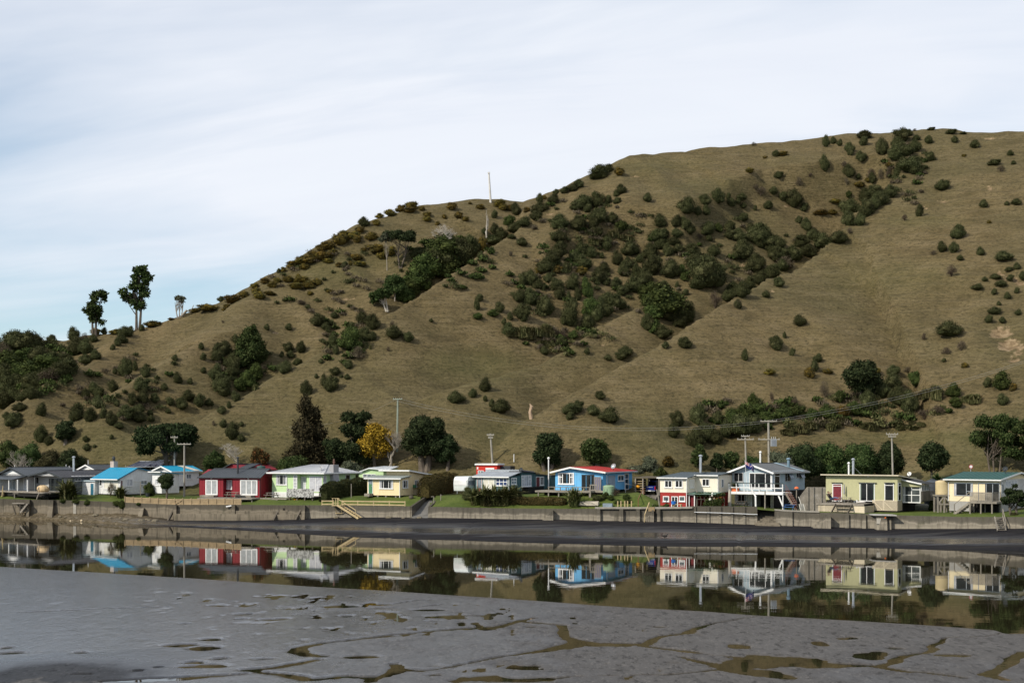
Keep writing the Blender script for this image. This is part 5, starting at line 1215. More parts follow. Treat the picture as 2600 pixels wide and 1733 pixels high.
h.window(('f', 0), 145, 385, 322, 600, mull=(.5,), trans=((.45, .5, 1),), pane=GLASSP, curtain=.6, door=True, name='sliding_door')
h.window(('s', 0), 342, 368, 380, 475, pane=GLASSP, curtain=.6); h.window(('s', 0), 512, 358, 560, 435); h.window(('s', 0), 655, 355, 720, 435)
mb = MB(); va, vb2 = fr.v(437), fr.v(512); h.bx(mb, -.1, .55, va, vb2, zb - .4, fr.z(218, 0, va)); ck = h.part('chimney', mb, mat('grey block', (.30, .30, .31), .85, .1))
mb = MB(); mb.lathe(fr.w(.2, (va + vb2) / 2, fr.z(218, 0, va)), [(.12, 0), (.12, .25), (.2, .3), (.1, .45), (.16, .6), (.03, .75)], 10); h.part('chimney_pot', mb, mat('rusty cowl', (.14, .08, .06), .8), ck)
u_ = fr.u(272, -.2); h.dish(fr.w(u_ - .3, .9, fr.z(300, u_, .9)), .32, LROOF)
mb = MB(); mb.tube([fr.w(uL + 2.2, -.3, zE), fr.w(uL + 2.5, -.05, zE - .3), fr.w(uL + 2.5, -.05, zb)], .04, 6); h.part('downpipe', mb, WHITE)
# deck with patterned screen
zD = fr.z(668, -2, -2.5); u0, u1 = fr.u(1955, -2.6, 2), fr.u(208, -2.6)
mb = MB(); h.bx(mb, u0, u1, -2.6, -.03, zD - .14, zD); d = h.part('deck', mb, TIMBER)
for k in range(4):
	mb = MB(); u_ = u0 + .3 + (u1 - u0 - .6) * k / 3; h.bx(mb, u_ - .09, u_ + .09, -2.55, -2.37, 2.6, zD - .142); h.part('deck_post', mb, DARKTIMBER, d)
mb = MB(); nU = 26
for k in range(nU):
	a0, a1 = u0 + (u1 - u0) * k / nU, u0 + (u1 - u0) * (k + 1) / nU; sw = .05 * math.sin(k * 1.3)
	h.bx(mb, a0, a1, -2.72 + sw * .3, -2.66 + sw * .3, zD - .1 + .05 * math.sin(k * 2.1), zD + .98 + .05 * math.cos(k * .97))
m, nt, b = nodes_of('camouflage net'); vo = nd(nt, 'ShaderNodeTexVoronoi'); vo.inputs['Scale'].default_value = 4.5; tc = nd(nt, 'ShaderNodeTexCoord'); nt.links.new(tc.outputs['Object'], vo.inputs['Vector'])
nt.links.new(ramp(nt, vo.outputs['Distance'], [(.15, (.06, .06, .06)), (.4, (.20, .20, .195)), (.6, (.40, .40, .39))]), b.inputs['Base Color']); b.inputs['Roughness'].default_value = .9
h.part('deck_screen', mb, m, d)
mb = MB(); h.bx(mb, u0 + .3, u1 - .1, -.6, -.3, 2.7, zD - .15); h.part('deck_shade_fill', mb, BLACK, d)  # black strip painted in as shade under the screened deck
zs = fr.z(690, uL, -2, 2); mb = MB(); h.bx(mb, fr.u(1590, -2, 2), u0 - .05, -2.7, -.2, zs - .14, zs); d2 = h.part('landing', mb, TIMBER)
mb = MB()
for k in range(4): h.bx(mb, fr.u(1570, -3, 2), fr.u(1810, -3, 2), -2.95 - .28 * k, -2.71 - .28 * k, zs - .24 - .2 * k, zs - .19 - .2 * k)
for x in (1572, 1808): u_ = fr.u(x, -3, 2); mb.bar(fr.w(u_, -2.71, zs - .2), fr.w(u_, -3.9, zs - .95), .06, .26)
h.part('steps', mb, TIMBER, d2)
# pale green outbuilding behind the yellow cottage
fr = Fr(3, 1095, 196, 25); h = House(fr, 'green_sleepout', 'pale green gabled sleepout behind the yellow cottage', 'shed', 3.5)
uL = fr.u(846); ua, zA = fr.f(1000, 275); zE = fr.z(330, ua); u1 = fr.u(1450, 3)
mb = MB(); h.uz(mb, [(uL, 3.3), (u1 * .5, 3.3), (u1 * .5, zA - .1), (ua, zA), (uL, zE)], 0, 4); h.part('wall', mb, LIME)
mb = MB(); h.slab(mb, [(uL - .3, 4, zE - .02), (uL - .3, -.35, zE - .02), (ua, -.35, zA + .1), (ua, 4, zA + .1)], .12, 0); h.slab(mb, [(ua + .01, -.35, zA + .1), (u1, -.35, zA - .15), (u1 - 1, 4, zA + .3), (ua + .01, 4, zA + .3)], .12, .5); h.part('roof', mb, mat('white roofing', (.62, .64, .65), .5))
h.window(('f', 0), 905, 350, 1085, 440, mull=(.33, .66), trans=(.55,), pane=GLASSP)
# ---- pale yellow cottage
YEL = mat('pale yellow cladding', (.74, .605, .37), .6, .05, .5, .06)
fr = Fr(3, 1435, 182.5, 27); h = House(fr, 'yellow_cottage', 'pale yellow flat roofed cottage with green door on the lawn by the hedge', 'house', 3.2)
uL = fr.u(968); zb = fr.z(658); zE = fr.z(408); v1 = fr.v(1560); v2 = max(fr.v(1960), v1 + 6)
zT = fr.z(300, 0, v1)
mb = MB(); h.bx(mb, uL, 0, 0, v1 + .1, zb, zE); uR = fr.u(1090, v1)
h.vz(mb, [(v1 + .1, zb), (v2, zb), (v2, zT - .9), (v1 + .1, zT - .1)], uL + 1.5, .0)
h.battens(mb, ('s', 0), .05, v1, lambda a: (zb, zE), .55, .03); h.battens(mb, ('s', 0), v1 + .2, v2, lambda a: (zb, zT - .1 - .8 * (a - v1) / (v2 - v1)), .6, .03); h.battens(mb, ('f', 0), fr.u(1140), fr.u(1141), lambda a: (zb, fr.z(555)), 9, .02)
h.part('wall', mb, YEL)
mb = MB(); h.slab(mb, [(uL - .25, -.45, zE - .02), (.35, -.45, zE - .02), (.35, v1 + .08, zE + .30), (uL - .25, v1 + .08, zE + .30)], .09, .5); r1 = h.part('porch_roof', mb, mat('grey green roofing', (.30, .33, .31), .5)); h.fascia([(uL - .25, -.48, zE - .1), (.35, -.48, zE - .1)], WHITE, r1, .13)
mb = MB(); h.slab(mb, [(uL + .8, v1 - .7, zT + .06), (.45, v1 - .7, zT + .06), (.45, v2 + .4, zT - .85), (uL + .8, v2 + .4, zT - .85)], .10, .5); r2 = h.part('roof', mb, MATS['grey green roofing']); h.fascia([(uL + .8, v1 - .74, zT - .03), (.45, v1 - .74, zT - .03)], WHITE, r2, .16); h.fascia([(.49, v1 - .7, zT - .03), (.49, v2 + .4, zT - .93)], WHITE, r2, .14)
h.window(('f', 0), 1140, 435, 1335, 560, mull=(.3, .68), curtain=.15); h.window(('s', 0), 1465, 437, 1545, 550, mull=(.5,), pane=GLASS, curtain=.2); h.window(('s', 0), 1640, 435, 1690, 535, mull=(.5,))
h.door(('f', 0), 982, 412, 1048, 632, mat('green door paint', (.06, .19, .10), .6, .2, 3, .3), glass_top=.62)
mb = MB(); h.bx(mb, uL + .1, fr.u(1050), -.9, -.03, fr.z(672), fr.z(634)); h.part('step', mb, TIMBER)
for q in (.15, .45, .7, .98):
	mb = MB(); h.bx(mb, uL * q - .1, uL * q + .1, .1, .35, 3.2, zb - .003); h.part('pile', mb, TIMBER)
mb = MB(); h.bx(mb, uL + .1, -.1, .6, v2 - .2, 3.25, zb - .003); h.part('foundation_or_shade', mb, BLACK)  # dark fill between the piles, underfloor shade put into the colour
mb = MB(); mb.tube([fr.w(-.04, -.08, zE), fr.w(-.04, -.08, zb - .25)], .05, 6); h.part('downpipe', mb, WHITE)
mb = MB(); va = fr.v(1612); h.bx(mb, .02, .3, va, va + .4, fr.z(548, 0, va), fr.z(505, 0, va)); h.part('meter_box', mb, MATS['green door paint'])
# ================================================================== HOUSES, eastern half
TEAL = mat('teal cladding', (.055, .115, .125), .65, .07, .6, .08)
fr = Fr(4, 965, 181, 33); h = House(fr, 'teal_cottage', 'teal cottage with white framed windows and silvery lean-to roof behind the flax', 'house', 3.2)
uL = fr.u(492); zE = fr.z(385); zb = fr.z(600); v1, v2, v3, v4 = fr.v(1130), fr.v(1345), fr.v(1512), fr.v(1598)
mb = MB(); h.bx(mb, uL, 0, 0, v1, zb, zE); zA = fr.z(318, 0, v1)
zr2 = fr.z(335, 0, v2); h.vz(mb, [(v1, zb), (v2, zb), (v2, zr2), (v1, zA)], uL * .55, .03); h.vz(mb, [(v2, zb), (v3, zb), (v3, fr.z(372, 0, v3)), (v2, fr.z(350, 0, v2))], uL * .3, .0); h.bx(mb, -2.5, .5, v3, v4, zb, fr.z(378, 0, v3))
h.battens(mb, ('s', 0), .05, v1 - .05, lambda a: (zb, zE + .1), .5); h.battens(mb, ('s', .03), v1 + .05, v2 - .05, lambda a: (zb, zA + (zr2 - zA) * (a - v1) / (v2 - v1) - .1), .5); h.battens(mb, ('s', 0), v2 + .1, v3, lambda a: (zb, fr.z(372, 0, v3)), .45)
h.part('wall', mb, TEAL)
mb = MB(); h.slab(mb, [(uL - .25, -.4, zE - .03), (.25, -.4, zE - .03), (.25, v1, zA + .02), (uL - .25, v1, zA + .02)], .07, .45); r = h.part('roof', mb, mat('silvery old roofing', (.40, .43, .46), .42, .12, 1, .2, .3)); h.fascia([(uL - .25, -.44, zE - .1), (.25, -.44, zE - .1)], WHITE, r, .14)
zU = fr.z(290, -1, v1); mb = MB(); h.bx(mb, fr.u(630, v1), -.2, v1 + .05, v1 + .15, zA, zU); h.slab(mb, [(fr.u(630, v1), v1, zU), (-.2, v1, zU), (-.2, v2, zU - .3), (fr.u(630, v1), v2, zU - .3)], .06, .5); h.part('upper_roof', mb, MATS['silvery old roofing'])
mb = MB(); h.slab(mb, [(.35, v1 - .3, zA + .08), (.35, v2 + .2, zr2 + .05), (-1.6, v2 + .2, zr2 + .05), (-1.6, v1 - .3, zA + .08)], .09, 0); h.slab(mb, [(.3, v2, fr.z(347, 0, v2)), (.3, v3 + .2, fr.z(368, 0, v3)), (-2, v3 + .2, fr.z(368, 0, v3)), (-2, v2, fr.z(347, 0, v2))], .08, 0); h.slab(mb, [(.7, v3 - .1, fr.z(366, 0, v3)), (.7, v4 + .2, fr.z(366, 0, v3)), (-2.6, v4 + .2, fr.z(366, 0, v3)), (-2.6, v3 - .1, fr.z(366, 0, v3))], .1, 0); h.part('side_roof', mb, ROOFD)
REDD = mat('brick red door paint', (.23, .035, .03), .55)
h.door(('f', 0), 510, 405, 583, 600, REDD, glass_top=.25); h.window(('f', 0), 597, 408, 762, 590, mull=(.5,), pane=GLASSP, curtain=.6, cm=MATS['cream blind'], bw=.1); h.window(('f', 0), 778, 408, 945, 520, mull=(.33, .66), trans=(.5,), pane=glass('blue lit glass', (.02, .035, .09), .1), bw=.09)
h.window(('s', 0), 995, 405, 1070, 500, mull=(.5,), trans=(.5,), pane=GLASSP, bw=.1); h.window(('s', .03), 1140, 368, 1280, 530, mull=(.26, .74), trans=((.68, 0, .26), (.68, .74, 1)), pane=GLASSP, curtain=.6, bw=.1)
h.door(('s', 0), 1345, 388, 1402, 585, mat('maroon door paint', (.13, .025, .03), .5)); h.window(('s', 0), 1405, 388, 1458, 512, mull=(.5,), bw=.1)
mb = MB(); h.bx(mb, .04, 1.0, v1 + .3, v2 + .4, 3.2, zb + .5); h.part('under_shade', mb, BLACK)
h.dish(fr.w(.2, v1 - .2, zA - .1), .30, DARKMETAL)
u_ = 0.9; mb = MB(); v_ = fr.v(1522, .55)
h.flue(fr.w(.62, v_, zb + .2), fr.z(130, 0, v_) - zb - .2, .075, WHITE, False); mb = MB(); mb.ball(fr.w(.62, v_, fr.z(127, 0, v_)), .17, 12); h.part('flue_ball', mb, WHITE)
mb = MB(); mb.tube([fr.w(.03, -.06, zE), fr.w(.03, -.06, zb)], .05, 6); h.part('downpipe', mb, WHITE)
# bright red shed
fr = Fr(4, 795, 190, 20); h = House(fr, 'red_shed', 'bright red flat roofed shed with white trim behind the teal cottage', 'shed', 3.5)
REDS = mat('bright red paint', (.52, .030, .016), .5, .05)
uL = fr.u(500); zt = fr.z(225); vb = fr.v(855)
mb = MB(); h.bx(mb, uL, 0, 0, max(vb, 2.5), 3.3, zt); h.part('wall', mb, REDS)
mb = MB(); h.bx(mb, uL - .15, .15, -.2, max(vb, 2.5), zt, zt + .2); h.part('roof', mb, WHITE)
mb = MB(); h.bx(mb, .0, fr.u(940), 1.2, 3, 3.4, fr.z(240)); h.part('lean_to', mb, DARKMETAL)
mb = MB(); a0, z1 = fr.f(632, 262); a1, z0 = fr.f(755, 292); h.face(mb, ('f', 0), a0, a1, z0, z1, .003, .03); h.part('sign_board', mb, WHITE)
h.window(('f', 0), 525, 300, 605, 365, mull=(.5,), trans=(.5,), pane=GLASSP)
mb = MB(); a0, z1 = fr.f(510, 252); h.face(mb, ('f', 0), a0, a0 + .2, z1 - .3, z1, .003, .03); h.part('notice', mb, WHITE)
# ---- blue house with red roof
BLU = mat('sky blue paint', (.13, .40, .68), .6, .05, .5, .06)
RROOF = mat('brick red roofing', (.33, .042, .040), .5, .08, .5, .08)
fr = Fr(5, 845, 176.5, 25); h = House(fr, 'blue_house', 'sky blue house with brick red roof and raised deck', 'house', 3.0)
uL = fr.u(168); ua, zA = fr.f(400, 262); zE = fr.z(322); zEl = fr.z(322, uL); zb = fr.z(590); vb = fr.v(1258)
ov = .55; f_ = lambda u: zA + (zEl - zA) * (ua - u) / (ua - uL + ov) if u < ua else zA + (zE - zA) * (u - ua) / (ov - ua)
mb = MB(); h.uz(mb, [(uL, zb), (0, zb), (0, f_(0) - .05), (ua, zA - .05), (uL, f_(uL) - .05)], 0, vb)
h.battens(mb, ('f', 0), uL + .3, -.3, lambda a: (zb, f_(a) - .08), .6, .02); h.battens(mb, ('s', 0), .1, vb - .05, lambda a: (zb, f_(0) - .1), .55, .03); h.part('wall', mb, BLU)
zr = zA + .1; vh = fr.v(900, ua); vh = min(vh, vb * .8)
mb = MB(); h.slab(mb, [(uL - ov, vb + ov, zEl), (uL - ov, -.5, zEl), (ua, -.5, zr), (ua, vh, zr)], .07, .5); h.slab(mb, [(ov, -.5, zE), (ov, vb + ov, zE), (ua, vh, zr), (ua, -.5, zr)], .07, .5); h.slab(mb, [(ov, vb + ov, zE), (uL - ov, vb + ov, zEl), (ua, vh, zr)], .07, 0); mb.bar(fr.w(ua, -.5, zr + .03), fr.w(ua, vh, zr + .03), .22, .05)
r = h.part('roof', mb, RROOF)
bb = MB(); bb.bar(fr.w(uL - ov, -.54, zEl - .08), fr.w(ua, -.54, zr - .08), .05, .2); bb.bar(fr.w(ua, -.541, zr - .08), fr.w(ov, -.541, zE - .08), .05, .2); h.part('barge_board', bb, WHITE, r); h.fascia([(ov + .03, -.5, zE - .07), (ov + .03, vb + ov, zE - .07)], mat('pale blue fascia', (.40, .46, .52), .5), r, .13)
h.window(('f', 0), 208, 333, 435, 497, mull=(.28, .73), trans=((.62, 0, .28), (.62, .73, 1)), bw=.12, curtain=.12)
h.window(('f', 0), 545, 360, 722, 588, mull=(.5,), frame=DARKMETAL, door=True, name='sliding_door'); h.window(('f', -.35), 722, 392, 820, 588, mull=(.33, .66), frame=TIMBER, pane=GLASSP, curtain=.6, cm=mat('purple grey curtain', (.17, .16, .22), .8), door=True, name='screen_door')
mb = MB(); v0_, z1 = fr.s_(915, 372); v1_, z0 = fr.s_(1015, 520); h.face(mb, ('s', 0), v0_, v1_, zb, z1, .003, .05); h.part('side_panel', mb, mat('grey blue board', (.24, .30, .38), .7))
h.window(('s', 0), 1055, 365, 1138, 452, mull=(.5,), bw=.1); h.window(('s', 0), 1152, 340, 1208, 575, trans=(.33, .66), bw=.1, sill=False)
u_ = -1.2; v_ = fr.v(985, -.3); h.dish(fr.w(-.2, v_, fr.z(288, 0, v_)), .36, GALV)
mb = MB(); v_ = fr.v(893); mb.tube([fr.w(.5, v_, zE - .1), fr.w(.06, v_, zE - .35), fr.w(.06, v_, zb)], .05, 6); h.part('downpipe', mb, WHITE)
# deck
zD = fr.z(590, -3, -2.5); u0, u1 = fr.u(1335, -2.6, 4), fr.u(660, -2.6)
mb = MB(); h.bx(mb, u0, u1, -2.6, -.02, zD - .22, zD); h.bx(mb, u1, .5, -1.0, -.02, zD - .22, zD); d = h.part('deck', mb, TIMBER)
for k in range(6):
	mb = MB(); u_ = u0 + .4 + (u1 - u0 - .5) * k / 5; h.bx(mb, u_ - .07, u_ + .07, -2.5, -2.36, 2.5, zD - .222); h.part('deck_post', mb, TIMBER, d)
mb = MB(); h.bx(mb, u0 + .3, .2, -.4, -.1, 2.9, zD - .24); h.part('deck_shade_fill', mb, BLACK, d)  # dark strip stands for shade beneath the raised deck
zr_ = zD + .42; mb = MB(); a0 = fr.u(65, -2.5); h.bx(mb, a0, u1, -2.62, -2.38, zr_, zr_ + .06)
for k in range(8): u_ = a0 + .1 + (u1 - a0 - .2) * k / 7; h.bx(mb, u_ - .05, u_ + .05, -2.55, -2.45, zD, zr_)
h.part('bench_rail', mb, TIMBER, d)
zt = fr.z(500, 0, -2.5); mb = MB(); h.bx(mb, u1 - .02, u1 + .1, -2.6, -2.46, 2.4, zt); h.bx(mb, u1 + .11, .2, -2.56, -2.48, zt - .12, zt); h.bx(mb, u1 + .11, .2, -2.56, -2.48, zD + .1, zD + .2)
for k in range(5): u_ = u1 + .3 + k * .35; h.bx(mb, u_, u_ + .06, -2.55, -2.5, zD + .2, zt - .12)
h.part('balustrade', mb, TIMBER, d)
mb = MB(); v_ = fr.v(1165, .6); mb.tube([fr.w(.6, v_, fr.z(620, 0, v_)), fr.w(.6, v_, fr.z(485, 0, v_)), fr.w(.9, v_ + 3, fr.z(520, 0, v_ + 3)), fr.w(.9, v_ + 3, fr.z(640, 0, v_ + 3))], .045, 6); h.part('handrail', mb, WHITE)
# ---- cream over red two storey house
CRM = mat('cream cladding', (.74, .68, .56), .6, .04, .5, .06)
RDL = mat('oxide red render', (.285, .024, .019), .65, .07, .6, .08)
fr = Fr(6, 465, 168.5, 33); h = House(fr, 'two_storey_red_cream_house', 'two storey house, cream upper floor over oxide red ground floor', 'house', 2.4)
uL = fr.u(88); zE = fr.z(742); zM = fr.z(952); zb = 2.2; vi = fr.v(590); vi = max(vi, 1.6); uI = 0
u2 = fr.u(905, vi); vb = fr.v(1110, u2); vb = max(vb, vi + 4)
mb = MB(); h.bx(mb, uL, 0, 0, vb, zM, zE); h.bx(mb, 0, u2, vi, vb, zM, fr.z(708, 0, vi)); h.part('upper_wall', mb, CRM)
mb = MB(); h.bx(mb, uL + .03, -.03, .03, vb - .03, zb, zM - .003); h.bx(mb, -.03, u2 - .2, vi + .8, vb - .03, zb, zM - .003); h.part('lower_wall', mb, RDL)
zT = fr.z(660, -2, 4.5)
mb = MB(); h.slab(mb, [(uL - .25, -.35, zE + .03), (.3, -.35, zE + .03), (.3, vb * .75, zT), (uL + .6, vb * .75, zT)], .07, .5); zE2 = fr.z(702, 0, vi); h.slab(mb, [(.02, vi - .35, zE2 + .03), (u2 + .25, vi - .35, zE2 + .03), (u2 + .25, vb * .9, zT), (.02, vb * .9, zT)], .07, .5)
r = h.part('roof', mb, mat('blue grey roofing', (.095, .12, .135), .5, .1, .5, .1)); h.fascia([(uL - .25, -.39, zE - .03), (.3, -.39, zE - .03)], WHITE, r, .13); h.fascia([(0, vi - .39, zE2 - .03), (u2 + .25, vi - .39, zE2 - .03)], WHITE, r, .13)
for x in (155, 305): h.window(('f', 0), x, 775, x + 107, 880, mull=(.5,), bw=.09)
h.window(('f', vi), 690, 755, 792, 858, mull=(.5,), bw=.07); h.window(('s', 0), 508, 768, 570, 882, mull=(.5,), pane=GLASSP, bw=.06, curtain=.6, cm=CREAMW)
for x in (132, 360): h.window(('f', .03), x, 1000, x + 88, 1078, bw=.1, pane=glass('grey glass', (.06, .075, .08), .15), curtain=0)
h.window(('f', .03), 252, 1003, 345, 1180, mull=(.5,), bw=.09, door=True, name='glass_door')
mb = MB(); mb.tube([fr.w(.03, -.05, zE), fr.w(.03, -.05, zb)], .05, 6); h.part('downpipe', mb, WHITE)
mb = MB(); g0, g1 = fr.u(478), fr.u(980, vi); h.slab(mb, [(.06, -.1, zM - .12), (g1, .4, zM - .12), (g1, vi - .01, zM + .06), (.06, vi - .01, zM + .06)], .05, .4); h.part('porch_roof', mb, mat('green porch roofing', (.16, .25, .20), .6))
mb = MB(); a0, a1 = fr.u(498, .3), fr.u(585, .3); zt = fr.z(978); h.bx(mb, a0, a0 + .1, .25, .35, zb, zt); h.bx(mb, a1 - .1, a1, .25, .35, zb, zt); h.bx(mb, a0 + .1, a1 - .1, .25, .35, zt - .1, zt); h.part('porch_frame', mb, WHITE)
mb = MB(); h.bx(mb, a0 + .1, a1 - .1, .5, .56, zb, zt - .1); h.part('red_door', mb, mat('deep red door', (.13, .008, .012), .5))
u_ = fr.u(665, vi + 2.2); h.flue(fr.w(u_, vi + 2.2, zT - .3), fr.z(435, u_, vi + 2.2) - zT + .2, .16)
h.window(('s', u2), 960, 760, 990, 880, pane=GLASSP, sill=False)
mb = MB(); mb.tube([fr.w(u2 + .04, vi + .06, zE2), fr.w(u2 + .04, vi + .06, zM)], .05, 6); h.part('corner_pipe', mb, WHITE)
# ---- pale blue two storey house with balcony
LB = mat('pale blue cladding', (.33, .41, .46), .6, .05, .5, .06)
fr = Fr(6, 1688, 169, 37); h = House(fr, 'pale_blue_house', 'two storey pale blue house with long white balcony and grey gable roof', 'house', 2.4)
uL = fr.u(1115); ua, zA = fr.f(1385, 548); zE = fr.z(645); zEl = fr.z(640, uL); zF = fr.z(930); vb = fr.v(2145)
ov = .45
mb = MB(); h.uz(mb, [(uL, zF), (0, zF), (0, zE - .02), (ua, zA - .1), (uL, zEl - .02)], 0, vb); h.battens(mb, ('s', 0), .1, vb - .05, lambda a: (zF, zE - .1), .45, .015); h.battens(mb, ('f', 0), uL + .1, -.1, lambda a: (zE - .05, zE + .0), 9, .02); h.part('upper_wall', mb, LB)
h.gable_roof(uL - ov, ov, ua, zEl - .18, zE - .18, zA + .1, -.6, vb + .5, mat('mid grey roofing', (.115, .122, .130), .5, .1, .5, .1), barge=WHITE)
va = fr.v(1690, ua); mb = MB(); mb.slab([fr.w(.44, va + 1.5, zE - .10), fr.w(.44, va + 2.3, zE - .10), fr.w(ua + .1, va + .9, zA + .15), fr.w(ua + .1, va, zA + .15)], .02); h.part('roof_strip', mb, mat('pale blue roof strip', (.30, .40, .46), .5))
h.fascia([(ov + .03, -.6, zE - .23), (ov + .03, vb + .5, zE - .23)], mat('grey fascia', (.40, .40, .40), .6), None, .14)
h.window(('f', 0), 1140, 665, 1275, 798, mull=(.5,), trans=(), frame=GREYW); h.window(('f', 0), 1360, 672, 1670, 905, mull=(.26, .74), door=True, name='sliding_door', curtain=0)
h.window(('f', 0), 1672, 672, 1686, 905, door=True, name='side_light'); h.window(('s', 0), 1712, 672, 1790, 905, trans=(.8,), door=True, name='glass_door')
h.window(('s', 0), 1862, 662, 1945, 795, mull=(.4,), frame=GREYW, sill=False); h.window(('s', 0), 2025, 652, 2110, 742, mull=(.4,), frame=GREYW, sill=False)
for x0, y0, x1, y1 in ((1905, 668, 1950, 750), (2065, 658, 2110, 742)):
	mb = MB(); v0_, z1 = fr.s_(x0, y0); v1_, z0 = fr.s_(x1, y1)
	mb.hexa([fr.w(.06, v0_, z1 - .03), fr.w(.06, v1_, z1 - .03), fr.w(.10, v1_, z1), fr.w(.10, v0_, z1), fr.w(.42, v0_, z0), fr.w(.42, v1_, z0), fr.w(.46, v1_, z0 + .03), fr.w(.46, v0_, z0 + .03)]); h.part('open_sash', mb, GLASSP)
# ground floor, set back under the balcony
mb = MB(); u_a, u_b = fr.u(1150, .4), fr.u(1400, .4); h.bx(mb, u_a, u_b, .4, 3, 2.2, zF - .2); h.part('lower_wall', mb, mat('limewashed block', (.50, .49, .45), .85, .12, 2, .3))
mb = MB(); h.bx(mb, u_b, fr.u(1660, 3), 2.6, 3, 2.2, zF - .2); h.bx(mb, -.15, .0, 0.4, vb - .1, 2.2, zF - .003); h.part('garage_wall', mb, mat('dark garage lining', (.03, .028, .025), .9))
mb = MB(); h.bx(mb, fr.u(1665, .3), fr.u(1700, .3), .2, .42, 2.2, zF - .2); h.part('garage_post', mb, mat('old stone pier', (.36, .33, .28), .9, .25, 3, .4));
mb = MB(); h.bx(mb, .02, .06, .5, vb - .1, 2.2, zF - .01); h.part('side_shade_panel', mb, BLACK)  # near-black sheet, shade below the upper floor painted as colour
h.window(('f', .4), 1165, 975, 1325, 1098, mull=(.2, .52, .8), bw=.07, curtain=.1); h.window(('f', .4), 1345, 975, 1395, 1165, mull=(), bw=.07, pane=GLASSP, curtain=.6, cm=CREAMW, door=True, name='back_door')
# balcony
zD = fr.z(938, -2, -2); b0, b1 = fr.u(1075, -2.2), fr.u(1840, -2.2)
mb = MB(); h.bx(mb, b0, b1, -2.3, -.02, zD - .3, zD); d = h.part('balcony', mb, WHITE)
zH = fr.z(822, -2, -2.2); mb = MB(); h.bx(mb, b0 - .1, b1 + .03, -2.32, -2.2, zH, zH + .09); h.part('handrail', mb, mat('dark green rail', (.03, .045, .04), .5), d)
mb = MB(); zm = (zD + zH) / 2; h.bx(mb, b0, b1, -2.28, -2.24, zm - .05, zm + .05)
for k in range(8):
	u_ = b0 + .05 + (b1 - b0 - .1) * k / 7; tl = -.10 if k < 7 else 0
	mb.bar(fr.w(u_ + tl * 1.0, -2.27, zH), fr.w(u_, -2.27, zD - .28), .11, .08)
h.part('balustrade', mb, WHITE, d)
mb = MB(); mb.bar(fr.w(b1 - .05, -2.2, zD), fr.w(b1 - .05, -2.2, 2.3), .1)
mb.bar(fr.w(fr.u(1770, -2.1), -2.1, zD - .3), fr.w(b1 - .1, -2.1, 3.1), .07, .16); h.part('balcony_post', mb, WHITE, d)
mb = MB()
for k in range(9): q = k / 8; mb.box(fr.w(b1 + .3 + .9 * q, -1.4 + .4 * q, zD - .1 - (zD - 2.6) * q), (.9, .3, .05), fr.yaw)
for s_ in (-.4, .4): mb.bar(fr.w(b1 + .1, -1.4 + s_ - .1, zD), fr.w(b1 + 1.35, -1.0 + s_, 2.5), .05, .24)
h.part('steps', mb, TIMBER, d)
mb = MB()
for k in range(3): mb.bar(fr.w(b1 + .1, -1.9, zD + .9 - k * .4), fr.w(b1 + 1.4, -1.5, 3.45 - k * .4), .03, .03)
h.part('stair_rail', mb, mat('red stair rail', (.30, .08, .05), .6), d)
u_ = fr.u(1515, 5); h.flue(fr.w(u_, 5, zA - .5), fr.z(395, u_, 5) - zA + .5, .10, WHITE)
v_ = fr.v(1915, -1.2); h.flue(fr.w(-1.2, v_, fr.z(600, -1.2, v_)), fr.z(490, -1.2, v_) - fr.z(600, -1.2, v_), .17, mat('blue flue', (.16, .24, .30), .5))
mb = MB(); pts = [fr.w(fr.u(1390, -2.4), -2.4, fr.z(905, 0, -2.4)), fr.w(fr.u(1448, -2.4), -2.4, fr.z(1010, 0, -2.4)), fr.w(fr.u(1452, -2.4), -2.4, 2.35)]; mb.tube(pts, .11, 8); h.part('waste_pipe', mb, WHITE)
# ---- olive green house with deck
OLV = mat('olive green cladding', (.42, .41, .235), .65, .05, .5, .06)
fr = Fr(7, 1785, 161.5, 35); h = House(fr, 'olive_green_house', 'olive green flat roofed house with wide timber deck and sunroom', 'house', 2.5)
uL = fr.u(767); zE = fr.z(600); zb = fr.z(962); vb = fr.v(1850); vd = 7.0
mb = MB(); h.bx(mb, uL, 0, 0, vb, zb, zE); h.bx(mb, uL + .3, -.2, vb, vd, zb, zE - .3)
zj = fr.z(660)
h.bx(mb, uL, 0, -.012, -.001, zj - .015, zj + .015)
for x in (990, 1250, 1455, 1600): u_ = fr.u(x); h.bx(mb, u_ - .012, u_ + .012, -.012, -.001, zj, zE)
h.part('wall', mb, OLV)
mb = MB(); h.slab(mb, [(uL - .45, -.5, zE + .10), (.30, -.5, zE + .10), (.30, vd + .5, zE - .62), (uL - .45, vd + .5, zE - .62)], .12, 0); r = h.part('roof', mb, mat('black roofing', (.03, .03, .03), .6)); h.fascia([(uL - .45, -.53, zE + .04), (.30, -.53, zE + .04)], mat('cream fascia', (.56, .50, .38), .6), r, .13); h.fascia([(.335, -.5, zE + .04), (.335, vd + .5, zE - .68)], MATS['cream fascia'], r, .12)
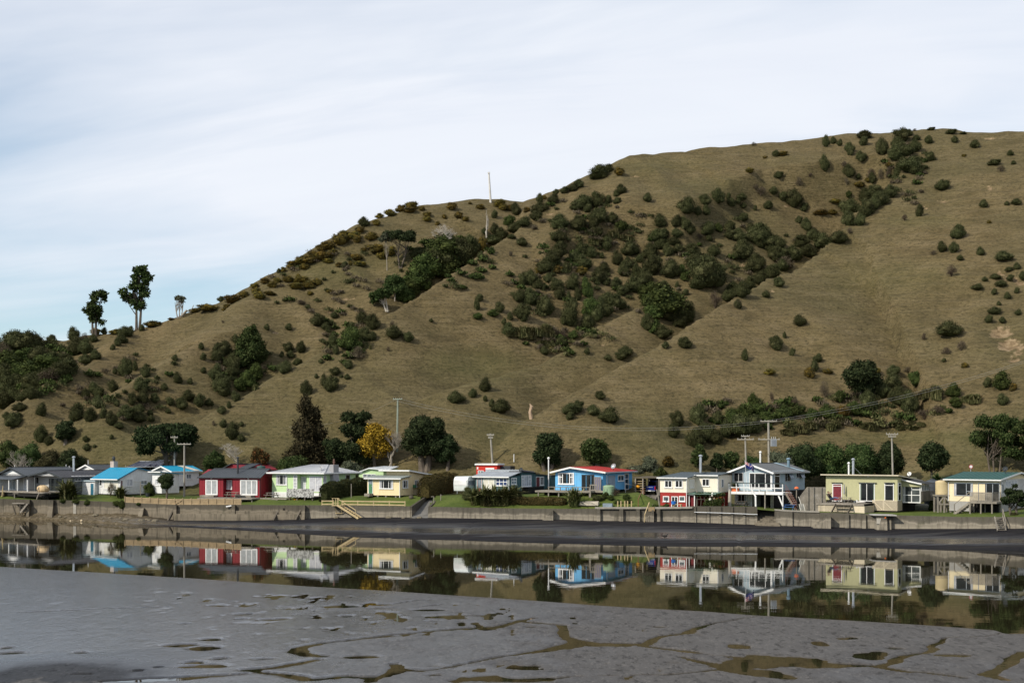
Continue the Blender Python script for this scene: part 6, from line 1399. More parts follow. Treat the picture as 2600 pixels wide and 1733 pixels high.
# openings
w_ = h.window(('f', 0), 862, 712, 998, 962, trans=(.86,), bw=.09, curtain=.6, cm=mat('wine red curtain', (.17, .025, .035), .8, .15, 4, .3), door=True);
h.window(('f', 0), 1248, 700, 1465, 962, mull=(.47,), bw=.08, door=True, name='sliding_door', curtain=.06, cm=mat('green curtain', (.25, .32, .26), .8)); h.window(('f', 0), 1602, 698, 1735, 960, trans=(.86,), bw=.085, door=True)
mb = MB()
for a, b in ((850, 1008), (1232, 1490), (1600, 1745)): u0, z0 = fr.f(a, 700); u1, _ = fr.f(b, 700); h.bx(mb, u0, u1, -.22, -.03, z0, z0 + .05)
h.part('window_hood', mb, DARKMETAL)
h.window(('s', 0), 1790, 700, 1832, 955, trans=(.86, .4), bw=.06, sill=False)
mb = MB(); n = 12; z0 = fr.z(1098)
for k in range(n): zz = z0 + (zb - z0) * k / n; h.bx(mb, fr.u(1430), 0.0, -.06, -.02, zz, zz + (zb - z0) / n * .62); h.bx(mb, -.02, .02, -.02, vb, zz, zz + (zb - z0) / n * .62)
for x in (1440, 1580, 1592): u_ = fr.u(x); h.bx(mb, u_, u_ + .06, -.075, -.061, z0, zb)
mb.bar(fr.w(fr.u(1450), -.068, zb - .1), fr.w(fr.u(1570), -.068, z0 + .1), .02, .07); mb.bar(fr.w(fr.u(1600), -.068, zb - .1), fr.w(fr.u(1720), -.068, z0 + .1), .02, .07)
h.bx(mb, fr.u(1430), 0.03, -.08, -.003, zb, zb + .09)
SLAT = mat('cream slat paint', (.58, .50, .37), .7, .06); h.part('base_slats', mb, SLAT)
mb = MB(); h.bx(mb, uL + .1, -.05, .05, vd - .1, 2.3, zb - .003); h.part('foundation_or_shade', mb, BLACK)  # black fill behind the slats stands for underfloor shade
# sunroom
us = .4; v0_ = vb; u1 = fr.u(2122, vb + .1); zr0, zr1 = fr.z(655, 0, vb), fr.z(715, u1, vb)
mb = MB(); h.uz(mb, [(0, zr1 - .35), (u1, zr1 - .35), (u1, zr1 - .02), (0, zr0 - .05)], vb + .05, vb + .15); h.part('sunroom_gable', mb, OLV)
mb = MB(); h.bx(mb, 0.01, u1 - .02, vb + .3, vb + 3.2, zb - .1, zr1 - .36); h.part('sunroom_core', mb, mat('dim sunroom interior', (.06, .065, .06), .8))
h.window(('f', vb + .3), 1860, 722, 2115, 985, mull=(.12, .5), trans=((.72, .5, 1), (.42, 0, 1)), bw=.1, pane=glass('sunroom glass', (.03, .035, .035), .05), door=True, name='sunroom_window')
h.window(('s', u1 - .02), 2122, 722, 2232, 815, mull=(.33, .66), bw=.07, pane=GLASSP, sill=False)
mb = MB(); h.slab(mb, [(-.02, vb - .3, zr0 + .05), (u1 + .2, vb - .3, zr1 + .03), (u1 + .5, vb + 3.4, zr1 + .03), (-.02, vb + 3.4, zr0 + .05)], .05, 0); r = h.part('sunroom_roof', mb, MATS['black roofing']); mb = MB(); mb.bar(fr.w(0, vb - .33, zr0), fr.w(u1 + .2, vb - .33, zr1 - .02), .04, .14); h.part('fascia', mb, WHITE, r)
mb = MB(); n = 9; z0 = fr.z(960, u1, vb); zt = fr.z(822, u1, vb)
for k in range(n): zz = z0 + (zt - z0) * k / n; h.bx(mb, u1 - .01, u1 + .03, vb + .3, vb + 4.6, zz, zz + (zt - z0) / n * .7)
h.part('side_slats', mb, TIMBER)
# deck
zD = fr.z(995, -4, -3); e0, e1 = fr.u(450, -3.2), fr.u(1310, -3.2)
mb = MB(); h.bx(mb, e0, e1, -3.2, -.03, zD - .05, zD); h.bx(mb, e1, fr.u(1425, -.1), -2.2, -.03, zD - .05, zD); h.bx(mb, e0, e1, -3.24, -3.18, zD - .22, zD - .06); d = h.part('deck', mb, TIMBER)
mb = MB(); n = 10; z0 = 2.45
for k in range(n): zz = z0 + (zD - .25 - z0) * k / n; h.bx(mb, e0 + .1, e1 - .02, -3.14, -3.1, zz, zz + (zD - .25 - z0) / n * .68); h.bx(mb, e1 - .03, e1 + .02, -3.1, -.1, zz, zz + (zD - .25 - z0) / n * .68)
for k in range(7): u_ = e0 + .1 + (e1 - e0 - .2) * k / 6; h.bx(mb, u_, u_ + .09, -3.165, -3.141, z0, zD - .23)
h.bx(mb, fr.u(1165, -3.1), e1 + .03, -3.16, -3.142, z0, zD - .25); h.part('deck_slats', mb, SLAT, d)
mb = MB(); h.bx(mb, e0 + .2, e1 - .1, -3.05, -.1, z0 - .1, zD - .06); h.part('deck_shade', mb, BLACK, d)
mb = MB(); s0, s1 = fr.u(895, -3.5), fr.u(1130, -3.5)
for k in range(5): h.bx(mb, s0, s1, -3.5 - .26 * k, -3.24 - .26 * k, zD - .20 - .19 * k, zD - .15 - .19 * k)
for u_ in (s0, s1): mb.bar(fr.w(u_, -3.24, zD - .1), fr.w(u_, -4.7, zD - 1.15), .07, .26)
h.part('steps', mb, DARKTIMBER, d)
u_ = fr.u(1093, 1.5); h.flue(fr.w(u_, 1.5, zE - .2), fr.z(440, u_, 1.5) - zE + .2, .10, WHITE); u_ = fr.u(1155, 1.5); h.flue(fr.w(u_, 1.5, zE - .2), fr.z(385, u_, 1.5) - zE + .2, .14)
mb = MB(); mb.bar(fr.w(u_, 1.5, zE + 1), fr.w(u_ + 1.0, 2, zE - .1), .02); mb.bar(fr.w(u_, 1.5, zE + 1), fr.w(u_ - .9, 2, zE - .1), .02); h.part('flue_stay', mb, GALV)
v_ = fr.v(1972, -.3); h.dish(fr.w(-.2, 4.5, fr.z(612, 0, 4.5)), .26, WHITE)
mb = MB(); u_ = fr.u(1375); h.face(mb, ('f', 0), u_ - .12, u_ + .12, fr.z(622), fr.z(610), 0, .15); h.part('wall_lamp', mb, WHITE)
# ---- cream cottage at the near end with green roof
CR2 = mat('warm cream cladding', (.73, .62, .41), .6, .04, .5, .06)
fr = Fr(8, 2015, 156, 40); h = House(fr, 'cream_cottage', 'cream cottage with dark green roof and grey balcony deck at the near end', 'house', 2.5)
uL = fr.u(1287); zE = fr.z(655); zb = fr.z(975); z0 = fr.z(1090); vr, zr = fr.s_(2295, 560, .15); vb = max(fr.v(2600), vr * 1.7); vb = min(vb, vr * 2)
mb = MB(); h.bx(mb, uL, 0, .0, .12, zb, zE) if False else h.vz(mb, [(0, zb), (vb, zb), (vb, zE), (vr, zr - .1), (0, zE)], uL, 0); h.part('wall', mb, CR2)
mb = MB(); h.bx(mb, uL + .02, -.02, .02, vb - .02, z0 - .2, zb - .003); h.part('foundation_or_shade', mb, CONC)
mb = MB(); h.bx(mb, .0, .05, .05, vb, zb - .003, zE); h.battens(mb, ('s', .05), .1, vb - .1, lambda a: (zb, zE), .6, .02); h.part('end_wall', mb, mat('pale grey end wall', (.50, .49, .47), .7))
mb = MB(); h.slab(mb, [(uL - .5, -.5, zE + .02), (.3, -.5, zE + .02), (.3, vr, zr + .08), (uL - .5, vr, zr + .08)], .08, .5); h.slab(mb, [(.3, vb + .4, zE), (uL - .5, vb + .4, zE), (uL - .5, vr, zr + .075), (.3, vr, zr + .075)], .08, .5); r = h.part('roof', mb, mat('dark green roofing', (.022, .085, .075), .45, .08, .5, .06)); h.fascia([(uL - .5, -.54, zE - .06), (.3, -.54, zE - .06)], WHITE, r, .13)
mb = MB(); mb.bar(fr.w(.34, -.5, zE - .02), fr.w(.34, vr, zr + .02), .04, .16); mb.bar(fr.w(.34, vr, zr + .02), fr.w(.34, vb + .4, zE - .06), .04, .16); h.part('barge_board', mb, WHITE, r)
h.window(('f', 0), 1360, 702, 1625, 885, mull=(.66,), trans=((.36, .66, 1),), bw=.07, frame=GALV, curtain=.09, sill=False)
h.window(('f', 0), 1700, 702, 2008, 975, mull=(.38, .68), bw=.07, frame=GALV, door=True, name='sliding_door'); mb = MB(); a0, z1 = fr.f(1712, 712); a1, _ = fr.f(1800, 712); h.face(mb, ('f', 0), a0, a1, zb + .1, z1, .02, .03); h.part('inner_wall', mb, CR2)
h.window(('s', .05), 2085, 665, 2250, 760, mull=(.25, .5, .75), bw=.06, pane=GLASSP, curtain=.6, sill=False); h.window(('s', .05), 2030, 710, 2065, 860, bw=.06, pane=GLASSP, sill=False)
zD = fr.z(965, -2, -2.4); u0, u1 = fr.u(1575, -2.4), fr.u(2008, -1.5); u1 = max(u1, -.1)
mb = MB(); h.bx(mb, u0, u1, -2.4, -.02, zD - .2, zD); d = h.part('balcony', mb, TIMBER)
zR = fr.z(835, -2, -2.4); mb = MB(); um = fr.u(1900, -2.4)
h.bx(mb, u0, um, -2.42, -2.34, zR - .06, zR + .02); h.bx(mb, u0, um, -2.4, -2.36, zD + .08, zD + .14)
n = 20
for k in range(n): u_ = u0 + .1 + (um - u0 - .15) * k / (n - 1); h.bx(mb, u_ - .045, u_ + .045, -2.44, -2.421, zD + .02, zR - .03)
mb.bar(fr.w(um, -2.38, zR), fr.w(u1, -1.0, zR), .07, .06); mb.bar(fr.w(um, -2.38, zD + .1), fr.w(u1, -1.0, zD + .1), .05, .05)
for k in range(8): q = (k + .5) / 8; p = fr.w(um, -2.38, 0).lerp(fr.w(u1, -1.0, 0), q); mb.box(p + Vector((0, 0, (zD + zR) / 2)), (.06, .03, zR - zD - .1), fr.yaw)
h.part('balustrade', mb, TIMBER, d)
for u_, v_ in ((u0 + .05, -2.3), (fr.u(1740, -2.3), -2.3), (um - .05, -2.3), (u1 - .1, -1.0), (fr.u(1640, -.6), -.6), (fr.u(1800, -.4), -.4)):
	mb = MB(); h.bx(mb, u_ - .07, u_ + .07, v_ - .07, v_ + .07, 2.3, zD - .202); h.part('balcony_post', mb, TIMBER, d)
mb = MB(); h.bx(mb, fr.u(1600, -.3), -.1, -.35, -.1, 2.4, zD - .21); h.part('under_shade', mb, BLACK)
mb = MB(); w0 = u0 - .02
for k in range(6): h.bx(mb, w0 - .28 * (k + 1), w0 - .28 * k, -2.3, -1.2, zD - .25 - .2 * k, zD - .20 - .2 * k)
for v_ in (-2.32, -1.18): mb.bar(fr.w(w0, v_, zD - .15), fr.w(w0 - 1.75, v_, zD - 1.45), .06, .24)
mb.bar(fr.w(w0, -2.34, zR), fr.w(w0 - 1.7, -2.34, zD - .35), .06, .07); mb.bar(fr.w(w0 - 1.7, -2.34, zD - .35), fr.w(w0 - 1.7, -2.34, 2.4), .09); h.part('steps', mb, TIMBER, d)
v_ = fr.v(2110, -1.5); h.dish(fr.w(-1.0, vr * .75, fr.z(548, -1, vr * .75)), .30, DARKMETAL)
mb = MB(); mb.tube([fr.w(uL - .3, -.4, zE - .1), fr.w(uL - .05, -.06, zE - .35), fr.w(uL - .05, -.06, zb)], .05, 6); h.part('downpipe', mb, WHITE)
# neighbour at the frame's edge
fr = Fr(8, 2700, 166, 40); h = House(fr, 'cream_lean_to', 'cream lean-to and brick red shed at the near edge behind the cottage', 'shed', 2.6)
uL = fr.u(2262); zt = fr.z(655, uL); mb = MB(); h.bx(mb, uL, 0, 0, 3, 2.6, zt - .6); h.part('wall', mb, mat('brick red boards', (.27, .10, .07), .8))
mb = MB(); h.bx(mb, uL - .2, .2, -.4, 3, zt - .6, zt); h.part('roof', mb, CR2)
# ================================================================== SEA WALL, STEPS, RAMP
def mat_wall(name, lo, hi, moss=.3):
	"""old board-marked concrete: dark weathered top, paler scoured foot, run stains"""
	m, nt, b = nodes_of(name)
	tc = nd(nt, 'ShaderNodeTexCoord'); geo = nd(nt, 'ShaderNodeNewGeometry')
	sep = nd(nt, 'ShaderNodeSeparateXYZ'); nt.links.new(geo.outputs['Position'], sep.inputs[0])
	n1 = noise(nt, .5, 4, .6, .2, geo.outputs['Position'], (1, 1, .7)); n2 = noise(nt, 2.6, 4, .65, 0, geo.outputs['Position'], (1, 1, .13)); n3 = noise(nt, 6, 4, .7, 0, geo.outputs['Position'])
	h = nd(nt, 'ShaderNodeMath', operation='MULTIPLY_ADD'); nt.links.new(n1, h.inputs[0]); h.inputs[1].default_value = 1.1; nt.links.new(sep.outputs['Z'], h.inputs[2])
	mr = nd(nt, 'ShaderNodeMapRange'); mr.inputs['From Min'].default_value = 1.3; mr.inputs['From Max'].default_value = 3.65; nt.links.new(h.outputs[0], mr.inputs['Value'])
	c = ramp(nt, mr.outputs['Result'], [(.0, tuple(k * .8 for k in hi)), (.2, hi), (.42, tuple((p + q) / 2 for p, q in zip(lo, hi))), (.55, lo), (.9, tuple(k * .85 for k in lo))])
	c = mixc(nt, ramp(nt, mr.outputs['Result'], [(.36, 0.), (.42, .55), (.48, 0.)]), c, tuple(min(1, k * 1.25) for k in hi))
	c = mixc(nt, ramp(nt, n2, [(.48, 0.), (.7, .75)]), c, tuple(k * .5 for k in lo))
	c = mixc(nt, ramp(nt, n3, [(.62, 0.), (.78, .5)]), c, tuple(min(1, k * 1.5) for k in hi))
	c = mixc(nt, ramp(nt, n1, [(.62, 0.), (.75, moss)]), c, (.05, .055, .02))
	nt.links.new(c, b.inputs['Base Color']); b.inputs['Roughness'].default_value = .92; b.inputs['Specular IOR Level'].default_value = .15
	bump(nt, b, n3, .5, .03)
	MATS[name] = m
	return m
WALLM = mat_wall('weathered sea wall concrete', (.100, .090, .072), (.26, .23, .182))
WALLD = mat_wall('old dark sea wall concrete', (.085, .075, .058), (.19, .162, .122), .5)
def wp(x, out=0.0, z=0.0):
	p = wall_at(x)[0]; return Vector((p.x, p.y - out, z))
def wall_strip(mb, x0, x1, zt=None, zf=None, front=0.0, back=.4, batter=.1, dt=0, df=-.9):
	n = max(2, int((x1 - x0) / 14)); rows = []
	for k in range(n + 1):
		x = x0 + (x1 - x0) * k / n; w, t, f = wall_at(x)
		a = (t if zt is None else zt) + dt; b_ = (f if zf is None else zf) + df
		rows.append([(w.x, w.y - front - batter, b_), (w.x, w.y - front, a), (w.x, w.y + back, a), (w.x, w.y + back, b_)])
	v = [p for r in rows for p in r]; f = []
	for k in range(n):
		i = 4 * k
		f += [(i + j, i + (j + 1) % 4, i + 4 + (j + 1) % 4, i + 4 + j) for j in range(4)]
	f += [(3, 2, 1, 0), (4 * n, 4 * n + 1, 4 * n + 2, 4 * n + 3)]
	return mb.add(v, [q[::-1] for q in f])
def section(x0, x1, label, m=None, **kw):
	w, t, f = wall_at((x0 + x1) / 2)
	o = thing('sea_wall', label, 'sea wall', (w.x, w.y, f), 'sections of the concrete sea wall')
	mb = MB(); wall_strip(mb, x0, x1, **kw); mb.build('wall_panel', m or WALLM, o)
	return o
def pilaster(o, x, wpx, out=.35, top=0.0, m=None, foot_out=None, name='pilaster', zt=None):
	a, b_ = wp(x - wpx / 2), wp(x + wpx / 2); t, f = wall_at(x)[1:]; t = (t if zt is None else zt) + top; f -= .9; fo = foot_out or out
	MB().hexa([(a.x, a.y - fo - .1, f), (b_.x, b_.y - fo - .1, f), (b_.x, b_.y + .05, f), (a.x, a.y + .05, f), (a.x, a.y - out, t), (b_.x, b_.y - out, t), (b_.x, b_.y + .05, t), (a.x, a.y + .05, t)]).build(name, m or WALLM, o)
def coping(o, x0, x1, z=0.0, h=.2, out=.25):
	mb = MB(); n = max(1, int((x1 - x0) / 20))
	for k in range(n):
		a, b_ = wp(x0 + (x1 - x0) * k / n), wp(x0 + (x1 - x0) * (k + 1) / n); ta, tb = wall_at(x0 + (x1 - x0) * k / n)[1] + z, wall_at(x0 + (x1 - x0) * (k + 1) / n)[1] + z
		mb.hexa([(a.x, a.y - out, ta), (b_.x, b_.y - out, tb), (b_.x, b_.y + .45, tb), (a.x, a.y + .45, ta), (a.x, a.y - out, ta + h), (b_.x, b_.y - out, tb + h), (b_.x, b_.y + .45, tb + h), (a.x, a.y + .45, ta + h)])
	mb.build('coping', mat('pale coping concrete', (.27, .25, .215), .9, .15, 1, .3), o)
o = section(-395, 443, 'old stained sea wall below the grey and turquoise roofed houses', WALLD)
for x, wd, fo in ((75, 7, .9), (132, 13, 1.0), (362, 11, 1.9), (-30, 9, .9)): pilaster(o, x, wd, .55, .0 if x < 200 else -.6, WALLD, fo, 'buttress')
pilaster(o, 190, 7, .06, -.3, mat('fresh patch concrete', (.33, .31, .27), .9, .12), None, 'patch', None)
o = section(443, 770, 'sea wall with low stepped footing below the red and lime green houses', WALLD)
mb = MB(); wall_strip(mb, 446, 768, front=.75, batter=.1, back=.0, dt=-1.15); mb.build('footing', WALLD, o)
mb = MB(); wall_strip(mb, 600, 768, front=.4, batter=.1, back=.0, dt=-.75); mb.build('ledge', WALLD, o)
for x, wd, fo in ((446, 8, .6), (594, 9, .5), (772, 8, 1.2)): pilaster(o, x, wd, .5, .02, WALLD, fo)
for x in (436, 702, 758):
	p = wp(x, .3); mb = MB(); mb.bar((p.x + .3, p.y + .1, wall_at(x)[1] - .7), (p.x - .15, p.y - 1.1, wall_at(x)[2] - .1), .22, .3); mb.build('brace', DARKTIMBER, o)
mb = MB()
for (a, b_) in ((721, 851), (733, 882), (745, 905)): x, y = V(2, (a - 380) * 5.6, b_); p = wp(a, .02); mb.box((p.x, p.y, H - (y - YH) / F * p.y), (.2, .12, .26))
mb.build('drain_hole', BLACK, o)
mb = MB(); p = wp(V(2, 1130), .2, 0); mb.tube([(p.x - .35, p.y, wall_at(582)[1] - .25), (p.x + .35, p.y, wall_at(582)[1] - .12)], .1, 8); mb.build('pipe_end', WHITE, o)
o = section(776, 1046, 'smooth sea wall with sloping crack below the yellow cottage lawn')
o = section(1087, 1403, 'long plain sea wall below the flax bank')
mb = MB(); p = wp(1087);
o = section(1403, 1513, 'short plain sea wall beside the narrow concrete steps')
o = section(1513, 1757, 'sea wall with pale ledge and square piers below the blue house garden')
coping(o, 1511, 1757, .0, .2, .3)
for x in (1519, 1577, 1619, 1671): pilaster(o, x, 9, .4, -.01)
o = section(1757, 1922, 'tall panelled sea wall with pipe rail below the two storey houses', dt=.25)
for x in (1764, 1798, 1828, 1858, 1889, 1919): pilaster(o, x, 6, .16, .24)
mb = MB(); zt = wall_at(1840)[1]; mb.tube([wp(1762, .35, zt - .45), wp(1840, .35, zt - .5), wp(1922, .35, zt - .6)], .05, 6); mb.build('pipe_rail', GALV, o)
o = section(1968, 2256, 'blocky sea wall with wide steps below the olive green house')
coping(o, 1968, 2080, .0, .16, .12)
for x in (2149, 2192): pilaster(o, x, 10, .3, -.05)
pilaster(o, 1990, 42, .25, -.02)
o = section(2256, 2995, 'long plain sea wall with scoured foot below the cream cottage')
# steps cut in or set against the wall
def wall_steps(x_top, x_foot, wpx, n, out, label, name='concrete_steps', m=None, z0=0.0):
	"""a flight running down along the wall from x_top to x_foot, standing out from its face"""
	mb = MB(); zt = wall_at(x_top)[1] + z0; zf = bank_z(x_foot, out)
	for k in range(n):
		xa = x_top + (x_foot - x_top) * k / n; xb = x_top + (x_foot - x_top) * (k + 1) / n + (wpx if k == n - 1 else 0)
		if k < n - 1: xb += (x_foot - x_top) / n * .3
		a, b_ = wp(min(xa, xb)), wp(max(xa, xb)); z = zt - (zt - zf) * (k + .6) / n
		mb.hexa([(a.x, a.y - out, zf - .6), (b_.x, b_.y - out, zf - .6), (b_.x, b_.y + .02, zf - .6), (a.x, a.y + .02, zf - .6), (a.x, a.y - out, z), (b_.x, b_.y - out, z), (b_.x, b_.y + .02, z - .001 * k), (a.x, a.y + .02, z - .001 * k)])
	return mb.top(name, m or WALLM, label, 'steps')
def bank_z(x, out=1.0):
	p = wp(x, out); r = TERR['bank'].ray_cast(Vector((p.x, p.y, 9)), Vector((0, 0, -1)))[0]
	return r.z if r else .8
wall_steps(1404, 1380, -3, 7, .9, 'narrow crumbling concrete steps down the plain wall below the blue house deck')
wall_steps(1658, 1636, -3, 7, .9, 'concrete steps with rough timber handrail below the carport')
wall_steps(2102, 2062, -4, 6, 1.5, 'broad concrete steps down to the mud below the olive green house')
mb = MB()   # wide flight between the two walls
for k in range(9):
	a, b_ = wp(1915), wp(1977); z = 1.0 + (2.62 - 1.0) * (k + 1) / 9; y0 = 1.0 - k * .42
	mb.hexa([(a.x, a.y - y0, .3), (b_.x, b_.y - y0, .3), (b_.x + .6, b_.y - y0 + 4.5, .3), (a.x + .6, a.y - y0 + 4.5, .3), (a.x, a.y - y0, z), (b_.x, b_.y - y0, z), (b_.x + .6, b_.y - y0 + 4.5 - .1 * k, z), (a.x + .6, a.y - y0 + 4.5 - .1 * k, z)])
mb.top('concrete_steps', WALLD, 'wide dark flight of steps through the sea wall below the pale blue house', 'steps')
# boat ramp
mb = MB(); pts = []
for t, z in ((-.9, 1.0), (0, 1.35), (7.6, 3.42)):
	tt = max(t, 0); a, b_ = wp(1046 + 4.5 * tt), wp(1087 + 3.2 * tt); pts += [(a.x, a.y + t, z), (b_.x, b_.y + t, z)]
mb.add(pts, [(0, 1, 3, 2), (2, 3, 5, 4)]); mb.add([(p[0], p[1], p[2] - .8) for p in pts], [(2, 3, 1, 0), (4, 5, 3, 2)]); mb.add([pts[0], pts[1], (pts[1][0], pts[1][1], .2), (pts[0][0], pts[0][1], .2)], [(3, 2, 1, 0)])
o = thing('boat_ramp', 'sloping concrete boat ramp between dark side walls beside the yellow cottage', 'ramp', wp(1066, 0, 1.0))
mb.build('slipway', mat('ramp concrete', (.13, .125, .115), .9, .2, .8, .3), o)
for q, (xa, xb) in enumerate(((1046, 1046 + 4.5 * 7.6), (1087, 1087 + 3.2 * 7.6))):
	a, b_ = wp(xa), wp(xb); b_ = b_ + Vector((0, 7.6, 0)); s_ = -.25 if q == 0 else .0
	za, zb = wall_at(xa)[1], float(village_z(np.array(b_.x), np.array(b_.y)))
	MB().hexa([(a.x + s_, a.y, .5), (a.x + s_ + .25, a.y, .5), (b_.x + s_ + .25, b_.y, 2), (b_.x + s_, b_.y, 2), (a.x + s_, a.y, za), (a.x + s_ + .25, a.y, za), (b_.x + s_ + .25, b_.y, zb + .1), (b_.x + s_, b_.y, zb + .1)]).build('side_wall', WALLD, o)
wall_steps(1056, 1036, -3, 3, .8, 'three low broken steps at the foot of the boat ramp', z0=-1.4)
# concrete pier block with a cap plate, below the olive house
x = 2232; o = thing('outfall_block', 'bulky concrete block with overhanging slab and pale cover plate on the wall', 'concrete block', wp(x, 1, .4))
pilaster(o, x, 27, 1.1, -.05, WALLM, 1.3, 'block'); mb = MB(); a, b_ = wp(2208), wp(2268); t = wall_at(x)[1]
mb.hexa([(a.x, a.y - 1.4, t - .05), (b_.x, b_.y - 1.4, t - .05), (b_.x, b_.y + .4, t - .05), (a.x, a.y + .4, t - .05), (a.x, a.y - 1.4, t + .08), (b_.x, b_.y - 1.4, t + .08), (b_.x, b_.y + .4, t + .08), (a.x, a.y + .4, t + .08)]); mb.build('slab', CONC, o)
p = wp(2226, 1.18, t - .65); mb = MB(); mb.box(p, (.6, .1, .6)); mb.build('cover_plate', mat('pale cover', (.45, .42, .36), .8, .15), o)
mb = MB(); p = wp(2241, 1.2, t - .28); mb.ball(p, .1, 8); mb.build('orange_float', mat('orange plastic', (.60, .14, .03), .5, .1), o)
pilaster(o, 2254, 9, .7, -.1)
# timber things on the shore
def flight(name, label, top, foot, w, n, m, rail=True, cat='steps'):
	top, foot = Vector(top), Vector(foot); d = foot - top; s_ = Vector((-d.y, d.x, 0)).normalized() * (w / 2)
	o = thing(name, label, cat, foot)
	for k in (-1, 1): MB().bar(top + s_ * k, foot + s_ * k, .07, .24).build('stringer', m, o)
	for k in range(n):
		p = top.lerp(foot, (k + .5) / n); MB().bar(p - s_, p + s_, .24, .05).build('tread', m, o)
	if rail:
		mb = MB(); u = Vector((0, 0, .85)); mb.bar(top + s_ * rail + u, foot.lerp(top, .12) + s_ * rail + u, .06, .08)
		for q in (0, .88): p = top.lerp(foot, q) + s_ * rail; mb.bar(p, p + u, .07)
		mb.build('handrail', m, o)
	return o
zt = wall_at(860)[1]
o = flight('timber_stairs', 'pale timber stairs slanting down the wall with a small landing', wp(862, .55, zt + .05), wp(916, 1.0, bank_z(916, 1.0)), .8, 10, NEWTIMBER, -1)
mb = MB(); a, b_ = wp(846, .2), wp(862, .2); mb.box(((a.x + b_.x) / 2, a.y - .4, zt), (.95, 1.1, .1)); mb.build('landing', NEWTIMBER, o)
mb = MB();
for x in (847, 854, 861): p = wp(x, .95); mb.bar((p.x, p.y, zt - .1), (p.x, p.y, zt + .95), .07)
for z in (.3, .92): mb.bar(wp(845, .95, zt + z), wp(864, .95, zt + z), .1, .05)
mb.build('landing_rail', NEWTIMBER, o); mb = MB()
for x, q in ((852, 0), (866, 0)): mb.bar(wp(x, .9, zt - .05), wp(x + 3, .2, zt - .95), .08)
mb.bar(wp(852, .2, zt - 1.0), wp(870, .2, zt - 1.0), .12, .06); mb.build('prop', NEWTIMBER, o)
flight('timber_ladder', 'steep grey timber ladder with slanted rail at the near end of the wall', wp(2533, .3, wall_at(2530)[1] + .05), wp(2531, 1.5, bank_z(2531, 1.5)), .85, 7, TIMBER, 1)
o = thing('timber_platform', 'old grey timber platform with short steps against the stained wall', 'platform', wp(62, 1, 1.0)); zt = wall_at(60)[1]
MB().hexa([wp(39, 1.4, zt - .55), wp(70, 1.4, zt - .55), wp(70, .2, zt - .55), wp(39, .2, zt - .55), wp(39, 1.4, zt - .45), wp(70, 1.4, zt - .45), wp(70, .2, zt - .45), wp(39, .2, zt - .45)]).build('deck', TIMBER, o)
for x0, x1 in ((39, 48), (59, 59)): MB().bar(wp(x0, 1.3, zt - .5), wp(x1, 1.3, .6), .14).build('leg', DARKTIMBER, o)
mb = MB()
for k in range(5): mb.box(wp(76 - 3.6 * k, .9, zt - .55 - .26 * k), (.4, .9, .07))
mb.bar(wp(78, 1.35, zt - .55), wp(60, 1.35, .9), .08, .22); mb.build('steps', TIMBER, o)
o = thing('handrail', 'rough bent timber handrail beside the steps below the carport', 'handrail', wp(1635, .9, .8)); zt = wall_at(1645)[1]
MB().bar(wp(1634, 1.0, .6), wp(1635, 1.0, 2.1), .1).bar(wp(1635, 1.0, 2.0), wp(1648, .2, zt + .75), .09).bar(wp(1648, .2, zt), wp(1648, .2, zt + .8), .1).build('rail', NEWTIMBER, o)
mb = MB(); p = wp(1653, .45, wall_at(1653)[1]); mb.box((p.x, p.y, p.z - .02), (.75, .06, .5)); mb.top('board', mat('weathered tan board', (.33, .24, .13), .85, .2, 2, .3), 'blank tan board hung on the sea wall above the steps', 'board')
# ---------------- fences
def fence_line(xs, t0, name, label, m, hgt, panel=True, post_every=16, gate=None):
	x0, x1 = xs; n = int((x1 - x0) / post_every)
	P = []
	for k in range(n + 1): x = x0 + (x1 - x0) * k / n; w = wall_at(x)[0]; q = Vector((w.x, w.y + t0, 0)); q.z = float(village_z(np.array(q.x), np.array(q.y))); P.append(q)
	o = thing(name, label, 'fence', P[len(P) // 2])
	for q in P: MB().box(q + Vector((0, -.06, hgt / 2 + .03)), (.11, .11, hgt + .1)).build('post', m, o)
	for a, b_ in zip(P[:-1], P[1:]):
		mb = MB(); L_ = (b_ - a).length; c = max(3, int(L_ / .16))
		if panel:
			for k in range(c): p = a.lerp(b_, (k + .5) / c); mb.box(p + Vector((0, 0, hgt * .5)), (L_ / c * .86, .03, hgt * .92))
			for z in (.18, .85): mb.bar(a + Vector((0, -.03, hgt * z)), b_ + Vector((0, -.03, hgt * z)), .04, .08)
		else:
			for z in (.3, .95): mb.bar(a + Vector((0, -.1, hgt * z)), b_ + Vector((0, -.1, hgt * z)), .05, .14)
		mb.build('panel' if panel else 'rail', m, o)
	return o, P
o, P = fence_line((316, 611), .25, 'paling_fence', 'low pale timber paling fence along the wall below the red house', mat('tan fence timber', (.36, .27, .16), .85, .14, 1.4, .2, fine=10), .86, True, 20)
a, b_ = P[6], P[7]; MB().bar(a + Vector((0, -.12, .1)), b_ + Vector((0, -.12, .8)), .05, .08).bar(a + Vector((0, -.13, .8)), b_ + Vector((0, -.13, .1)), .05, .08).build('cross_brace', MATS['tan fence timber'], o)
fence_line((817, 846), .25, 'rail_fence', 'short two rail fence beside the stair landing', NEWTIMBER, .62, False, 29); fence_line((868, 1028), .25, 'rail_fence', 'long two rail pale timber fence edging the yellow cottage lawn', NEWTIMBER, .62, False, 40)
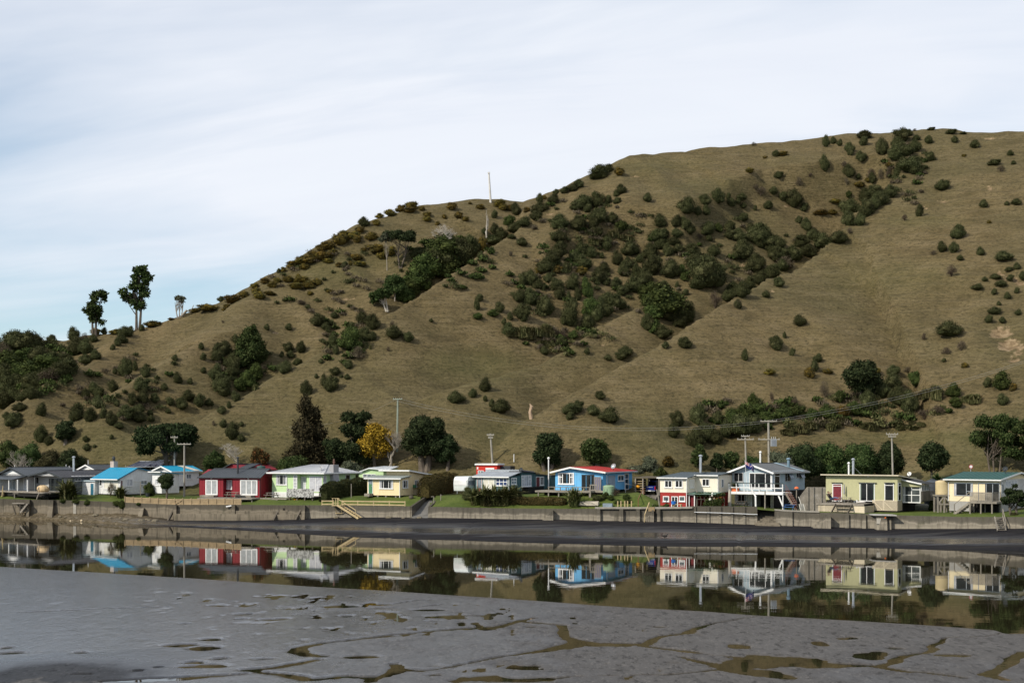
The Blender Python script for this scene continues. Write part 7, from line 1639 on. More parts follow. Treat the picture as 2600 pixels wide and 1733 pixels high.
# plain timber fence behind the deck of the olive house
fr = Fr(7, 765, 163.5, 10); uL = fr.u(400); z0 = 2.6; z1 = fr.z(762)
o = thing('timber_fence', 'tall grey board fence with sloping end beside the olive green house', 'fence', fr.w(-2, 0, z0)); mb = MB()
n = 26
for k in range(n):
	u0, u1 = uL + (0 - uL) * k / n, uL + (0 - uL) * (k + 1) / n; q = min(1, (k + 1) / (n * .28)); zt = fr.z(900) + (z1 - fr.z(900)) * q
	p = [fr.w(u0, 0, z0), fr.w(u1 - .01, 0, z0), fr.w(u1 - .01, .05, z0), fr.w(u0, .05, z0)]; mb.hexa(p + [Vector((c.x, c.y, zt)) for c in p])
mb.build('boards', TIMBER, o)
for x in (510, 590, 700): u_ = fr.u(x, -.1); MB().bar(fr.w(u_, -.1, z0), fr.w(u_, -.1, z1 + .02), .12).build('post', TIMBER, o)
# ================================================================== TREES
def crown_blobs(shape, rng):
	"""lobes of a crown in unit terms: x, y in -.5 .. .5, z 0 .. 1, radius in widths, flattening"""
	B = []
	if shape == 'cone':
		for k in range(26):
			z = rng.uniform(.08, .97); R = .48 * (1 - z) ** .55 + .03; a = rng.uniform(0, 6.28); q = R * rng.uniform(.35, .8)
			B.append((q * math.cos(a), q * math.sin(a), z, R * .5 + .05, 1.0))
	elif shape in ('round', 'tall'):
		for k in range(26):
			d = sph(rng, 1, -.8)[0]; q = rng.uniform(.45, .72); s = rng.uniform(.12, .21)
			B.append((d[0] * q * .5, d[1] * q * .5, .58 + d[2] * q * .48, s, 1.0))
		B.append((0, 0, .55, .3, 1.2))
	elif shape == 'spread':
		for k in range(30):
			a = rng.uniform(0, 6.28); q = math.sqrt(rng.uniform(0, 1)) * .42; z = .95 - 1.4 * q * q - rng.uniform(0, .38)
			B.append((q * math.cos(a), q * math.sin(a), max(.22, z), rng.uniform(.08, .14), .62))
	elif shape == 'layer':
		for k in range(24):
			z = rng.uniform(.18, .95); a = rng.uniform(0, 6.28); q = rng.uniform(.1, .40) * (1.1 - .5 * z)
			B.append((q * math.cos(a), q * math.sin(a), z, rng.uniform(.11, .18), .6))
	elif shape == 'flat':
		for k in range(22):
			a = rng.uniform(0, 6.28); q = math.sqrt(rng.uniform(0, 1)) * .44
			B.append((q * math.cos(a), q * math.sin(a), .84 - q * q * .7 + rng.uniform(-.06, .08), rng.uniform(.09, .15), .62))
	elif shape == 'sky':
		for k in range(36):
			z = rng.uniform(.30, .97); R = .40 * math.sin(math.pi * min(1, (z - .1) * 1.0)) ** .7; a = rng.uniform(0, 6.28); q = R * rng.uniform(.2, 1)
			B.append((q * math.cos(a) + .08 * math.sin(z * 9), q * math.sin(a), z, rng.uniform(.07, .12), 1.0))
	elif shape == 'open':
		for k in range(22):
			z = rng.uniform(.34, .95); a = rng.uniform(0, 6.28); q = rng.uniform(.15, .42) * (1.25 - .7 * abs(z - .6))
			B.append((q * math.cos(a), q * math.sin(a), z, rng.uniform(.11, .19), .8))
	elif shape == 'bush':
		for k in range(18):
			d = sph(rng, 1, -.2)[0]; q = rng.uniform(.4, .7); B.append((d[0] * q * .5, d[1] * q * .5, .32 + d[2] * q * .75, rng.uniform(.14, .22), 1))
		B.append((0, 0, .4, .32, 1))
	return B
LEAFN = {'cone': (.55, .20, -.1), 'round': (.32, .18, .0), 'tall': (.32, .18, .0), 'spread': (.45, .22, .2), 'layer': (.5, .2, .1), 'flat': (.4, .18, .1), 'sky': (.55, .3, .0), 'open': (.4, .18, -.2), 'bush': (.27, .15, .1)}
SEED = [900]
def tree(name, label, x, yt, yb, w, Y, leaf, shape, n=5000, trunks=((0, 0),), tr=.35, depth=1.0, group=None, lean=0, cat='tree', bark=None, corek=.62, leafscale=1.0):
	SEED[0] += 1; rng = np.random.default_rng(SEED[0])
	if Y is None:
		p = None
		for dy in (-4, 0, 4, 9, 15, 22, 32, 45, 60):
			p, _ = hit(x, yb + dy)
			if p is not None and p.y < 340: break
	else:
		p = at(x, yb, Y); q = hit(x, min(yb, 1192))[0]
		if q is not None and 192 < q.y < Y: p = at(x, yb, q.y)
	k = p.y / F; W = w * k; Hh = (yb - yt) * k
	if Y is not None:                                                     # stand on the ground, keep the top
		r = TERR['bvh'].ray_cast(Vector((p.x, p.y, 200)), Vector((0, 0, -1)))[0]
		zg = r.z if r is not None else gz(p)
		top = p.z + Hh; p.z = zg; H0 = top - zg
	else: H0 = Hh
	base = Vector(p); zc0 = base.z + (H0 - Hh);
	o = thing(name, label, cat, base, group)
	bl = crown_blobs(shape, rng)
	C = [((base.x + b[0] * W + lean * b[2] * W, base.y + b[1] * W * depth, zc0 + b[2] * Hh * .97 - b[3] * W * b[4] * (.9 if b[2] > .8 else .3)), b[3] * W, b[3] * W * b[4]) for b in bl]
	mb = MB()
	for (dx, dl) in trunks:
		p0 = base + Vector((dx * W, 0, -.4)); c1 = Vector(((base.x + (dx + dl) * W + lean * .5 * W), base.y, zc0 + .62 * Hh))
		mid = p0.lerp(c1, .5) + Vector((rng.uniform(-.06, .06) * W, 0, 0))
		mb.tube([p0, p0.lerp(mid, .15) + Vector((0, 0, .1)), mid, c1], [tr * 1.35, tr, tr * .7, tr * .25], 8)
		for c in C[::max(1, len(C) // 9)]:
			q = rng.uniform(.35, .8); a = (p0.lerp(mid, q * 2) if q < .5 else mid.lerp(c1, q * 2 - 1)); e = Vector(c[0])
			m_ = a.lerp(e, .5) + Vector((0, 0, -.03 * Hh)); mb.tube([a, m_, e], [tr * .32, tr * .22, tr * .07], 6)
	mb.build('trunk', bark or BARK, o)
	ll, lw, up = LEAFN[shape]
	v, f = leaves(rng, C, int(n * 1.6), ll * leafscale, lw * leafscale, up, .6, (.62, 1.1), -.8)
	parts = MB(); parts.np(v, f)
	if corek:
		cv, cf = core(rng, C, corek, 7); n0 = len(parts.v); parts.v.extend(map(tuple, cv.tolist())); parts.f.extend([tuple(i + n0 for i in q) for q in cf]); parts.m.extend([0] * len(cf))
	parts.build('crown', LEAF[leaf], o)
	return o
def bare(name, label, x, yt, yb, w, Y, m, spread=.9, gens=5, r0=.22, lean=0, twig=3, cat='tree', group=None, upw=.55):
	SEED[0] += 1; rr = random.Random(SEED[0])
	p = at(x, yb, Y) if Y else None
	q = hit(x, min(yb, 1192))[0] if Y else None
	if q is not None and 192 < q.y < Y: p = at(x, yb, q.y)
	if p is None:
		for dy in (0, 5, 12, 20, 35, 50):
			p, _ = hit(x, yb + dy)
			if p is not None and p.y < 340: break
	k = p.y / F; Hh = (yb - yt) * k; W = w * k
	if Y:
		r = TERR['bvh'].ray_cast(Vector((p.x, p.y, 200)), Vector((0, 0, -1)))[0]; zg = r.z if r is not None else gz(p); Hh += p.z - zg; p.z = zg
	o = thing(name, label, cat, p, group); mb = MB()
	def grow(a, d, L_, r, g):
		b_ = a + d * L_ * .55 + Vector((rr.gauss(0, .05), rr.gauss(0, .05), 0)) * L_; e = b_ + (d + Vector((rr.gauss(0, .18), rr.gauss(0, .18), rr.gauss(.05, .1)))).normalized() * L_ * .45
		mb.tube([a, b_, e], [r, r * .82, r * .62], 5 if g > 2 else 4, cap=False)
		if g <= 0: return
		for q in range(twig if g < gens else twig + 1):
			az = rr.uniform(0, 6.28); s_ = spread * rr.uniform(.6, 1.2); nd_ = Vector((math.cos(az) * s_ * W / Hh + d.x * .6, math.sin(az) * s_ * .7 * W / Hh + d.y * .6, d.z * .7 + upw * rr.uniform(.2, 1.1))).normalized()
			grow(a.lerp(e, rr.uniform(.55, 1.0)), nd_, L_ * rr.uniform(.58, .82), r * .58, g - 1)
	grow(p + Vector((0, 0, -.3)), Vector((lean, 0, 1)).normalized(), Hh * .36, r0, gens)
	# bring the branch tips to the height measured in the photo
	zt = max(q[2] for q in mb.v); s_ = Hh / (zt - p.z); xs = [q[0] for q in mb.v]; sx = min(1.25, W / (max(xs) - min(xs))); mid = (max(xs) + min(xs)) / 2
	mb.v = [(p.x + (q[0] - p.x) * sx, p.y + (q[1] - p.y) * sx, p.z + (q[2] - p.z) * s_) for q in mb.v]
	mb.build('trunk', m, o)
	return o
tree('spreading_pine', 'broad dark spreading tree beside the tilted solar panels', 424, 1052, 1196, 160, 222, 'dk', 'spread', 9000, ((0, 0), (.03, .12)), .42)
tree('cypress_tree', 'tall russet brown conifer behind the lime green house', 778, 992, 1200, 112, 219, 'br', 'cone', 10000, tr=.4)
tree('evergreen_tree', 'dark bushy evergreen between the russet conifer and the layered pine', 848, 1098, 1202, 84, 214, 'dk', 'round', 5000, corek=.8)
tree('pine_tree', 'dark layered pine behind the golden conifer', 908, 1032, 1204, 112, 218, 'dk', 'layer', 9000, tr=.35)
tree('golden_cypress', 'bright golden yellow conifer behind the lime green house', 952, 1056, 1190, 106, 211, 'yl', 'round', 7000, tr=.25, lean=.05, corek=.5)
bare('bare_tree', 'leafless grey tree in front of the golden conifer', 986, 1090, 1200, 96, 207, GREYTWIG, .9, 6, .16, 0, 3)
tree('broad_tree', 'massive dark evergreen with forked trunk behind the coppery hedge', 1078, 1024, 1205, 124, 214, 'dk', 'round', 12000, ((-.04, -.08), (.05, .1)), .55, corek=.75)
tree('broad_tree', 'smaller dark evergreen at the side of the massive forked tree', 1136, 1076, 1205, 66, 213, 'dk', 'round', 5000, tr=.25, corek=.75)
tree('evergreen_tree', 'dark green tree behind the teal cottage', 1388, 1078, 1204, 92, 208, 'dk', 'tall', 7500, ((-.06, -.1), (.12, .1)), .28)
tree('evergreen_tree', 'dark rounded tree behind the red roofed blue house', 1514, 1098, 1196, 84, 207, 'gn', 'tall', 6500, corek=.75)
tree('evergreen_tree', 'small slim tree beside the dark rounded tree behind the blue house', 1583, 1136, 1202, 40, 205, 'gn', 'tall', 2200, tr=.14, corek=.7)
tree('slope_tree', 'tall dark tree standing high on the slope above the olive green house', 2187, 898, 1030, 100, None, 'dk', 'tall', 8000, corek=.8, leafscale=1.2)
for i, (x, yt, w, Y, lf, wd) in enumerate(((2030, 1092, 128, 189, 'dk', 'first and broadest'), (2108, 1088, 118, 190, 'gn', 'second'), (2186, 1092, 112, 189, 'gn', 'third'), (2258, 1104, 84, 189, 'dk', 'fourth and narrowest'))):
	tree('hedgerow_tree', wd + ' of the leafy trees in the row behind the olive green house', x, yt, 1225, w, Y, lf, 'bush', 7500, group='row of leafy trees behind the olive green house', corek=.8)
tree('hedgerow_tree', 'grey green rounded shrub tree behind the pale blue house', 1982, 1130, 1222, 84, 187, 'gy', 'bush', 5000, corek=.8)
tree('round_tree', 'round headed dark tree standing alone on the slope before the cream cottage', 2368, 1110, 1212, 88, 184, 'dk', 'round', 7500, tr=.22, corek=.8)
tree('gum_tree', 'open crowned tall tree with several bare stems behind the cream cottage', 2525, 1034, 1210, 116, 184, 'gn', 'open', 8000, ((-.08, -.05), (.0, .05), (.1, .12)), .14, corek=.55, leafscale=.85)
tree('gum_tree', 'open crowned tall tree cut by the frame behind the cream cottage', 2612, 1046, 1210, 90, 183, 'gn', 'open', 6000, ((0, 0), (.1, .1)), .16, corek=.55, leafscale=.85)
tree('twisted_tree', 'small dark tree with twisted stems in front of the brick red shed', 2574, 1222, 1316, 66, 151.5, 'dk', 'spread', 4500, ((-.1, -.1), (.1, .12)), .16, corek=.8, leafscale=.5)
tree('skyline_tree', 'slimmer of the two tall trees on the skyline', 243, 703, 832, 68, None, 'gn', 'sky', 1500, ((0, 0), (-.1, -.1)), .28, corek=0, leafscale=1.1)
tree('skyline_tree', 'taller of the two tall trees on the skyline', 350, 662, 832, 84, None, 'gn', 'sky', 2300, ((-.04, -.08), (.05, .12)), .30, corek=0, leafscale=1.15)
tree('skyline_tree', 'small thin leaved skyline tree beside a curved dead limb', 455, 743, 806, 36, None, 'gy', 'flat', 500, ((0, 0), (-.1, -.2), (.1, .2)), .13, corek=0, bark=GREYTWIG)
p, n_ = hit(462, 806); k = p.y / F
mb = MB(); mb.tube([p + Vector((0, 0, .3)), p + Vector((12 * k, 0, 18 * k)), p + Vector((22 * k, 0, 14 * k)), p + Vector((30 * k, 0, 32 * k))], [.3, .24, .16, .06], 6); mb.top('dead_limb', GREYTWIG, 'curved dead limb rising from the skyline beside the small tree', 'branch')
tree('flat_topped_tree', 'dark flat topped tree with slender trunk high on the slope', 1015, 572, 684, 96, None, 'dk', 'flat', 5200, ((0, 0), (.03, .14)), .2, corek=.5)
tree('flat_topped_tree', 'thin grey tree beside the dark flat topped tree', 983, 580, 690, 42, None, 'gy', 'flat', 900, tr=.10, corek=.0, bark=GREYTWIG)
bare('dead_tree', 'large bleached dead tree above the slope thicket', 1128, 568, 652, 150, None, DEADWOOD, 1.25, 6, .13, -.1, 3, upw=.75)
bare('dead_tree', 'bleached fallen crown lying on the slope thicket', 1112, 636, 688, 104, None, DEADWOOD, 1.2, 5, .12, .3, 3, upw=.3)
bare('dead_tree', 'tall bleached dead trunk near the crest with few limbs', 1236, 534, 626, 42, None, DEADWOOD, .35, 4, .15, -.06, 2)
tree('gully_tree', 'tall cone shaped green tree in the lower gully', 637, 822, 935, 80, None, 'gn', 'cone', 8500, corek=.8, leafscale=1.1)
tree('leaning_tree', 'leafy tree at the upper end of the slope thicket', 1002, 690, 768, 66, None, 'gn', 'round', 3600, ((0, 0),), .14, bark=GREYTWIG)
tree('leaning_tree', 'leafy tree with leaning pale trunks at the foot of the thicket', 966, 728, 790, 58, None, 'gn', 'spread', 3000, ((.25, -.3), (.32, -.1)), .16, bark=DEADWOOD)
tree('round_tree', 'round dark green tree on the slope above the grey house', 167, 1052, 1128, 58, None, 'dk', 'bush', 4200, corek=.8)
for x, yt, w, Y, lf, lb in ((22, 1098, 70, 232, 'gn', 'olive green bushy tree at the far end behind the grey house'), (72, 1112, 90, 228, 'gn', 'green bushy tree behind the leafless tree by the grey house'), (128, 1132, 80, 224, 'br', 'dull brown bushy tree behind the grey house'), (180, 1134, 76, 222, 'dk', 'dark bushy tree behind the steel flue of the grey house')):
	tree('bushy_tree', lb, x, yt, 1200, w, Y, lf, 'bush', 4200, corek=.8)
bare('bare_tree', 'low leafless grey tree behind the grey house', 58, 1142, 1196, 82, 216, GREYTWIG, 1.1, 5, .14, 0, 3)
tree('bushy_tree', 'dense green tree behind the red garage', 547, 1134, 1202, 68, 212, 'gn', 'bush', 4500, corek=.8)
bare('bare_tree', 'pale twiggy leafless shrub tree behind the red house', 604, 1122, 1200, 76, 215, mat('pale lichen twigs', (.36, .33, .28), .9), 1.2, 6, .10, 0, 3)
tree('bushy_tree', 'red tipped shrub tree behind the red garage', 660, 1124, 1200, 46, 212, 'rd', 'tall', 3000, corek=.8)
tree('bushy_tree', 'dark bushy tree in front of the russet conifer', 742, 1148, 1206, 92, 209, 'gn', 'bush', 4800, corek=.8)
tree('domed_shrub', 'neat grey green domed shrub beside the lime green house', 890, 1167, 1206, 66, 203, 'gy', 'bush', 4500, corek=.85)
for x, yt, yb, w, Y, lf, sh, lb in ((1648, 1150, 1205, 46, 197, 'gy', 'bush', 'grey green bush behind the carport'), (1612, 1176, 1212, 56, 192, 'gy', 'bush', 'low grey green bush beside the carport roof'), (1676, 1180, 1216, 36, 191, 'b', 'bush', 'yellow green bush above the parked truck'), (1697, 1154, 1184, 30, 200, 'g', 'bush', 'orange gorse bush on the bank above the carport'),
		(1776, 1112, 1206, 44, 197, 'gn', 'tall', 'slim green tree behind the cream and red house'), (1820, 1142, 1206, 34, 193, 'dk', 'tall', 'dark green shrub tree between the two storey houses'), (1856, 1130, 1208, 44, 194, 'gn', 'tall', 'mid green shrub tree behind the flag'), (1912, 1142, 1210, 66, 193, 'gn', 'bush', 'olive bushes behind the pale blue house roof')):
	tree('shrub_tree', lb, x, yt, yb, w, Y, lf, sh, 2800, tr=.12, corek=.8, leafscale=.85)
# ---------------- garden plants
def garden(kd, c, x, y, w, h, name, label, cat, t=None, dz=0, sq=1.0):
	"""one plant whose box in the crop is centred on (x, y)"""
	P = L(c, x, y + h / 2) if t is None else None
	if P is None:
		px = V(c, x); q = wall_at(px)[0]; Y = q.y + t; P = at(px, V(c, 0, y + h / 2)[1], Y)
	k = P.y / F / 5.6; me = PROTO[kd][SEED[0] % len(PROTO[kd])]; SEED[0] += 1
	o = bpy.data.objects.new(name, me); COL.objects.link(o); o.location = P + Vector((0, 0, -.05 + dz)); o.scale = (w * k / 2, w * k / 2 * sq, h * k / 2); o.rotation_euler = (0, 0, SEED[0] * 1.7)
	return tag(o, label, cat)
def flax_mesh(seed, n=260, tone='fx'):
	rng = np.random.default_rng(seed); az = rng.uniform(0, 6.28, n); ln = rng.uniform(.8, 2.3, n); lean = np.abs(rng.normal(.85, .5, n)); out = np.stack([np.cos(az), np.sin(az)], -1)
	base = rng.normal(0, .2, (n, 2)); V_ = []; sd = np.stack([-out[:, 1], out[:, 0], 0 * az], -1) * .055
	for s_, q in ((0, 0), (.5, .12), (.8, .42), (1.0, .85)):
		V_.append(np.stack([base[:, 0] + out[:, 0] * lean * q * ln * 1.1, base[:, 1] + out[:, 1] * lean * q * ln * 1.1, ln * (s_ - lean * .28 * s_ ** 3)], -1))
	v = np.stack([V_[0] - sd, V_[0] + sd, V_[1] + sd * 1.3, V_[1] - sd * 1.3, V_[2] + sd, V_[2] - sd, V_[3]], 1).reshape(-1, 3); i = np.arange(n)[:, None] * 7
	f = (i + np.array([[0, 1, 2, 3]])).tolist() + (i + np.array([[3, 2, 4, 5]])).tolist() + (i + np.array([[5, 4, 6]])).tolist()
	return mesh_only('flax', [(v, f, 0)], [LEAF[tone]])
PROTO['x'] = [flax_mesh(60 + k) for k in range(4)]
LEAF['fxp'] = mat_leaf('palm fronds', (.02, .035, .012), (.045, .07, .022), (.10, .13, .05)); PROTO['p'] = [flax_mesh(70, 150, 'fxp')]
for a in (('x', 1, 960, 565, 330, 300, 'flax_bush', 'huge dark flax bush in front of the white annexe', 'flax'), ('x', 1, 1715, 600, 200, 180, 'flax_bush', 'flax bush under the bay window of the white cottage', 'flax'), ('d', 1, 1575, 565, 120, 220, 'twiggy_shrub', 'tall thin shrub against the white cottage bay window', 'shrub'),
		('b', 1, 2120, 560, 180, 210, 'garden_bush', 'loose bush in a pot beside the white sunroom', 'bush'), ('m', 2, 450, 480, 70, 220, 'garden_bush', 'dark narrow bush behind the power pole', 'bush'), ('p', 2, 605, 445, 190, 220, 'small_palm', 'small spiky palm on the lawn beside the red house', 'palm'),
		('r', 1, 895, 650, 90, 110, 'dry_grass', 'dry grass tuft beside the huge flax bush', 'grass clump'), ('m', 4, 390, 620, 230, 200, 'garden_bush', 'rounded dark bush in front of the caravan', 'bush'),
		('x', 4, 480, 660, 240, 260, 'flax_bush', 'first flax clump of the bank before the teal cottage', 'flax'), ('x', 4, 620, 640, 260, 300, 'flax_bush', 'second flax clump of the bank before the teal cottage', 'flax'), ('x', 4, 760, 640, 260, 320, 'flax_bush', 'third and tallest flax clump before the teal cottage', 'flax'), ('x', 4, 900, 640, 260, 310, 'flax_bush', 'fourth flax clump of the bank before the teal cottage', 'flax'), ('x', 4, 1030, 620, 230, 260, 'flax_bush', 'last flax clump of the bank beside the boat shade', 'flax'),
		('r', 4, 680, 740, 220, 120, 'reed_tuft', 'dry yellow tuft along the foot of the flax bank', 'grass clump'), ('r', 4, 880, 740, 200, 110, 'reed_tuft', 'dry tuft at the near foot of the flax bank', 'grass clump'), ('d', 4, 1120, 655, 130, 100, 'garden_bush', 'rusty brown low shrub beside the flax bank', 'shrub'),
		('x', 4, 1890, 665, 260, 290, 'flax_bush', 'tall grey green flax below the blue house deck', 'flax'), ('b', 5, 880, 650, 110, 110, 'garden_bush', 'green bush in front of the pale green tank', 'bush'), ('d', 5, 1010, 600, 180, 120, 'garden_bush', 'olive domed shrub beside the pale green tank', 'shrub'), ('b', 5, 960, 680, 120, 90, 'garden_bush', 'low green bush in the blue house garden bed', 'bush'),
		('b', 5, 1180, 665, 130, 80, 'garden_bush', 'bright low bush under the white handrail', 'bush'), ('m', 5, 780, 690, 190, 80, 'garden_bush', 'low brown green planting above the upturned dinghy', 'bush'), ('b', 5, 1060, 740, 130, 70, 'garden_bush', 'leafy vegetables in the garden bed behind the posts', 'bush'), ('b', 5, 1200, 730, 130, 70, 'garden_bush', 'grey leafed vegetables near the timber steps', 'bush'),
		('b', 5, 1740, 800, 120, 80, 'garden_bush', 'low bush against the oxide red wall', 'bush'), ('b', 5, 1590, 800, 110, 60, 'garden_bush', 'bright green plants under the timber rack', 'bush'), ('b', 6, 1020, 835, 150, 260, 'garden_bush', 'tall bush between the two storey houses', 'bush'), ('g', 7, 655, 690, 210, 110, 'flowering_bush', 'orange flowering bush behind the grey board fence', 'bush'), ('b', 7, 420, 800, 130, 130, 'garden_bush', 'green bush beside the orange topped post', 'bush'),
		('p', 7, 1290, 480, 240, 160, 'tree_fern', 'rusty tree fern behind the olive green house roof', 'fern', 20), ('p', 8, 1110, 620, 190, 150, 'tree_fern', 'small tree fern behind the cream water tank', 'fern', 18), ('b', 8, 1040, 990, 100, 200, 'garden_bush', 'tall bush beside the tank stand', 'bush'), ('r', 8, 2210, 1130, 100, 60, 'reed_tuft', 'dry tuft hanging over the sea wall near the ladder', 'grass clump')):
	if len(a) == 9: garden(*a)
	else: garden(*a[:9], t=a[9])
PX = V(2, 240)
tree('garden_tree', 'dense dark round tree on the lawn before the white sunroom', PX, V(2, 0, 285)[1], V(2, 0, 655)[1], 46, wall_at(PX)[0].y + 5.5, 'dk', 'round', 4500, tr=.16, corek=.85, leafscale=.5)
# ---------------- clipped hedges: a leafy skin over a rounded body
def hedge(name, label, p0, p1, wd, h0, h1, leaf, n, seed):
	rng = np.random.default_rng(seed); p0, p1 = Vector(p0), Vector(p1); d = (p1 - p0); L_ = d.length; d.normalize(); s_ = Vector((-d.y, d.x, 0))
	s = rng.uniform(0, 1, n); a = rng.uniform(-.25, math.pi + .25, n); e = 4
	ca, sa = np.cos(a), np.sin(a); k = 1 / (np.abs(ca) ** e + np.abs(sa) ** e) ** (1 / e)
	hh = h0 + (h1 - h0) * s; end = np.clip(np.minimum(s, 1 - s) * L_ / (wd * .5), 0, 1) ** .4
	bul = 1 + .05 * np.sin(s * 23 + a * 2) + rng.normal(0, .025, n)
	off = ca * k * wd / 2 * bul * end; zz = np.maximum(.02, sa * k * bul) * hh * (.55 + .45 * end)
	base = np.stack([p0.x + d.x * s * L_ + s_.x * off, p0.y + d.y * s * L_ + s_.y * off, p0.z + (p1.z - p0.z) * s + zz], -1)
	nr = np.stack([s_.x * ca, s_.y * ca, sa], -1) + rng.normal(0, .6, (n, 3)); nr /= np.linalg.norm(nr, axis=1)[:, None]
	ax = rng.normal(0, 1, (n, 3)); ax -= nr * (ax * nr).sum(1)[:, None]; ax /= np.linalg.norm(ax, axis=1)[:, None]; sd = np.cross(nr, ax); l_, w_ = .16, .10
	v = np.stack([base, base + ax * l_ * .5 + sd * w_ * .5, base + ax * l_, base + ax * l_ * .5 - sd * w_ * .5], 1).reshape(-1, 3)
	o = thing(name, label, 'hedge', p0.lerp(p1, .5)); MB().np(v, np.arange(4 * n).reshape(n, 4)).build('foliage', LEAF[leaf], o)
	mb = MB(); m = 8; prof0 = [(ca_ * .45 * wd, sa_) for ca_, sa_ in ((1, 0), (.98, .7), (.75, .93), (0, .96), (-.75, .93), (-.98, .7), (-1, 0))]; rows = []
	for i in range(m + 1):
		q = .03 + .94 * i / m; c = p0.lerp(p1, q); en = min(1, min(q, 1 - q) * L_ / (wd * .5)) ** .45; hq = (h0 + (h1 - h0) * q) * (.5 + .42 * en); prof = [(a_ * en * .9, z_) for a_, z_ in prof0]; rows.append([(c.x + s_.x * o_, c.y + s_.y * o_, c.z + z_ * hq - .1) for o_, z_ in prof])
	K = len(prof0); mb.add([p for r in rows for p in r], [(i * K + j, i * K + j + 1, (i + 1) * K + j + 1, (i + 1) * K + j) for i in range(m) for j in range(K - 1)] + [tuple(range(K)), tuple(range(m * K, m * K + K))[::-1]])
	mb.build('inner_growth', LEAF[leaf], o)
pa, pb = L(3, 440, 745), L(3, 985, 640); k = pa.y / F / 5.6
pa.x -= 1.0
hedge('clipped_hedge', 'long dark clipped hedge between the lime green and yellow houses', pa, pb, 2.2, 2.25, 2.3, 'hd', 15000, 4)
pa, pb = L(3, 1770, 680), L(3, 2185, 600)
hedge('clipped_hedge', 'coppery green clipped hedge between the yellow cottage and the caravan', pa, pb, 2.4, 2.5, 2.6, 'hb', 12000, 5)
pa, pb = L(4, 960, 775), L(4, 1780, 785)
hedge('low_hedge', 'low brownish hedge along the lawn below the blue house deck', pa, pb, 1.1, .75, .8, 'hb', 7000, 6)
for i, (x, w_, h_) in enumerate(((160, .5, .5), (194, .7, .5), (222, .5, .7), (297, .7, .7), (311, .6, 1.1), (352, .4, .4))):
	q = wp(x, .12, wall_at(x)[1] - h_ * .75); me = PROTO['b'][i % 5]; o = bpy.data.objects.new('hanging_creeper', me); COL.objects.link(o); o.location = q; o.scale = (w_, .28, h_ * .55)
	tag(o, ('first', 'second', 'third', 'fourth', 'fifth and longest', 'sixth')[i] + ' green creeper hanging over the old stained wall, counted from left', 'creeper', 'creepers hanging over the old wall')
# ================================================================== POLES AND WIRES
POLE = mat('grey timber pole', (.30, .28, .24), .9, .15, .8, .25); POLEG = mat('greenish treated pole', (.24, .28, .23), .9, .12, .8, .2); PORC = mat('insulator porcelain', (.34, .34, .33), .3)
def power_pole(label, x, yt, yb, Y, arms=(), r=.14, tilt=0, m=None, name='power_pole', yawd=20):
	"""arms: (row of the arm, half length in px)"""
	p0 = at(x - tilt, yb, Y); k = Y / F
	z = TERR['bvh'].ray_cast(Vector((p0.x, p0.y, 200)), Vector((0, 0, -1)))[0]; p0.z = z.z if z is not None else gz(p0)
	p1 = at(x, yt, Y); o = thing(name, label, 'pole', p0)
	MB().tube([p0 - Vector((0, 0, .3)), p1], [r, r * .68], 10).build('pole', m or POLE, o)
	for ya, hw in arms:
		q = (ya - yt) / max(1, yb - yt); c = p1.lerp(p0, q * (yb - yt) * k / max(.1, (p1 - p0).length)); c.y -= r + .05; a = math.radians(yawd); d = Vector((math.cos(a), -math.sin(a), 0)) * hw * k / math.cos(a)
		arm = MB().bar(c - d, c + d, .1, .12).build('crossarm', m or POLE, o)
		for s_ in (-.92, -.45, .45, .92): e = c + d * s_; MB().lathe(e + Vector((0, 0, .06)), [(.015, 0), (.015, .06), (.04, .065), (.04, .11), (.02, .14)], 8).build('insulator', PORC, arm)
	return o, p1
_, A1 = power_pole('grey power pole behind the long turquoise roof', 443, 1106, 1196, 212, ((1110, 10),)); _, A2 = power_pole('tall power pole with crossarm on the lawn beside the small palm', 468, 1124, 1250, 196, ((1127, 19),), .15)
_, A3 = power_pole('small pole with crossarm on the low slope above the grey house', 145, 1111, 1143, 236, ((1116, 9),), .14); _, A4 = power_pole('pole with double crossarm among the trees behind the red garage', 733, 1115, 1150, 222, ((1117, 12), (1123, 9)))
_, A5 = power_pole('tall greenish power pole behind the leafless grey tree', 1010, 1011, 1192, 209, ((1013, 12),), .16, 2, POLEG); _, A6 = power_pole('leaning grey pole behind the bright red shed', 1245, 1100, 1194, 198, ((1104, 9), (1111, 6)), .16, -6)
power_pole('thin plain white post behind the teal cottage', 1305, 1152, 1200, 197, (), .07, 0, WHITE, 'post'); _, A8 = power_pole('grey power pole with two crossarms behind the flag', 1892, 1105, 1182, 189, ((1107, 10), (1115, 20)), .15, -4)
P9, A9 = power_pole('tallest power pole, carrying a transformer behind the pale blue house', 1951, 1067, 1186, 187, ((1069, 20), (1115, 26)), .19, -3)
_, A10 = power_pole('leaning grey power pole behind the olive green house', 2264, 1100, 1186, 180, ((1102, 14), (1108, 9)), .14, -5)
p = at(1964, 1130, 186.4); tr_ = MB().box(p + Vector((0, 0, .35)), (.75, .6, .95))
for s_ in (-.3, -.15, 0, .15, .3): tr_.box(p + Vector((s_, -.34, .35)), (.05, .1, .8))
tr_.build('transformer', GALV, P9)
for s_ in (-.25, 0, .25): MB().lathe(p + Vector((s_, 0, .82)), [(.05, 0), (.07, .08), (.04, .14), (.06, .2), (.02, .3)], 8).build('bushing', PORC, P9)
_, A0 = power_pole('tall bare white pole on the crest of the hill', 1241, 437, 516, 321, ((440, 3),), .26, -5, mat('bleached pole', (.55, .53, .50), .8))
WIRE = mat('weathered wire', (.24, .235, .22), .6, .1)
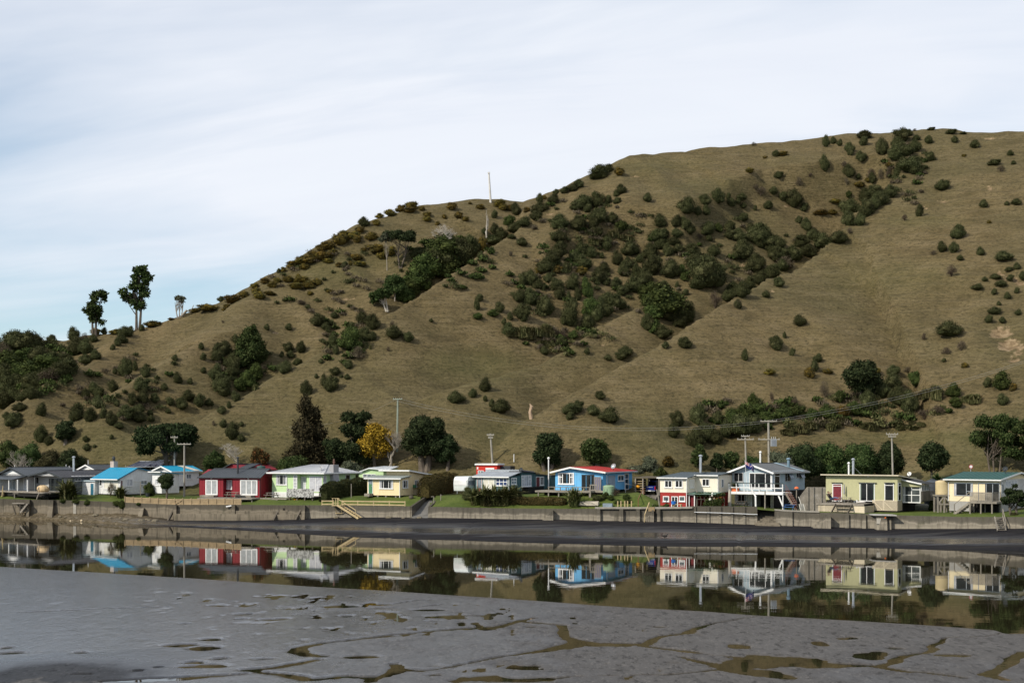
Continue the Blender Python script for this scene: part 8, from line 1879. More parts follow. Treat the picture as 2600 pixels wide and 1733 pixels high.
def wire(a, b_, sag, label, r=.012):
	a, b_ = Vector(a), Vector(b_); pts = []
	for k in range(25): q = k / 24; p = a.lerp(b_, q); p.z -= sag * 4 * q * (1 - q); pts.append(p)
	MB().tube(pts, r, 4).top('power_line', WIRE, label, 'wire')
R9 = at(2700, 880, 205)
for k, (dy, s_, w) in enumerate(((0, 1.2, 'upper'), (-.9, 1.25, 'lower'))):
	d = Vector((.4 * dy, 0, dy * .35)); wire(A9 + d, R9 + d * 1.4, s_, w + ' of the two wires rising from the transformer pole along the slope', .015); wire(A9 + d, A5 + d, 2.4, w + ' of the two wires between the transformer pole and the greenish pole')
wire(A5, A4 + Vector((0, 0, 2)), 1.2, 'wire between the greenish pole and the pole among the trees'); wire(A4, A3 + Vector((0, 0, .4)), 1.6, 'long thin wire along the foot of the slope to the small pole')
# ================================================================== THINGS IN THE GARDENS
def table(loc, yaw, label, m, name='picnic_table', s=1.0):
	o = thing(name, label, 'table', loc)
	def bx(mb, c, sz): mb.box(Vector(loc) + Matrix.Rotation(yaw, 3, 'Z') @ (Vector(c) * s), [q * s for q in sz], yaw)
	mb = MB(); [bx(mb, (0, -.3 + .15 * k, .74), (1.8, .135, .04)) for k in range(5)]; mb.build('table_top', m, o)
	for q in (-1, 1):
		mb = MB(); bx(mb, (0, q * .72, .44), (1.8, .26, .045)); mb.build('bench', m, o)
		R = Matrix.Rotation(yaw, 3, 'Z'); W = lambda c: Vector(loc) + R @ (Vector(c) * s)
		MB().bar(W((q * .62, -.2, .72)), W((q * .62, -.75, 0)), .06 * s, .1 * s).bar(W((q * .62, .2, .72)), W((q * .62, .75, 0)), .06 * s, .1 * s).bar(W((q * .66, -.82, .40)), W((q * .66, .82, .40)), .05 * s, .09 * s).build('leg', m, o)
	return o
fr = Fr(2, 1575, 189.5, 17); table(fr.w(fr.u(1185, -2), -2.0, fr.z(697, 0, -3)), fr.yaw, 'grey picnic table on the deck of the red house', TIMBER)
fr = Fr(3, 335, 187, 28); zs = fr.z(690, fr.u(1742, 0, 2), -2, 2); table(fr.w(fr.u(1740, -1.5, 2), -1.5, zs), fr.yaw, 'grey picnic table on the landing by the lime green house', TIMBER, s=.9)
OF = Fr(7, 1785, 161.5, 35); OZ = OF.z(995, -4, -3); table(OF.w(OF.u(1045, -1.9), -1.9, OZ), OF.yaw, 'weathered picnic table on the deck of the olive green house', TIMBER, s=.85)
p = L(6, 1935, 1197); table(p, -.5, 'small blue picnic table beside the orange topped post', mat('blue table paint', (.05, .13, .33), .5), s=.8)
p = L(6, 1245, 1168) if False else Vector(at(V(6, 1245), 1288, 167.8)); p.z = gz(p); table(p, -.6, 'dark picnic table under the balcony of the pale blue house', DARKTIMBER, s=.9)
p = at(V(5, 1905), 1288, 167.2); p.z = gz(p) ; o = thing('bench', 'wooden bench against the oxide red wall', 'bench', p)
mb = MB(); mb.box(p + Vector((0, 0, .5)), (1.1, .4, .06), -.5); mb.build('seat', NEWTIMBER, o)
for s_ in (-.45, .45): mb = MB(); mb.box(p + Vector((s_ * .88, -s_ * .48, .24)), (.08, .34, .48), -.5); mb.build('leg', NEWTIMBER, o)
mb = MB(); q = p + Vector((-.45, .1, .53)); mb.lathe(q, [(.26, 0), (.30, .34), (.31, .36), (.28, .34), (.24, .04)], 14); mb.top('tub', mat('bright blue plastic', (.02, .14, .45), .4), 'bright blue tub standing on the wooden bench', 'tub')
# plastic chairs (one prototype, two copies stand beside it)
PL = mat('white plastic', (.68, .69, .68), .45, .04)
o = thing('plastic_chair', 'white plastic chair, first from the grey board fence', 'chair', (0, 0, 0), 'white plastic chairs on the deck')
MB().box((0, 0, .43), (.46, .46, .04)).build('seat', PL, o)
mb = MB(); [mb.bar((-.2 + .08 * k, .2, .44), (-.2 + .08 * k, .31, .86), .055, .02) for k in range(6)]; mb.bar((-.24, .31, .86), (.24, .31, .86), .03, .07); mb.build('backrest', PL, o)
for sx in (-1, 1):
	MB().bar((sx * .25, -.2, .64), (sx * .25, .25, .66), .05, .03).build('armrest', PL, o)
	for sy in (-1, 1): MB().bar((sx * .21, sy * .2, .42 + (.22 if sy < 0 else 0)), (sx * .25, sy * .24, 0), .04).build('leg', PL, o)
for i, (x, v_, lb) in enumerate(((630, -.8, None), (668, -.4, 'white plastic chair, middle one of the stacked group by the fence'), (690, -1.0, 'white plastic chair nearest to the reclining person'))):
	q = OF.w(OF.u(x, v_), v_, OZ)
	if i == 0: o.location = q; o.rotation_euler = (0, 0, .9)
	else: copy_tree(o, q, .9 + i * 1.2, None, lb)
# person leaning back in a low chair, hands behind the head, feet up on the bench
def skin(name, pts, edges, rad, m, parent, off):
	me = bpy.data.meshes.new(name); me.from_pydata([tuple(Vector(p) - off) for p in pts], edges, []); me.materials.append(m)
	o = bpy.data.objects.new(name, me); COL.objects.link(o)
	if parent is not None: o.parent = parent
	sk = o.modifiers.new('skin', 'SKIN')
	for v, r in zip(me.skin_vertices[0].data, rad): v.radius = (r, r * .9)
	me.skin_vertices[0].data[0].use_root = True
	sb = o.modifiers.new('smooth', 'SUBSURF'); sb.levels = 1; sb.render_levels = 2
	return o
hu, hv = OF.u(848, -1.5), -1.5
def B(u, v, z): return OF.w(hu + u, hv + v, OZ + z)
SKIN = mat('skin', (.45, .27, .19), .6); o = thing('person', 'person leaning back in dark top and blue jeans, feet up on the deck', 'person', B(0, 0, 0))
J = {'hip': (0, 0, .47), 'waist': (-.10, 0, .62), 'chest': (-.24, 0, .84), 'neck': (-.33, 0, .99), 'chin': (-.36, 0, 1.06), 'head': (-.38, 0, 1.16), 'crown': (-.40, 0, 1.25)}
for s_, n in ((1, 'r'), (-1, 'l')): J.update({n + 'sh': (-.28, .19 * s_, .94), n + 'el': (-.12, .36 * s_, 1.08), n + 'wr': (-.36, .20 * s_, 1.17), n + 'ha': (-.44, .09 * s_, 1.16), n + 'hp': (.03, .10 * s_, .47), n + 'kn': (.46, .11 * s_, .60), n + 'an': (.90, .06 * s_, .50), n + 'to': (.96, .06 * s_, .64)})
E = [('hip', 'waist'), ('waist', 'chest'), ('chest', 'neck'), ('neck', 'chin'), ('chin', 'head'), ('head', 'crown')] + [(a + x, a + y) for a in 'rl' for x, y in (('sh', 'el'), ('el', 'wr'), ('wr', 'ha'), ('hp', 'kn'), ('kn', 'an'), ('an', 'to'))] + [('chest', a + 'sh') for a in 'rl'] + [('hip', a + 'hp') for a in 'rl']
RD = {'hip': .13, 'waist': .12, 'chest': .14, 'neck': .055, 'chin': .085, 'head': .10, 'crown': .07, 'sh': .06, 'el': .043, 'wr': .03, 'ha': .042, 'hp': .085, 'kn': .06, 'an': .04, 'to': .04}
def figure(name, keys, m, grow, par):
	ks = [k for k in J if k in keys]; ix = {k: i for i, k in enumerate(ks)}
	return skin(name, [B(*J[k]) for k in ks], [(ix[a], ix[b_]) for a, b_ in E if a in ix and b_ in ix], [RD.get(k, RD.get(k[1:], .05)) * grow for k in ks], m, par, o.location)
figure('body', list(J), SKIN, 1.0, o)
figure('shirt', ['waist', 'chest', 'rsh', 'lsh', 'rel', 'lel', 'hip'], mat('dark navy cloth', (.02, .02, .03), .85), 1.2, o); figure('jeans', ['hip', 'rhp', 'lhp', 'rkn', 'lkn', 'ran', 'lan'], mat('blue denim', (.10, .15, .25), .85), 1.22, o)
MB().ball(B(-.42, 0, 1.2), .115, 12, 0, .95, .9, 1.0).build('hair', mat('brown hair', (.07, .04, .025), .8), o)
mb = MB()
for s_ in (-.035, .035): mb.ball(B(-.285, s_, 1.185), .014, 6)
mb.build('eye', mat('dark eye', (.02, .02, .02), .4), o); MB().bar(B(-.27, 0, 1.17), B(-.25, 0, 1.13), .025, .02).build('nose', SKIN, o)
mb = MB()
for s_ in (1, -1):
	for k in range(4): mb.tube([B(-.44, .07 * s_, 1.12 + .022 * k), B(-.49, .045 * s_, 1.13 + .02 * k), B(-.50, .01 * s_, 1.14 + .018 * k)], [.011, .009, .007], 5)
	mb.tube([B(-.41, .08 * s_, 1.12), B(-.42, .05 * s_, 1.08)], [.012, .008], 5)
mb.build('finger', SKIN, o)
o = thing('lounge_chair', 'low timber chair under the reclining person', 'chair', B(-.1, 0, 0)); MB().bar(B(.18, 0, .30), B(-.2, 0, .33), .6, .05).build('seat', TIMBER, o); MB().bar(B(-.14, 0, .40), B(-.55, 0, 1.0), .56, .04).build('backrest', TIMBER, o)
for u_ in (.15, -.3):
	for v_ in (-.26, .26): MB().bar(B(u_, v_, .32), B(u_, v_, 0), .05).build('leg', TIMBER, o)
u_ = OF.u(1028, -.35); mb = MB(); mb.tube([OF.w(u_, -.35, OZ), OF.w(u_, -.35, OZ + 2.1)], .025, 6); o = mb.top('folded_umbrella', GALV, 'closed grey garden umbrella standing against the olive green wall', 'umbrella')
MB().lathe(OF.w(u_, -.35, OZ + .95), [(.05, 0), (.11, .1), (.09, .7), (.05, 1.1), (.01, 1.2)], 10).build('canopy', mat('grey umbrella cloth', (.30, .30, .29), .85), o)
for x, y, r_, h_, m_, nm, lb in ((1208, 985, .13, .34, PL, 'bucket', 'pale bucket on the olive green house deck'), (1172, 985, .10, .22, PL, 'pot', 'small white pot beside the pale bucket')):
	MB().lathe(OF.w(OF.u(x, -1), -1, OZ), [(r_ * .8, 0), (r_, h_), (r_ * 1.05, h_ + .01), (r_ * .9, h_ - .02)], 12).top(nm, m_, lb, nm)
MB().ball(OF.w(OF.u(1265, -1.2), -1.2, OZ + .12), .42, 12, 0, 1.3, .7, .3).top('cushion', mat('pale cloth', (.6, .56, .52), .85), 'pale floppy cushion lying on the olive green house deck', 'cushion')
o = thing('lattice_gate', 'pale leaning lattice gate at the end of the slatted deck', 'gate', L(7, 430, 1110)); q = o.location
mb = MB(); a, b_ = q + Vector((-.25, 0, 0)), q + Vector((.3, .3, 0)); mb.bar(a + Vector((-.1, 0, .85)), a + Vector((.1, 0, 0)), .07).bar(b_ + Vector((-.1, 0, .85)), b_ + Vector((.1, 0, 0)), .07)
for k in range(8): mb.bar(a + Vector((-.1 + .025 * k, 0, .85 - .11 * k)), b_ + Vector((-.1 + .025 * k, 0, .85 - .11 * k)), .03, .05)
mb.build('lattice', CREAMW, o); MB().bar(q + Vector((-.35, .3, 1.7)), q + Vector((.1, .3, .3)), .07).build('handrail', CREAMW, o)
# tanks
def tank(P, r, h, m, label, lid=True):
	o = thing('water_tank', label, 'tank', P); prof = [(r * .97, 0)]
	for k in range(6): z = h * (k + .5) / 6; prof += [(r, z - h / 14), (r * .975, z), (r, z + h / 14)]
	MB().lathe(P, prof + [(r * .96, h), (r * .55, h * 1.07), (r * .2, h * 1.09)], 24).build('shell', m, o, True)
	if lid: MB().lathe(P + Vector((0, 0, h * 1.085)), [(r * .3, 0), (r * .3, .1), (r * .24, .14)], 14).build('lid', DARKMETAL, o)
	return o
p = at(V(5, 927), 1247, 174.8); p.z = gz(p); tank(p, .72, 9.7 - (V(5, 0, 520)[1] - YH) / F * p.y - p.z, mat('pale green tank', (.25, .36, .22), .6, .06), 'pale green water tank beside the blue house')
p = at(V(8, 1192), 1255, 160.5); zT = H - (V(8, 0, 868)[1] - YH) / F * p.y; p.z = zT; tank(p, .78, 1.5, mat('cream tank', (.52, .42, .24), .65, .08), 'cream water tank raised on a braced timber stand'); g = gz(p)
o = thing('tank_stand', 'braced grey timber stand under the cream water tank', 'stand', (p.x, p.y, g)); MB().box((p.x, p.y, zT - .08), (1.75, 1.6, .15)).build('platform', TIMBER, o)
for sx in (-.72, 0, .72):
	for sy in (-.65, .65): MB().bar((p.x + sx, p.y + sy, zT - .16), (p.x + sx, p.y + sy, g - .1), .17).build('leg', TIMBER, o)
zm = (zT + g) / 2 - .05; MB().bar((p.x - .8, p.y - .68, zm), (p.x + .8, p.y - .68, zm), .1, .16).bar((p.x - .7, p.y - .7, zm), (p.x - .05, p.y - .7, zT - .2), .06, .14).bar((p.x + .05, p.y - .7, zT - .2), (p.x + .7, p.y - .7, zm), .06, .14).build('brace', TIMBER, o)
p = at(V(8, 1050), 1262, 168); p.z = gz(p); tank(p, .95, 9.7 - (V(8, 0, 690)[1] - YH) / F * p.y - p.z, mat('dark blue tank', (.05, .06, .075), .6), 'dark water tank behind the olive house sunroom')
p = at(V(2, 1585), 1200, 206); p.z = 7.0; p.z = H - (V(2, 0, 288)[1] - YH) / F * 206; z0 = p.z; o = tank(p, .62, .5, mat('dark green tank', (.05, .11, .10), .6), 'dark green tank showing above the red garage roof')
MB().tube([(p.x, p.y, gz(p)), (p.x, p.y, z0)], .5, 12).build('tank_tower', DARKTIMBER, o)
# caravan
fr = Fr(4, 372, 183, 33); h = House(fr, 'caravan', 'old white caravan parked between the coppery hedge and the teal cottage', 'caravan', fr.z(610)); uL = fr.u(176); z0, z1 = fr.z(592), fr.z(388); d = 4.2
mb = MB(); prof = [(.12, z0), (d, z0), (d, z1 - .35), (d - .2, z1 - .1), (d - .6, z1), (.6, z1), (.25, z1 - .1), (.08, z1 - .4), (0, (z0 + z1) / 2), (.06, z0 + .25)]
h.vz(mb, prof, uL, 0); h.part('body', mb, mat('caravan enamel', (.62, .66, .65), .35, .05, .6, .1))
mb = MB(); h.bx(mb, uL + .12, -.12, -.03, .03, fr.z(512), fr.z(445)); h.bx(mb, uL + .12, -.12, .0, .09, fr.z(445) , fr.z(440)); h.part('window', mb, mat('white blind', (.7, .7, .7), .5))
h.window(('s', .0), 380, 445, 470, 505, mull=(.5,), frame=GALV, pane=GLASSP, bw=.05)
mb = MB(); h.bx(mb, .001, .02, .1, d - .1, z0 + .1, z0 + .6); h.part('side_stripe', mb, mat('pale green stripe', (.36, .46, .44), .4))
mb = MB(); w_ = fr.w(-.1, 2.2, z0 - .02); mb.tube([w_, w_ + fr.d * .2], .33, 16); h.part('wheel', mb, mat('tyre rubber', (.02, .02, .02), .8))
mb = MB(); mb.tube([fr.w(uL + .45, .2, z0), fr.w(uL + .45, .2, z0 - .4)], .05, 6); h.part('jack', mb, GALV)
# carport, truck, rack, garden steps
Y = 181; fr = Fr(5, 1645, Y, 24); h = House(fr, 'carport', 'low flat roofed timber carport beside the blue house', 'carport', fr.z(650)); uL = fr.u(1275); zt = fr.z(412); zf = fr.z(650); FZ = zf
mb = MB(); h.bx(mb, uL, .1, 0, 6, zt, zt + .14); h.part('roof', mb, DARKTIMBER)
for x in (1305, 1410, 1640):
	for v_ in (.1, 5.8): mb = MB(); u_ = fr.u(x); h.bx(mb, u_ - .07, u_ + .07, v_ - .07, v_ + .07, zf - .6, zt); h.part('post', mb, TIMBER)
mb = MB(); h.bx(mb, uL, .1, 5.9, 6.0, zf - .5, zt - .003); h.bx(mb, fr.u(1600, .2), .1, .4, 5.89, zf - .5, zt - .003); h.part('shade_wall', mb, BLACK)  # near-black walls put the dark of the carport into the colour
mb = MB(); h.bx(mb, uL - .3, .3, -1.2, 6.2, zf - 1.6, zf - .02); h.part('floor', mb, mat('carport floor', (.10, .09, .08), .9, .2))
o = thing('timber_rack', 'dark timber rack of stacked planks in the carport', 'rack', fr.w(uL + .5, .6, zf)); mb = MB(); u1 = fr.u(1425)
for k in range(6): z = zf + .2 + .3 * k; h.bx(mb, uL, u1, .3, .8, z, z + .07)
mb.build('shelf', NEWTIMBER, o); mb = MB(); h.bx(mb, uL, u1, .82, .9, zf, zt - .1); mb.build('rack_shade_panel', BLACK, o)  # black sheet behind the shelves paints the shade between them
MB().ball(fr.w(fr.u(1345, .3), .15, fr.z(535)), .22, 10, 0, 1.3, .8, .9).top('orange_bag', mat('yellow orange cloth', (.75, .33, .02), .6), 'yellow orange bag hanging on the plank rack', 'bag')
tu0, tu1, tv = fr.u(1432, .9), fr.u(1592, .9), .9; o = thing('pickup_truck', 'dark blue pickup truck parked tail out in the carport', 'truck', fr.w((tu0 + tu1) / 2, tv + 2, zf)); BL = mat('metallic blue car paint', (.012, .03, .24), .25, .05, .5, 0, .3, spec=.6); hh = h; tw = tu1 - tu0
mb = MB(); h.bx(mb, tu0, tu1, tv, tv + 4.6, zf + .45, zf + 1.12); h.bx(mb, tu0 + .06, tu1 - .06, tv + 1.6, tv + 3.6, zf + 1.12, zf + 1.72); mb.build('body', BL, o)
mb = MB(); h.bx(mb, tu0 + .14, tu1 - .14, tv + 1.57, tv + 1.6, zf + 1.18, zf + 1.64); mb.build('rear_window', GLASS, o)
mb = MB(); h.bx(mb, tu0 + .14, tu1 - .14, tv - .03, tv, zf + .62, zf + 1.08); tg = mb.build('tailgate', BL, o); mb = MB(); h.bx(mb, tu0 + .35, tu1 - .35, tv - .05, tv - .03, zf + .92, zf + 1.0); mb.build('badge_strip', STEEL, tg)
for u_ in (tu0 + .01, tu1 - .12): mb = MB(); h.bx(mb, u_, u_ + .11, tv - .025, tv + .05, zf + .66, zf + 1.06); mb.build('tail_light', mat('red lamp glass', (.45, .02, .02), .2), o)
mb = MB(); h.bx(mb, tu0 + .02, tu1 - .02, tv - .14, tv, zf + .44, zf + .56); mb.build('bumper', STEEL, o); mb = MB(); h.bx(mb, (tu0 + tu1) / 2 - .2, (tu0 + tu1) / 2 + .2, tv - .155, tv - .141, zf + .46, zf + .56); mb.build('number_plate', WHITE, o)
for u_ in (tu0 + .03, tu1 - .25):
	for v_ in (.9, 3.8): w_ = fr.w(u_, tv + v_, zf + .36); wh = MB().tube([w_, w_ + fr.d * .22], .36, 16).build('wheel', MATS['tyre rubber'], o); MB().tube([w_ - fr.d * .01, w_ + fr.d * .23], .2, 12).build('rim', STEEL, wh)
g0 = L(5, 1450, 815); flight('garden_steps', 'grey timber steps climbing from the sea wall to the carport', fr.w(fr.u(1520, -1.2), -1.2, zf - .05), g0 + Vector((0, .3, .05)), 1.7, 9, TIMBER, False)
o = thing('handrail', 'reddish brown handrail along the timber garden steps', 'handrail', g0); a, b_ = g0 + Vector((-.85, .2, 0)), fr.w(fr.u(1425, -1.2), -1.2, zf); MB().bar(a, a + Vector((0, 0, .9)), .09).bar(b_, b_ + Vector((0, 0, .9)), .09).bar(a + Vector((0, 0, .9)), b_ + Vector((0, 0, .9)), .06, .09).build('rail', mat('reddish timber', (.19, .09, .05), .85), o)
for i, x in enumerate((1055, 1100, 1155, 1195, 1250)): q = L(5, x, 820); MB().bar(q - Vector((0, 0, .2)), q + Vector((0, 0, .72)), .13).top('garden_post', NEWTIMBER, ('first', 'second', 'third', 'fourth', 'last')[i] + ' of the short timber posts edging the vegetable bed', 'post', 'short posts edging the vegetable bed')
for c, x, y0, y1, w, ln, lb in ((5, 1655, 578, 830, .16, -4, 'leaning grey timber pole in front of the timber rack'), (5, 1857, 555, 790, .17, 0, 'upright grey timber pole before the oxide red wall'), (6, 615, 925, 1165, .16, 0, 'thick grey timber pole at the end of the trellis'), (6, 812, 915, 1000, .13, 0, 'timber pole rising behind the hanging buoys'), (6, 1080, 920, 1165, .34, 0, 'gnarled pale driftwood post by the balcony'), (6, 1582, 940, 1190, .15, 0, 'timber pole in front of the dark garage opening'), (6, 2030, 890, 1200, .13, 0, 'timber pole wearing an orange float')):
	q = L(c, x, y1 - 8); k = q.y / F / 5.6; MB().tube([q - Vector((0, 0, .2)), q + Vector((ln * k * 5, 0, (y1 - y0) * k * .5)), q + Vector((ln * k * 11, 0, (y1 - y0) * k))], [w * .62, w * .55, w * .45], 8).top('timber_pole', TIMBER if w < .3 else DEADWOOD, lb, 'pole')
	if 'orange' in lb: t_ = q + Vector((0, 0, (y1 - y0) * k)); MB().lathe(t_ - Vector((0, 0, .12)), [(.27, 0), (.28, .05), (.23, .15), (.1, .24), (.02, .27)], 14).top('orange_float', mat('faded orange plastic', (.62, .13, .035), .5, .12), 'orange dome shaped float on top of the timber pole', 'float')
o = thing('trellis', 'vine covered trellis between the sea wall and the cream house', 'trellis', L(6, 720, 1160)); q = o.location; a, b_ = at(V(6, 600), 1288, q.y), at(V(6, 1000), 1288, q.y - 1.5); za = H - (V(6, 0, 985)[1] - YH) / F * q.y
mb = MB()
for k in range(7): c = a.lerp(b_, k / 6); mb.tube([(c.x, c.y, gz(c)), (c.x + .1 * math.sin(k * 2.2), c.y, za - .5), (c.x - .15, c.y, za)], [.05, .04, .03], 5)
for z in (0, -.5): mb.bar((a.x, a.y, za + z), (b_.x, b_.y, za + z), .05)
mb.build('frame', DARKTIMBER, o); rng = np.random.default_rng(8); bl = []
for k in range(16): c = a.lerp(b_, (k + .5) / 16); bl.append(((c.x, c.y, za + .05 * math.sin(k)), .28, .22))
for k in range(12): c = a.lerp(b_, .35 + .6 * k / 12); bl.append(((c.x, c.y - .1, gz(c) + .3 + .25 * (k % 3)), .32, .35))
v, f = leaves(rng, bl, 3600, .16, .11, .1, .6); MB().np(v, f).build('vine', LEAF['gn'], o)
BU = ((800, 1047, 17, 'white'), (858, 1047, 15, 'pale pink'), (870, 1082, 13, 'pink'), (905, 1050, 20, 'large orange'), (950, 1018, 13, 'upper orange'), (957, 1055, 15, 'lower orange'), (832, 980, 15, 'long white'), (833, 1083, 10, 'small pale')); cols = {'white': (.7, .68, .6), 'pink': (.6, .42, .33), 'orange': (.65, .34, .07), 'pale': (.6, .5, .38)}
for x, y, r_, nm in BU: c = at(*V(6, x, y), q.y - 1.1); k = c.y / F / 5.6; MB().ball(c, r_ * k * 1.1, 12, 0, 1, 1, 1.9 if 'long' in nm else 1).tube([c, c + Vector((0, 0, .45))], .012, 4).top('buoy', mat(nm.split()[-1] + ' buoy', cols[nm.split()[-1]], .45, .08), nm + ' fishing buoy hanging in the trellis', 'buoy', 'fishing buoys hanging in the trellis')
# balcony things and the flag
fr = Fr(6, 1688, 169, 37); zD = fr.z(938, -2, -2); u_ = fr.u(1158, -1.9); mb = MB(); p = fr.w(u_, -1.9, zD); mb.box(p + Vector((0, 0, .22)), (.85, .35, .42), fr.yaw); mb.top('planter_box', mat('orange planter', (.62, .14, .04), .5), 'orange planter box on the white balcony', 'planter')
garden('x', 6, 1160, 800, 130, 90, 'pot_plant', 'spiky plant growing from the orange planter', 'plant', .1); bpy.data.objects[-1] if False else None
pl = [o_ for o_ in COL.objects if o_.name.startswith('pot_plant')][0]; pl.location = p + Vector((0, 0, .42)); pl.scale = (.42, .42, .34)
p0, p1 = fr.w(fr.u(1330, -2.1), -2.1, zD), Vector((0, 0, 0)); x1, y1 = V(6, 1296, 492); p1 = at(x1, y1, p0.y - .2); MB().tube([p0, p1], [.035, .022], 6).top('flag_pole', WHITE, 'slim leaning white flag pole fixed to the balcony', 'flag pole')
k = p0.y / F / 5.6; nU, nV = 60, 34; W_, H_ = 1.42, .74; top = p1 + (p0 - p1).normalized() * .12; vs = []; fs = []; ms = []
for j in range(nV + 1):
	for i in range(nU + 1):
		u_, v_ = i / nU, j / nV; dr = .46 * u_ + .18 * u_ * u_; b_ = top + (p0 - p1).normalized() * v_ * H_
		vs.append(b_ + Vector((u_ * W_ * .74 - .05 * math.sin(v_ * 3), -.12 * math.sin(u_ * 9 + v_ * 2) * u_ - .1 * u_, -dr * .9 + .04 * math.sin(u_ * 11 + 1) * u_)))
def star(x, y, cx, cy, r):
	dx, dy = x - cx, y - cy; a = math.atan2(dx, dy) % (2 * math.pi / 5); a = min(a, 2 * math.pi / 5 - a); return math.hypot(dx, dy) < r * .52 / math.cos(.62 * (math.pi / 5 - a) * 1.6) * (1 if a > .25 else 1.25)
def flag_col(x, y):       # x 0..2 along the fly, y 0..1 upwards
	if x < 1 and y > .5:
		X, Y_ = x, (y - .5) * 2; cx, cy = abs(X - .5) * 2, abs(Y_ - .5)
		if abs(X - .5) < .055 or abs(Y_ - .5) < .11: return 2
		if abs(X - .5) < .095 or abs(Y_ - .5) < .18: return 1
		d1, d2 = abs((X - .5) - (Y_ - .5)), abs((X - .5) + (Y_ - .5)); dm = min(d1, d2)
		return 2 if dm < .055 else 1 if dm < .15 else 0
	for sx, sy, r in ((1.5, .80, .085), (1.5, .20, .10), (1.27, .56, .085), (1.72, .62, .07)):
		if star(x, y, sx, sy, r): return 2
		if star(x, y, sx, sy, r * 1.45): return 1
	return 0
for j in range(nV):
	for i in range(nU): a = j * (nU + 1) + i; fs.append((a, a + 1, a + nU + 2, a + nU + 1)); ms.append(flag_col((i + .5) / nU * 2, 1 - (j + .5) / nV))
mb = MB(); mb.v = [tuple(q) for q in vs]; mb.f = fs; mb.m = ms; mb.top('flag', [mat('flag blue', (.010, .022, .13), .8, .05), mat('flag white', (.7, .7, .7), .8, .03), mat('flag red', (.50, .02, .03), .8, .03)], 'drooping blue ensign flag with red stars and union canton', 'flag')
# boats
def dinghy(P, L_, W_, Hh, yaw, tilt, m, label, up=True):
	R = Matrix.Rotation(yaw, 3, 'Z') @ Matrix.Rotation(tilt, 3, 'X'); o = thing('dinghy', label, 'boat', P); vs, fs = [], []; n, K = 12, 9
	for i in range(n + 1):
		q = i / n; w = W_ / 2 * (.82 + .3 * q - .0) * (1 - max(0, q - .45) ** 2 * 2.6); w = max(w, .02); dp = Hh * (1 - .35 * max(0, q - .6))
		for j in range(K): a = math.pi * j / (K - 1); vs.append(Vector(P) + R @ Vector((L_ * (q - .5), math.cos(a) * w, dp * math.sin(a) ** .55)))
	for i in range(n):
		for j in range(K - 1): a = i * K + j; fs.append((a, a + 1, a + K + 1, a + K))
	mb = MB(); mb.add(vs, fs + [tuple(range(n * K, n * K + K))]); mb.build('hull', m, o); MB().add(vs[:K], [tuple(range(K))[::-1]]).build('transom', m, o)
	MB().bar(Vector(P) + R @ Vector((-L_ / 2, 0, Hh + .01)), Vector(P) + R @ Vector((L_ * .42, 0, Hh * .9)), .05, .05).build('keel', m, o)
	return o
q = L(5, 640, 798); dinghy(q, 2.5, 1.15, .5, math.pi - .25, 0, mat('weathered cream hull', (.40, .36, .29), .7, .12, 1.5, .3), 'upturned weathered cream dinghy on the lawn below the flax')
q = L(7, 2150, 1085); dinghy(q + Vector((0, .3, .1)), 2.4, 1.2, .6, -.55, .25, mat('grey green hull', (.25, .245, .20), .7, .12, 1.5, .3), 'upturned grey dinghy leaning beside the sunroom steps')
fr = Fr(3, 335, 187, 28); q = fr.w(fr.u(2085, -2.0, 2), -2.0, fr.z(752, 0, -2)); mb = MB(); mb.ball(q + Vector((0, 0, .2)), .5, 14, 0, 1.9, .6, .42, Matrix.Rotation(fr.yaw, 3, 'Z')); mb.top('kayak', mat('yellow kayak plastic', (.72, .33, .015), .4, .05), 'yellow kayak stored under the screened deck', 'kayak')
q = fr.w(fr.u(2265, -2.0, 2), -2.0, fr.z(765, 0, -2)); MB().ball(q + Vector((0, 0, .15)), .45, 12, 0, 1.6, .6, .35, Matrix.Rotation(fr.yaw, 3, 'Z')).top('kayak', mat('dark kayak plastic', (.03, .05, .05), .4), 'dark kayak stored under the screened deck', 'kayak')
fr = Fr(1, 388, 205, 40); zD = fr.z(590); q = fr.w(fr.u(615, -1.5), -1.5, zD); rng = np.random.default_rng(3); cv, cf = core(rng, [((q.x, q.y, q.z + .35), .85, .62), ((q.x - .3, q.y, q.z + .45), .6, .5)], 1.0, 12); MB().np(cv[:, :], cf[:0]) if False else None
mb = MB(); mb.v = [tuple(x) for x in cv]; mb.f = list(cf); mb.m = [0] * len(cf); mb.top('covered_barbecue', mat('tan canvas cover', (.52, .38, .22), .85, .12, 2, .2), 'bulky object under a tan canvas cover on the grey house deck', 'cover')
q = L(1, 285, 690); o = thing('bench_table', 'long weathered timber bench on the grass before the grey house', 'bench', q); mb = MB(); mb.box(q + Vector((0, 0, .62)), (2.0, .5, .08), -.2).box(q + Vector((0, .25, .85)), (2.0, .06, .28), -.2); mb.build('seat', TIMBER, o)
for s_ in (-.75, .75): MB().box(q + Vector((s_, -s_ * .2, .28)), (.12, .4, .6), -.2).build('leg', TIMBER, o)
flight('timber_steps', 'grey timber steps from the grey house deck to the grass', fr.w(fr.u(640, -2.8), -2.85, zD - .05), L(1, 600, 712), 1.5, 5, TIMBER, 1); flight('timber_steps', 'pale steps at the far end of the grey house verandah', fr.w(fr.u(60, -2.8), -2.85, zD - .05), L(1, 45, 672), 1.2, 5, NEWTIMBER, 1)
q = L(1, 2100, 672); MB().lathe(q, [(.26, 0), (.34, .5), (.36, .52), (.3, .5)], 14).top('plant_pot', DARKMETAL, 'black pot under the loose bush by the white sunroom', 'pot')
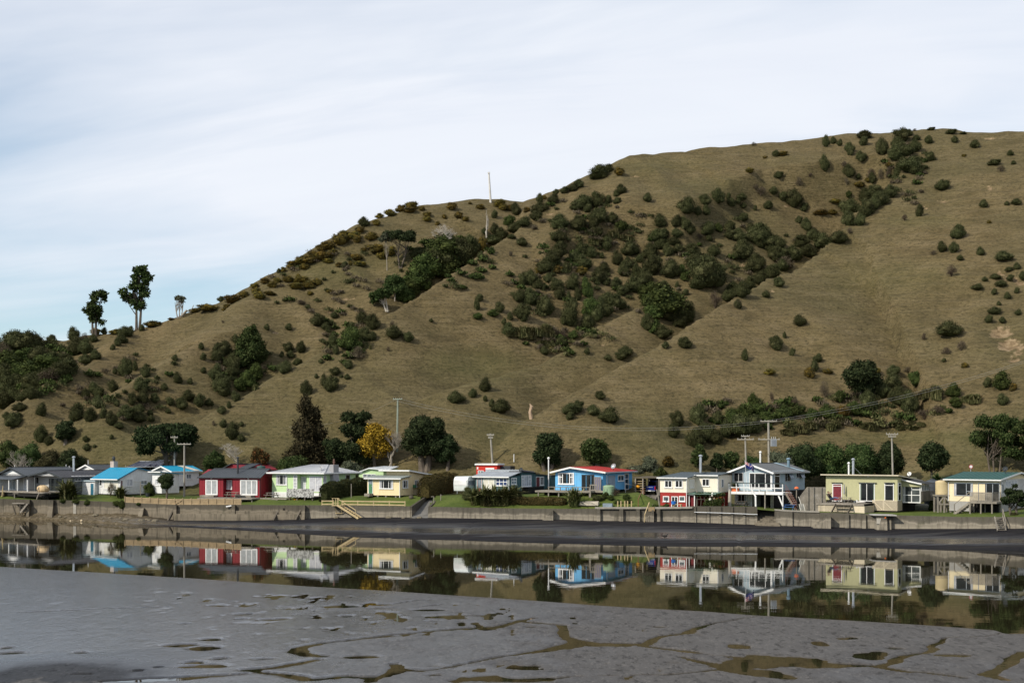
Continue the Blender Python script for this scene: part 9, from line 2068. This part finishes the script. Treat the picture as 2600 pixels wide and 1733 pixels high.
MB().box(L(5, 915, 818) + Vector((0, 0, .2)), (1.15, .5, .42), -.3).top('covered_crate', mat('blue grey tarpaulin', (.20, .25, .30), .7, .15, 2, .2), 'crate under blue grey tarpaulin by the sea wall ledge', 'crate')
q = L(5, 1135, 600); MB().box(q + Vector((0, 0, .5)), (.6, .6, 1.0), -.4).box(q + Vector((0, 0, 1.03)), (.66, .66, .06), -.4).top('wheelie_bin', mat('dark green bin', (.02, .035, .03), .5), 'dark green wheeled bin beside the pale green tank', 'bin')
q = L(3, 1590, 705); MB().lathe(q, [(.2, 0), (.3, .15), (.28, .4), (.1, .45)], 9).top('stump', DARKTIMBER, 'short tree stump on the yellow cottage lawn', 'stump')
for c, x, y0, y1, lb in ((3, 738, 490, 690, 'thin grey clothes post on the yellow cottage lawn'), (3, 1912, 672, 780, 'grey post with a short arm beside the boat ramp'), (3, 2010, 640, 730, 'thin post at the head of the boat ramp'), (1, 1998, 470, 655, 'thin rotary clothes line pole before the white cottage')):
	q = L(c, x, y1); k = q.y / F / 5.6; mb = MB(); mb.bar(q - Vector((0, 0, .1)), q + Vector((0, 0, (y1 - y0) * k)), .09)
	if 'arm' in lb: mb.bar(q + Vector((0, 0, (y1 - y0) * k)), q + Vector((-.35, 0, (y1 - y0) * k)), .09)
	if 'rotary' in lb: [mb.bar(q + Vector((0, 0, (y1 - y0) * k)), q + Vector((.9 * math.cos(a), .9 * math.sin(a), (y1 - y0) * k + .1)), .03) for a in (.3, 1.9, 3.4, 5)]
	mb.top('garden_post', TIMBER, lb, 'post')
p = at(V(8, 1595), 1198, 168); p.z = gz(p); zt = H - (V(8, 0, 470)[1] - YH) / F * 168; o = thing('road_sign', 'round red rimmed road sign behind the cream cottage', 'sign', p); MB().tube([p, (p.x, p.y, zt)], .04, 6).build('post', GALV, o); MB().tube([(p.x, p.y - .05, zt), (p.x, p.y - .08, zt)], .24, 18).build('sign_rim', mat('sign red', (.42, .04, .05), .5), o); MB().tube([(p.x, p.y - .081, zt), (p.x, p.y - .09, zt)], .17, 18).build('sign_face', WHITE, o)
# the broken pale stump on the slope, stones and floats on the shore
p, n_ = hit(1350, 1062); k = p.y / F; MB().tube([p - Vector((0, 0, .4)), p + Vector((-4 * k, 0, 16 * k)), p + Vector((0 * k, 0, 30 * k)), p + Vector((-5 * k, 0, 38 * k))], [.34, .25, .28, .05], 7).top('broken_stump', mat('pale broken wood', (.40, .29, .20), .85, .2), 'tall broken pale stump on the slope above the teal cottage', 'stump')
rr = random.Random(4); shp = ['flat', 'small', 'squat', 'long', 'pale', 'jagged']
for i in range(22):
	x = rr.uniform(70, 445) if i < 17 else rr.uniform(830, 1400); p = wp(x, rr.uniform(.5, 5.5) if i < 17 else rr.uniform(.3, 1)); r = TERR['bank'].ray_cast(Vector((p.x, p.y, 9)), Vector((0, 0, -1)))[0]
	if r is None: continue
	s_ = rr.uniform(.18, .5); cv, cf = core(np.random.default_rng(i), [((r.x, r.y, r.z + .02), s_, s_ * .5)], 1.0, 7); mb = MB(); mb.v = [tuple(q) for q in cv]; mb.f = list(cf); mb.m = [0] * len(cf)
	mb.top('shore_rock', mat('shore stone', (.17, .145, .10), .9, .3, 2, .3), 'brown stone lying on the foreshore at the foot of the sea wall', 'rock', 'stones along the foot of the sea wall')
for x, y, m_, lb in ((1003, 1028, 'orange and white', 'smaller pale float lying on the wet shore mud'), (1160, 1025, 'pale', 'larger pale float lying on the wet shore mud')):
	c = bank_hit(*V(1, x, y)); MB().ball(c + Vector((0, 0, .1)), .17 if x > 1100 else .12, 10).top('float', mat('pale float', (.62, .5, .33), .5), lb, 'float')
c = bank_hit(*V(5, 1722, 1262)) or at(1687, 1365, 146); o = thing('duck', 'dark duck standing at the edge of the far mud bank', 'duck', c); rng = np.random.default_rng(2); MB().ball(c + Vector((0, 0, .22)), .2, 12, 0, 1.5, .7, .6).ball(c + Vector((.3, 0, .40)), .075, 10).tube([c + Vector((.18, 0, .26)), c + Vector((.29, 0, .4))], [.06, .05], 8).tube([c + Vector((.34, 0, .4)), c + Vector((.45, 0, .38))], [.03, .01], 6).tube([c + Vector((-.2, 0, .26)), c + Vector((-.42, 0, .32))], [.1, .02], 6).tube([c + Vector((0, .05, .15)), c + Vector((0, .05, 0))], .015, 5).tube([c + Vector((0, -.05, .15)), c + Vector((0, -.05, 0))], .015, 5).build('body', mat('dark feathers', (.025, .022, .02), .8), o)
# an unseen tree added left of the frame to shade the corner of the mud
SEED[0] = 77; P_ = Vector((-27.5, 57, 0)); rng = np.random.default_rng(7); o = thing('added_shade_tree', 'unseen bushy tree added to shade the corner of the mudflat', 'tree', P_); bl = [((P_.x + rng.uniform(-3, 3), P_.y + rng.uniform(-3, 3), rng.uniform(5, 9.5)), rng.uniform(1.2, 2.2), rng.uniform(1, 1.8)) for k in range(18)]
v, f = leaves(rng, bl, 5000, .5, .2); MB().np(v, f).build('crown', LEAF['gn'], o); cv, cf = core(rng, bl, .8, 8); MB().tube([P_ - Vector((0, 0, .5)), P_ + Vector((.3, 0, 3)), P_ + Vector((0, .2, 7))], [.5, .4, .2], 8).build('trunk', BARK, o); mb = MB(); mb.v = [tuple(q) for q in cv]; mb.f = list(cf); mb.m = [0] * len(cf); mb.build('inner_crown', LEAF['gn'], o)
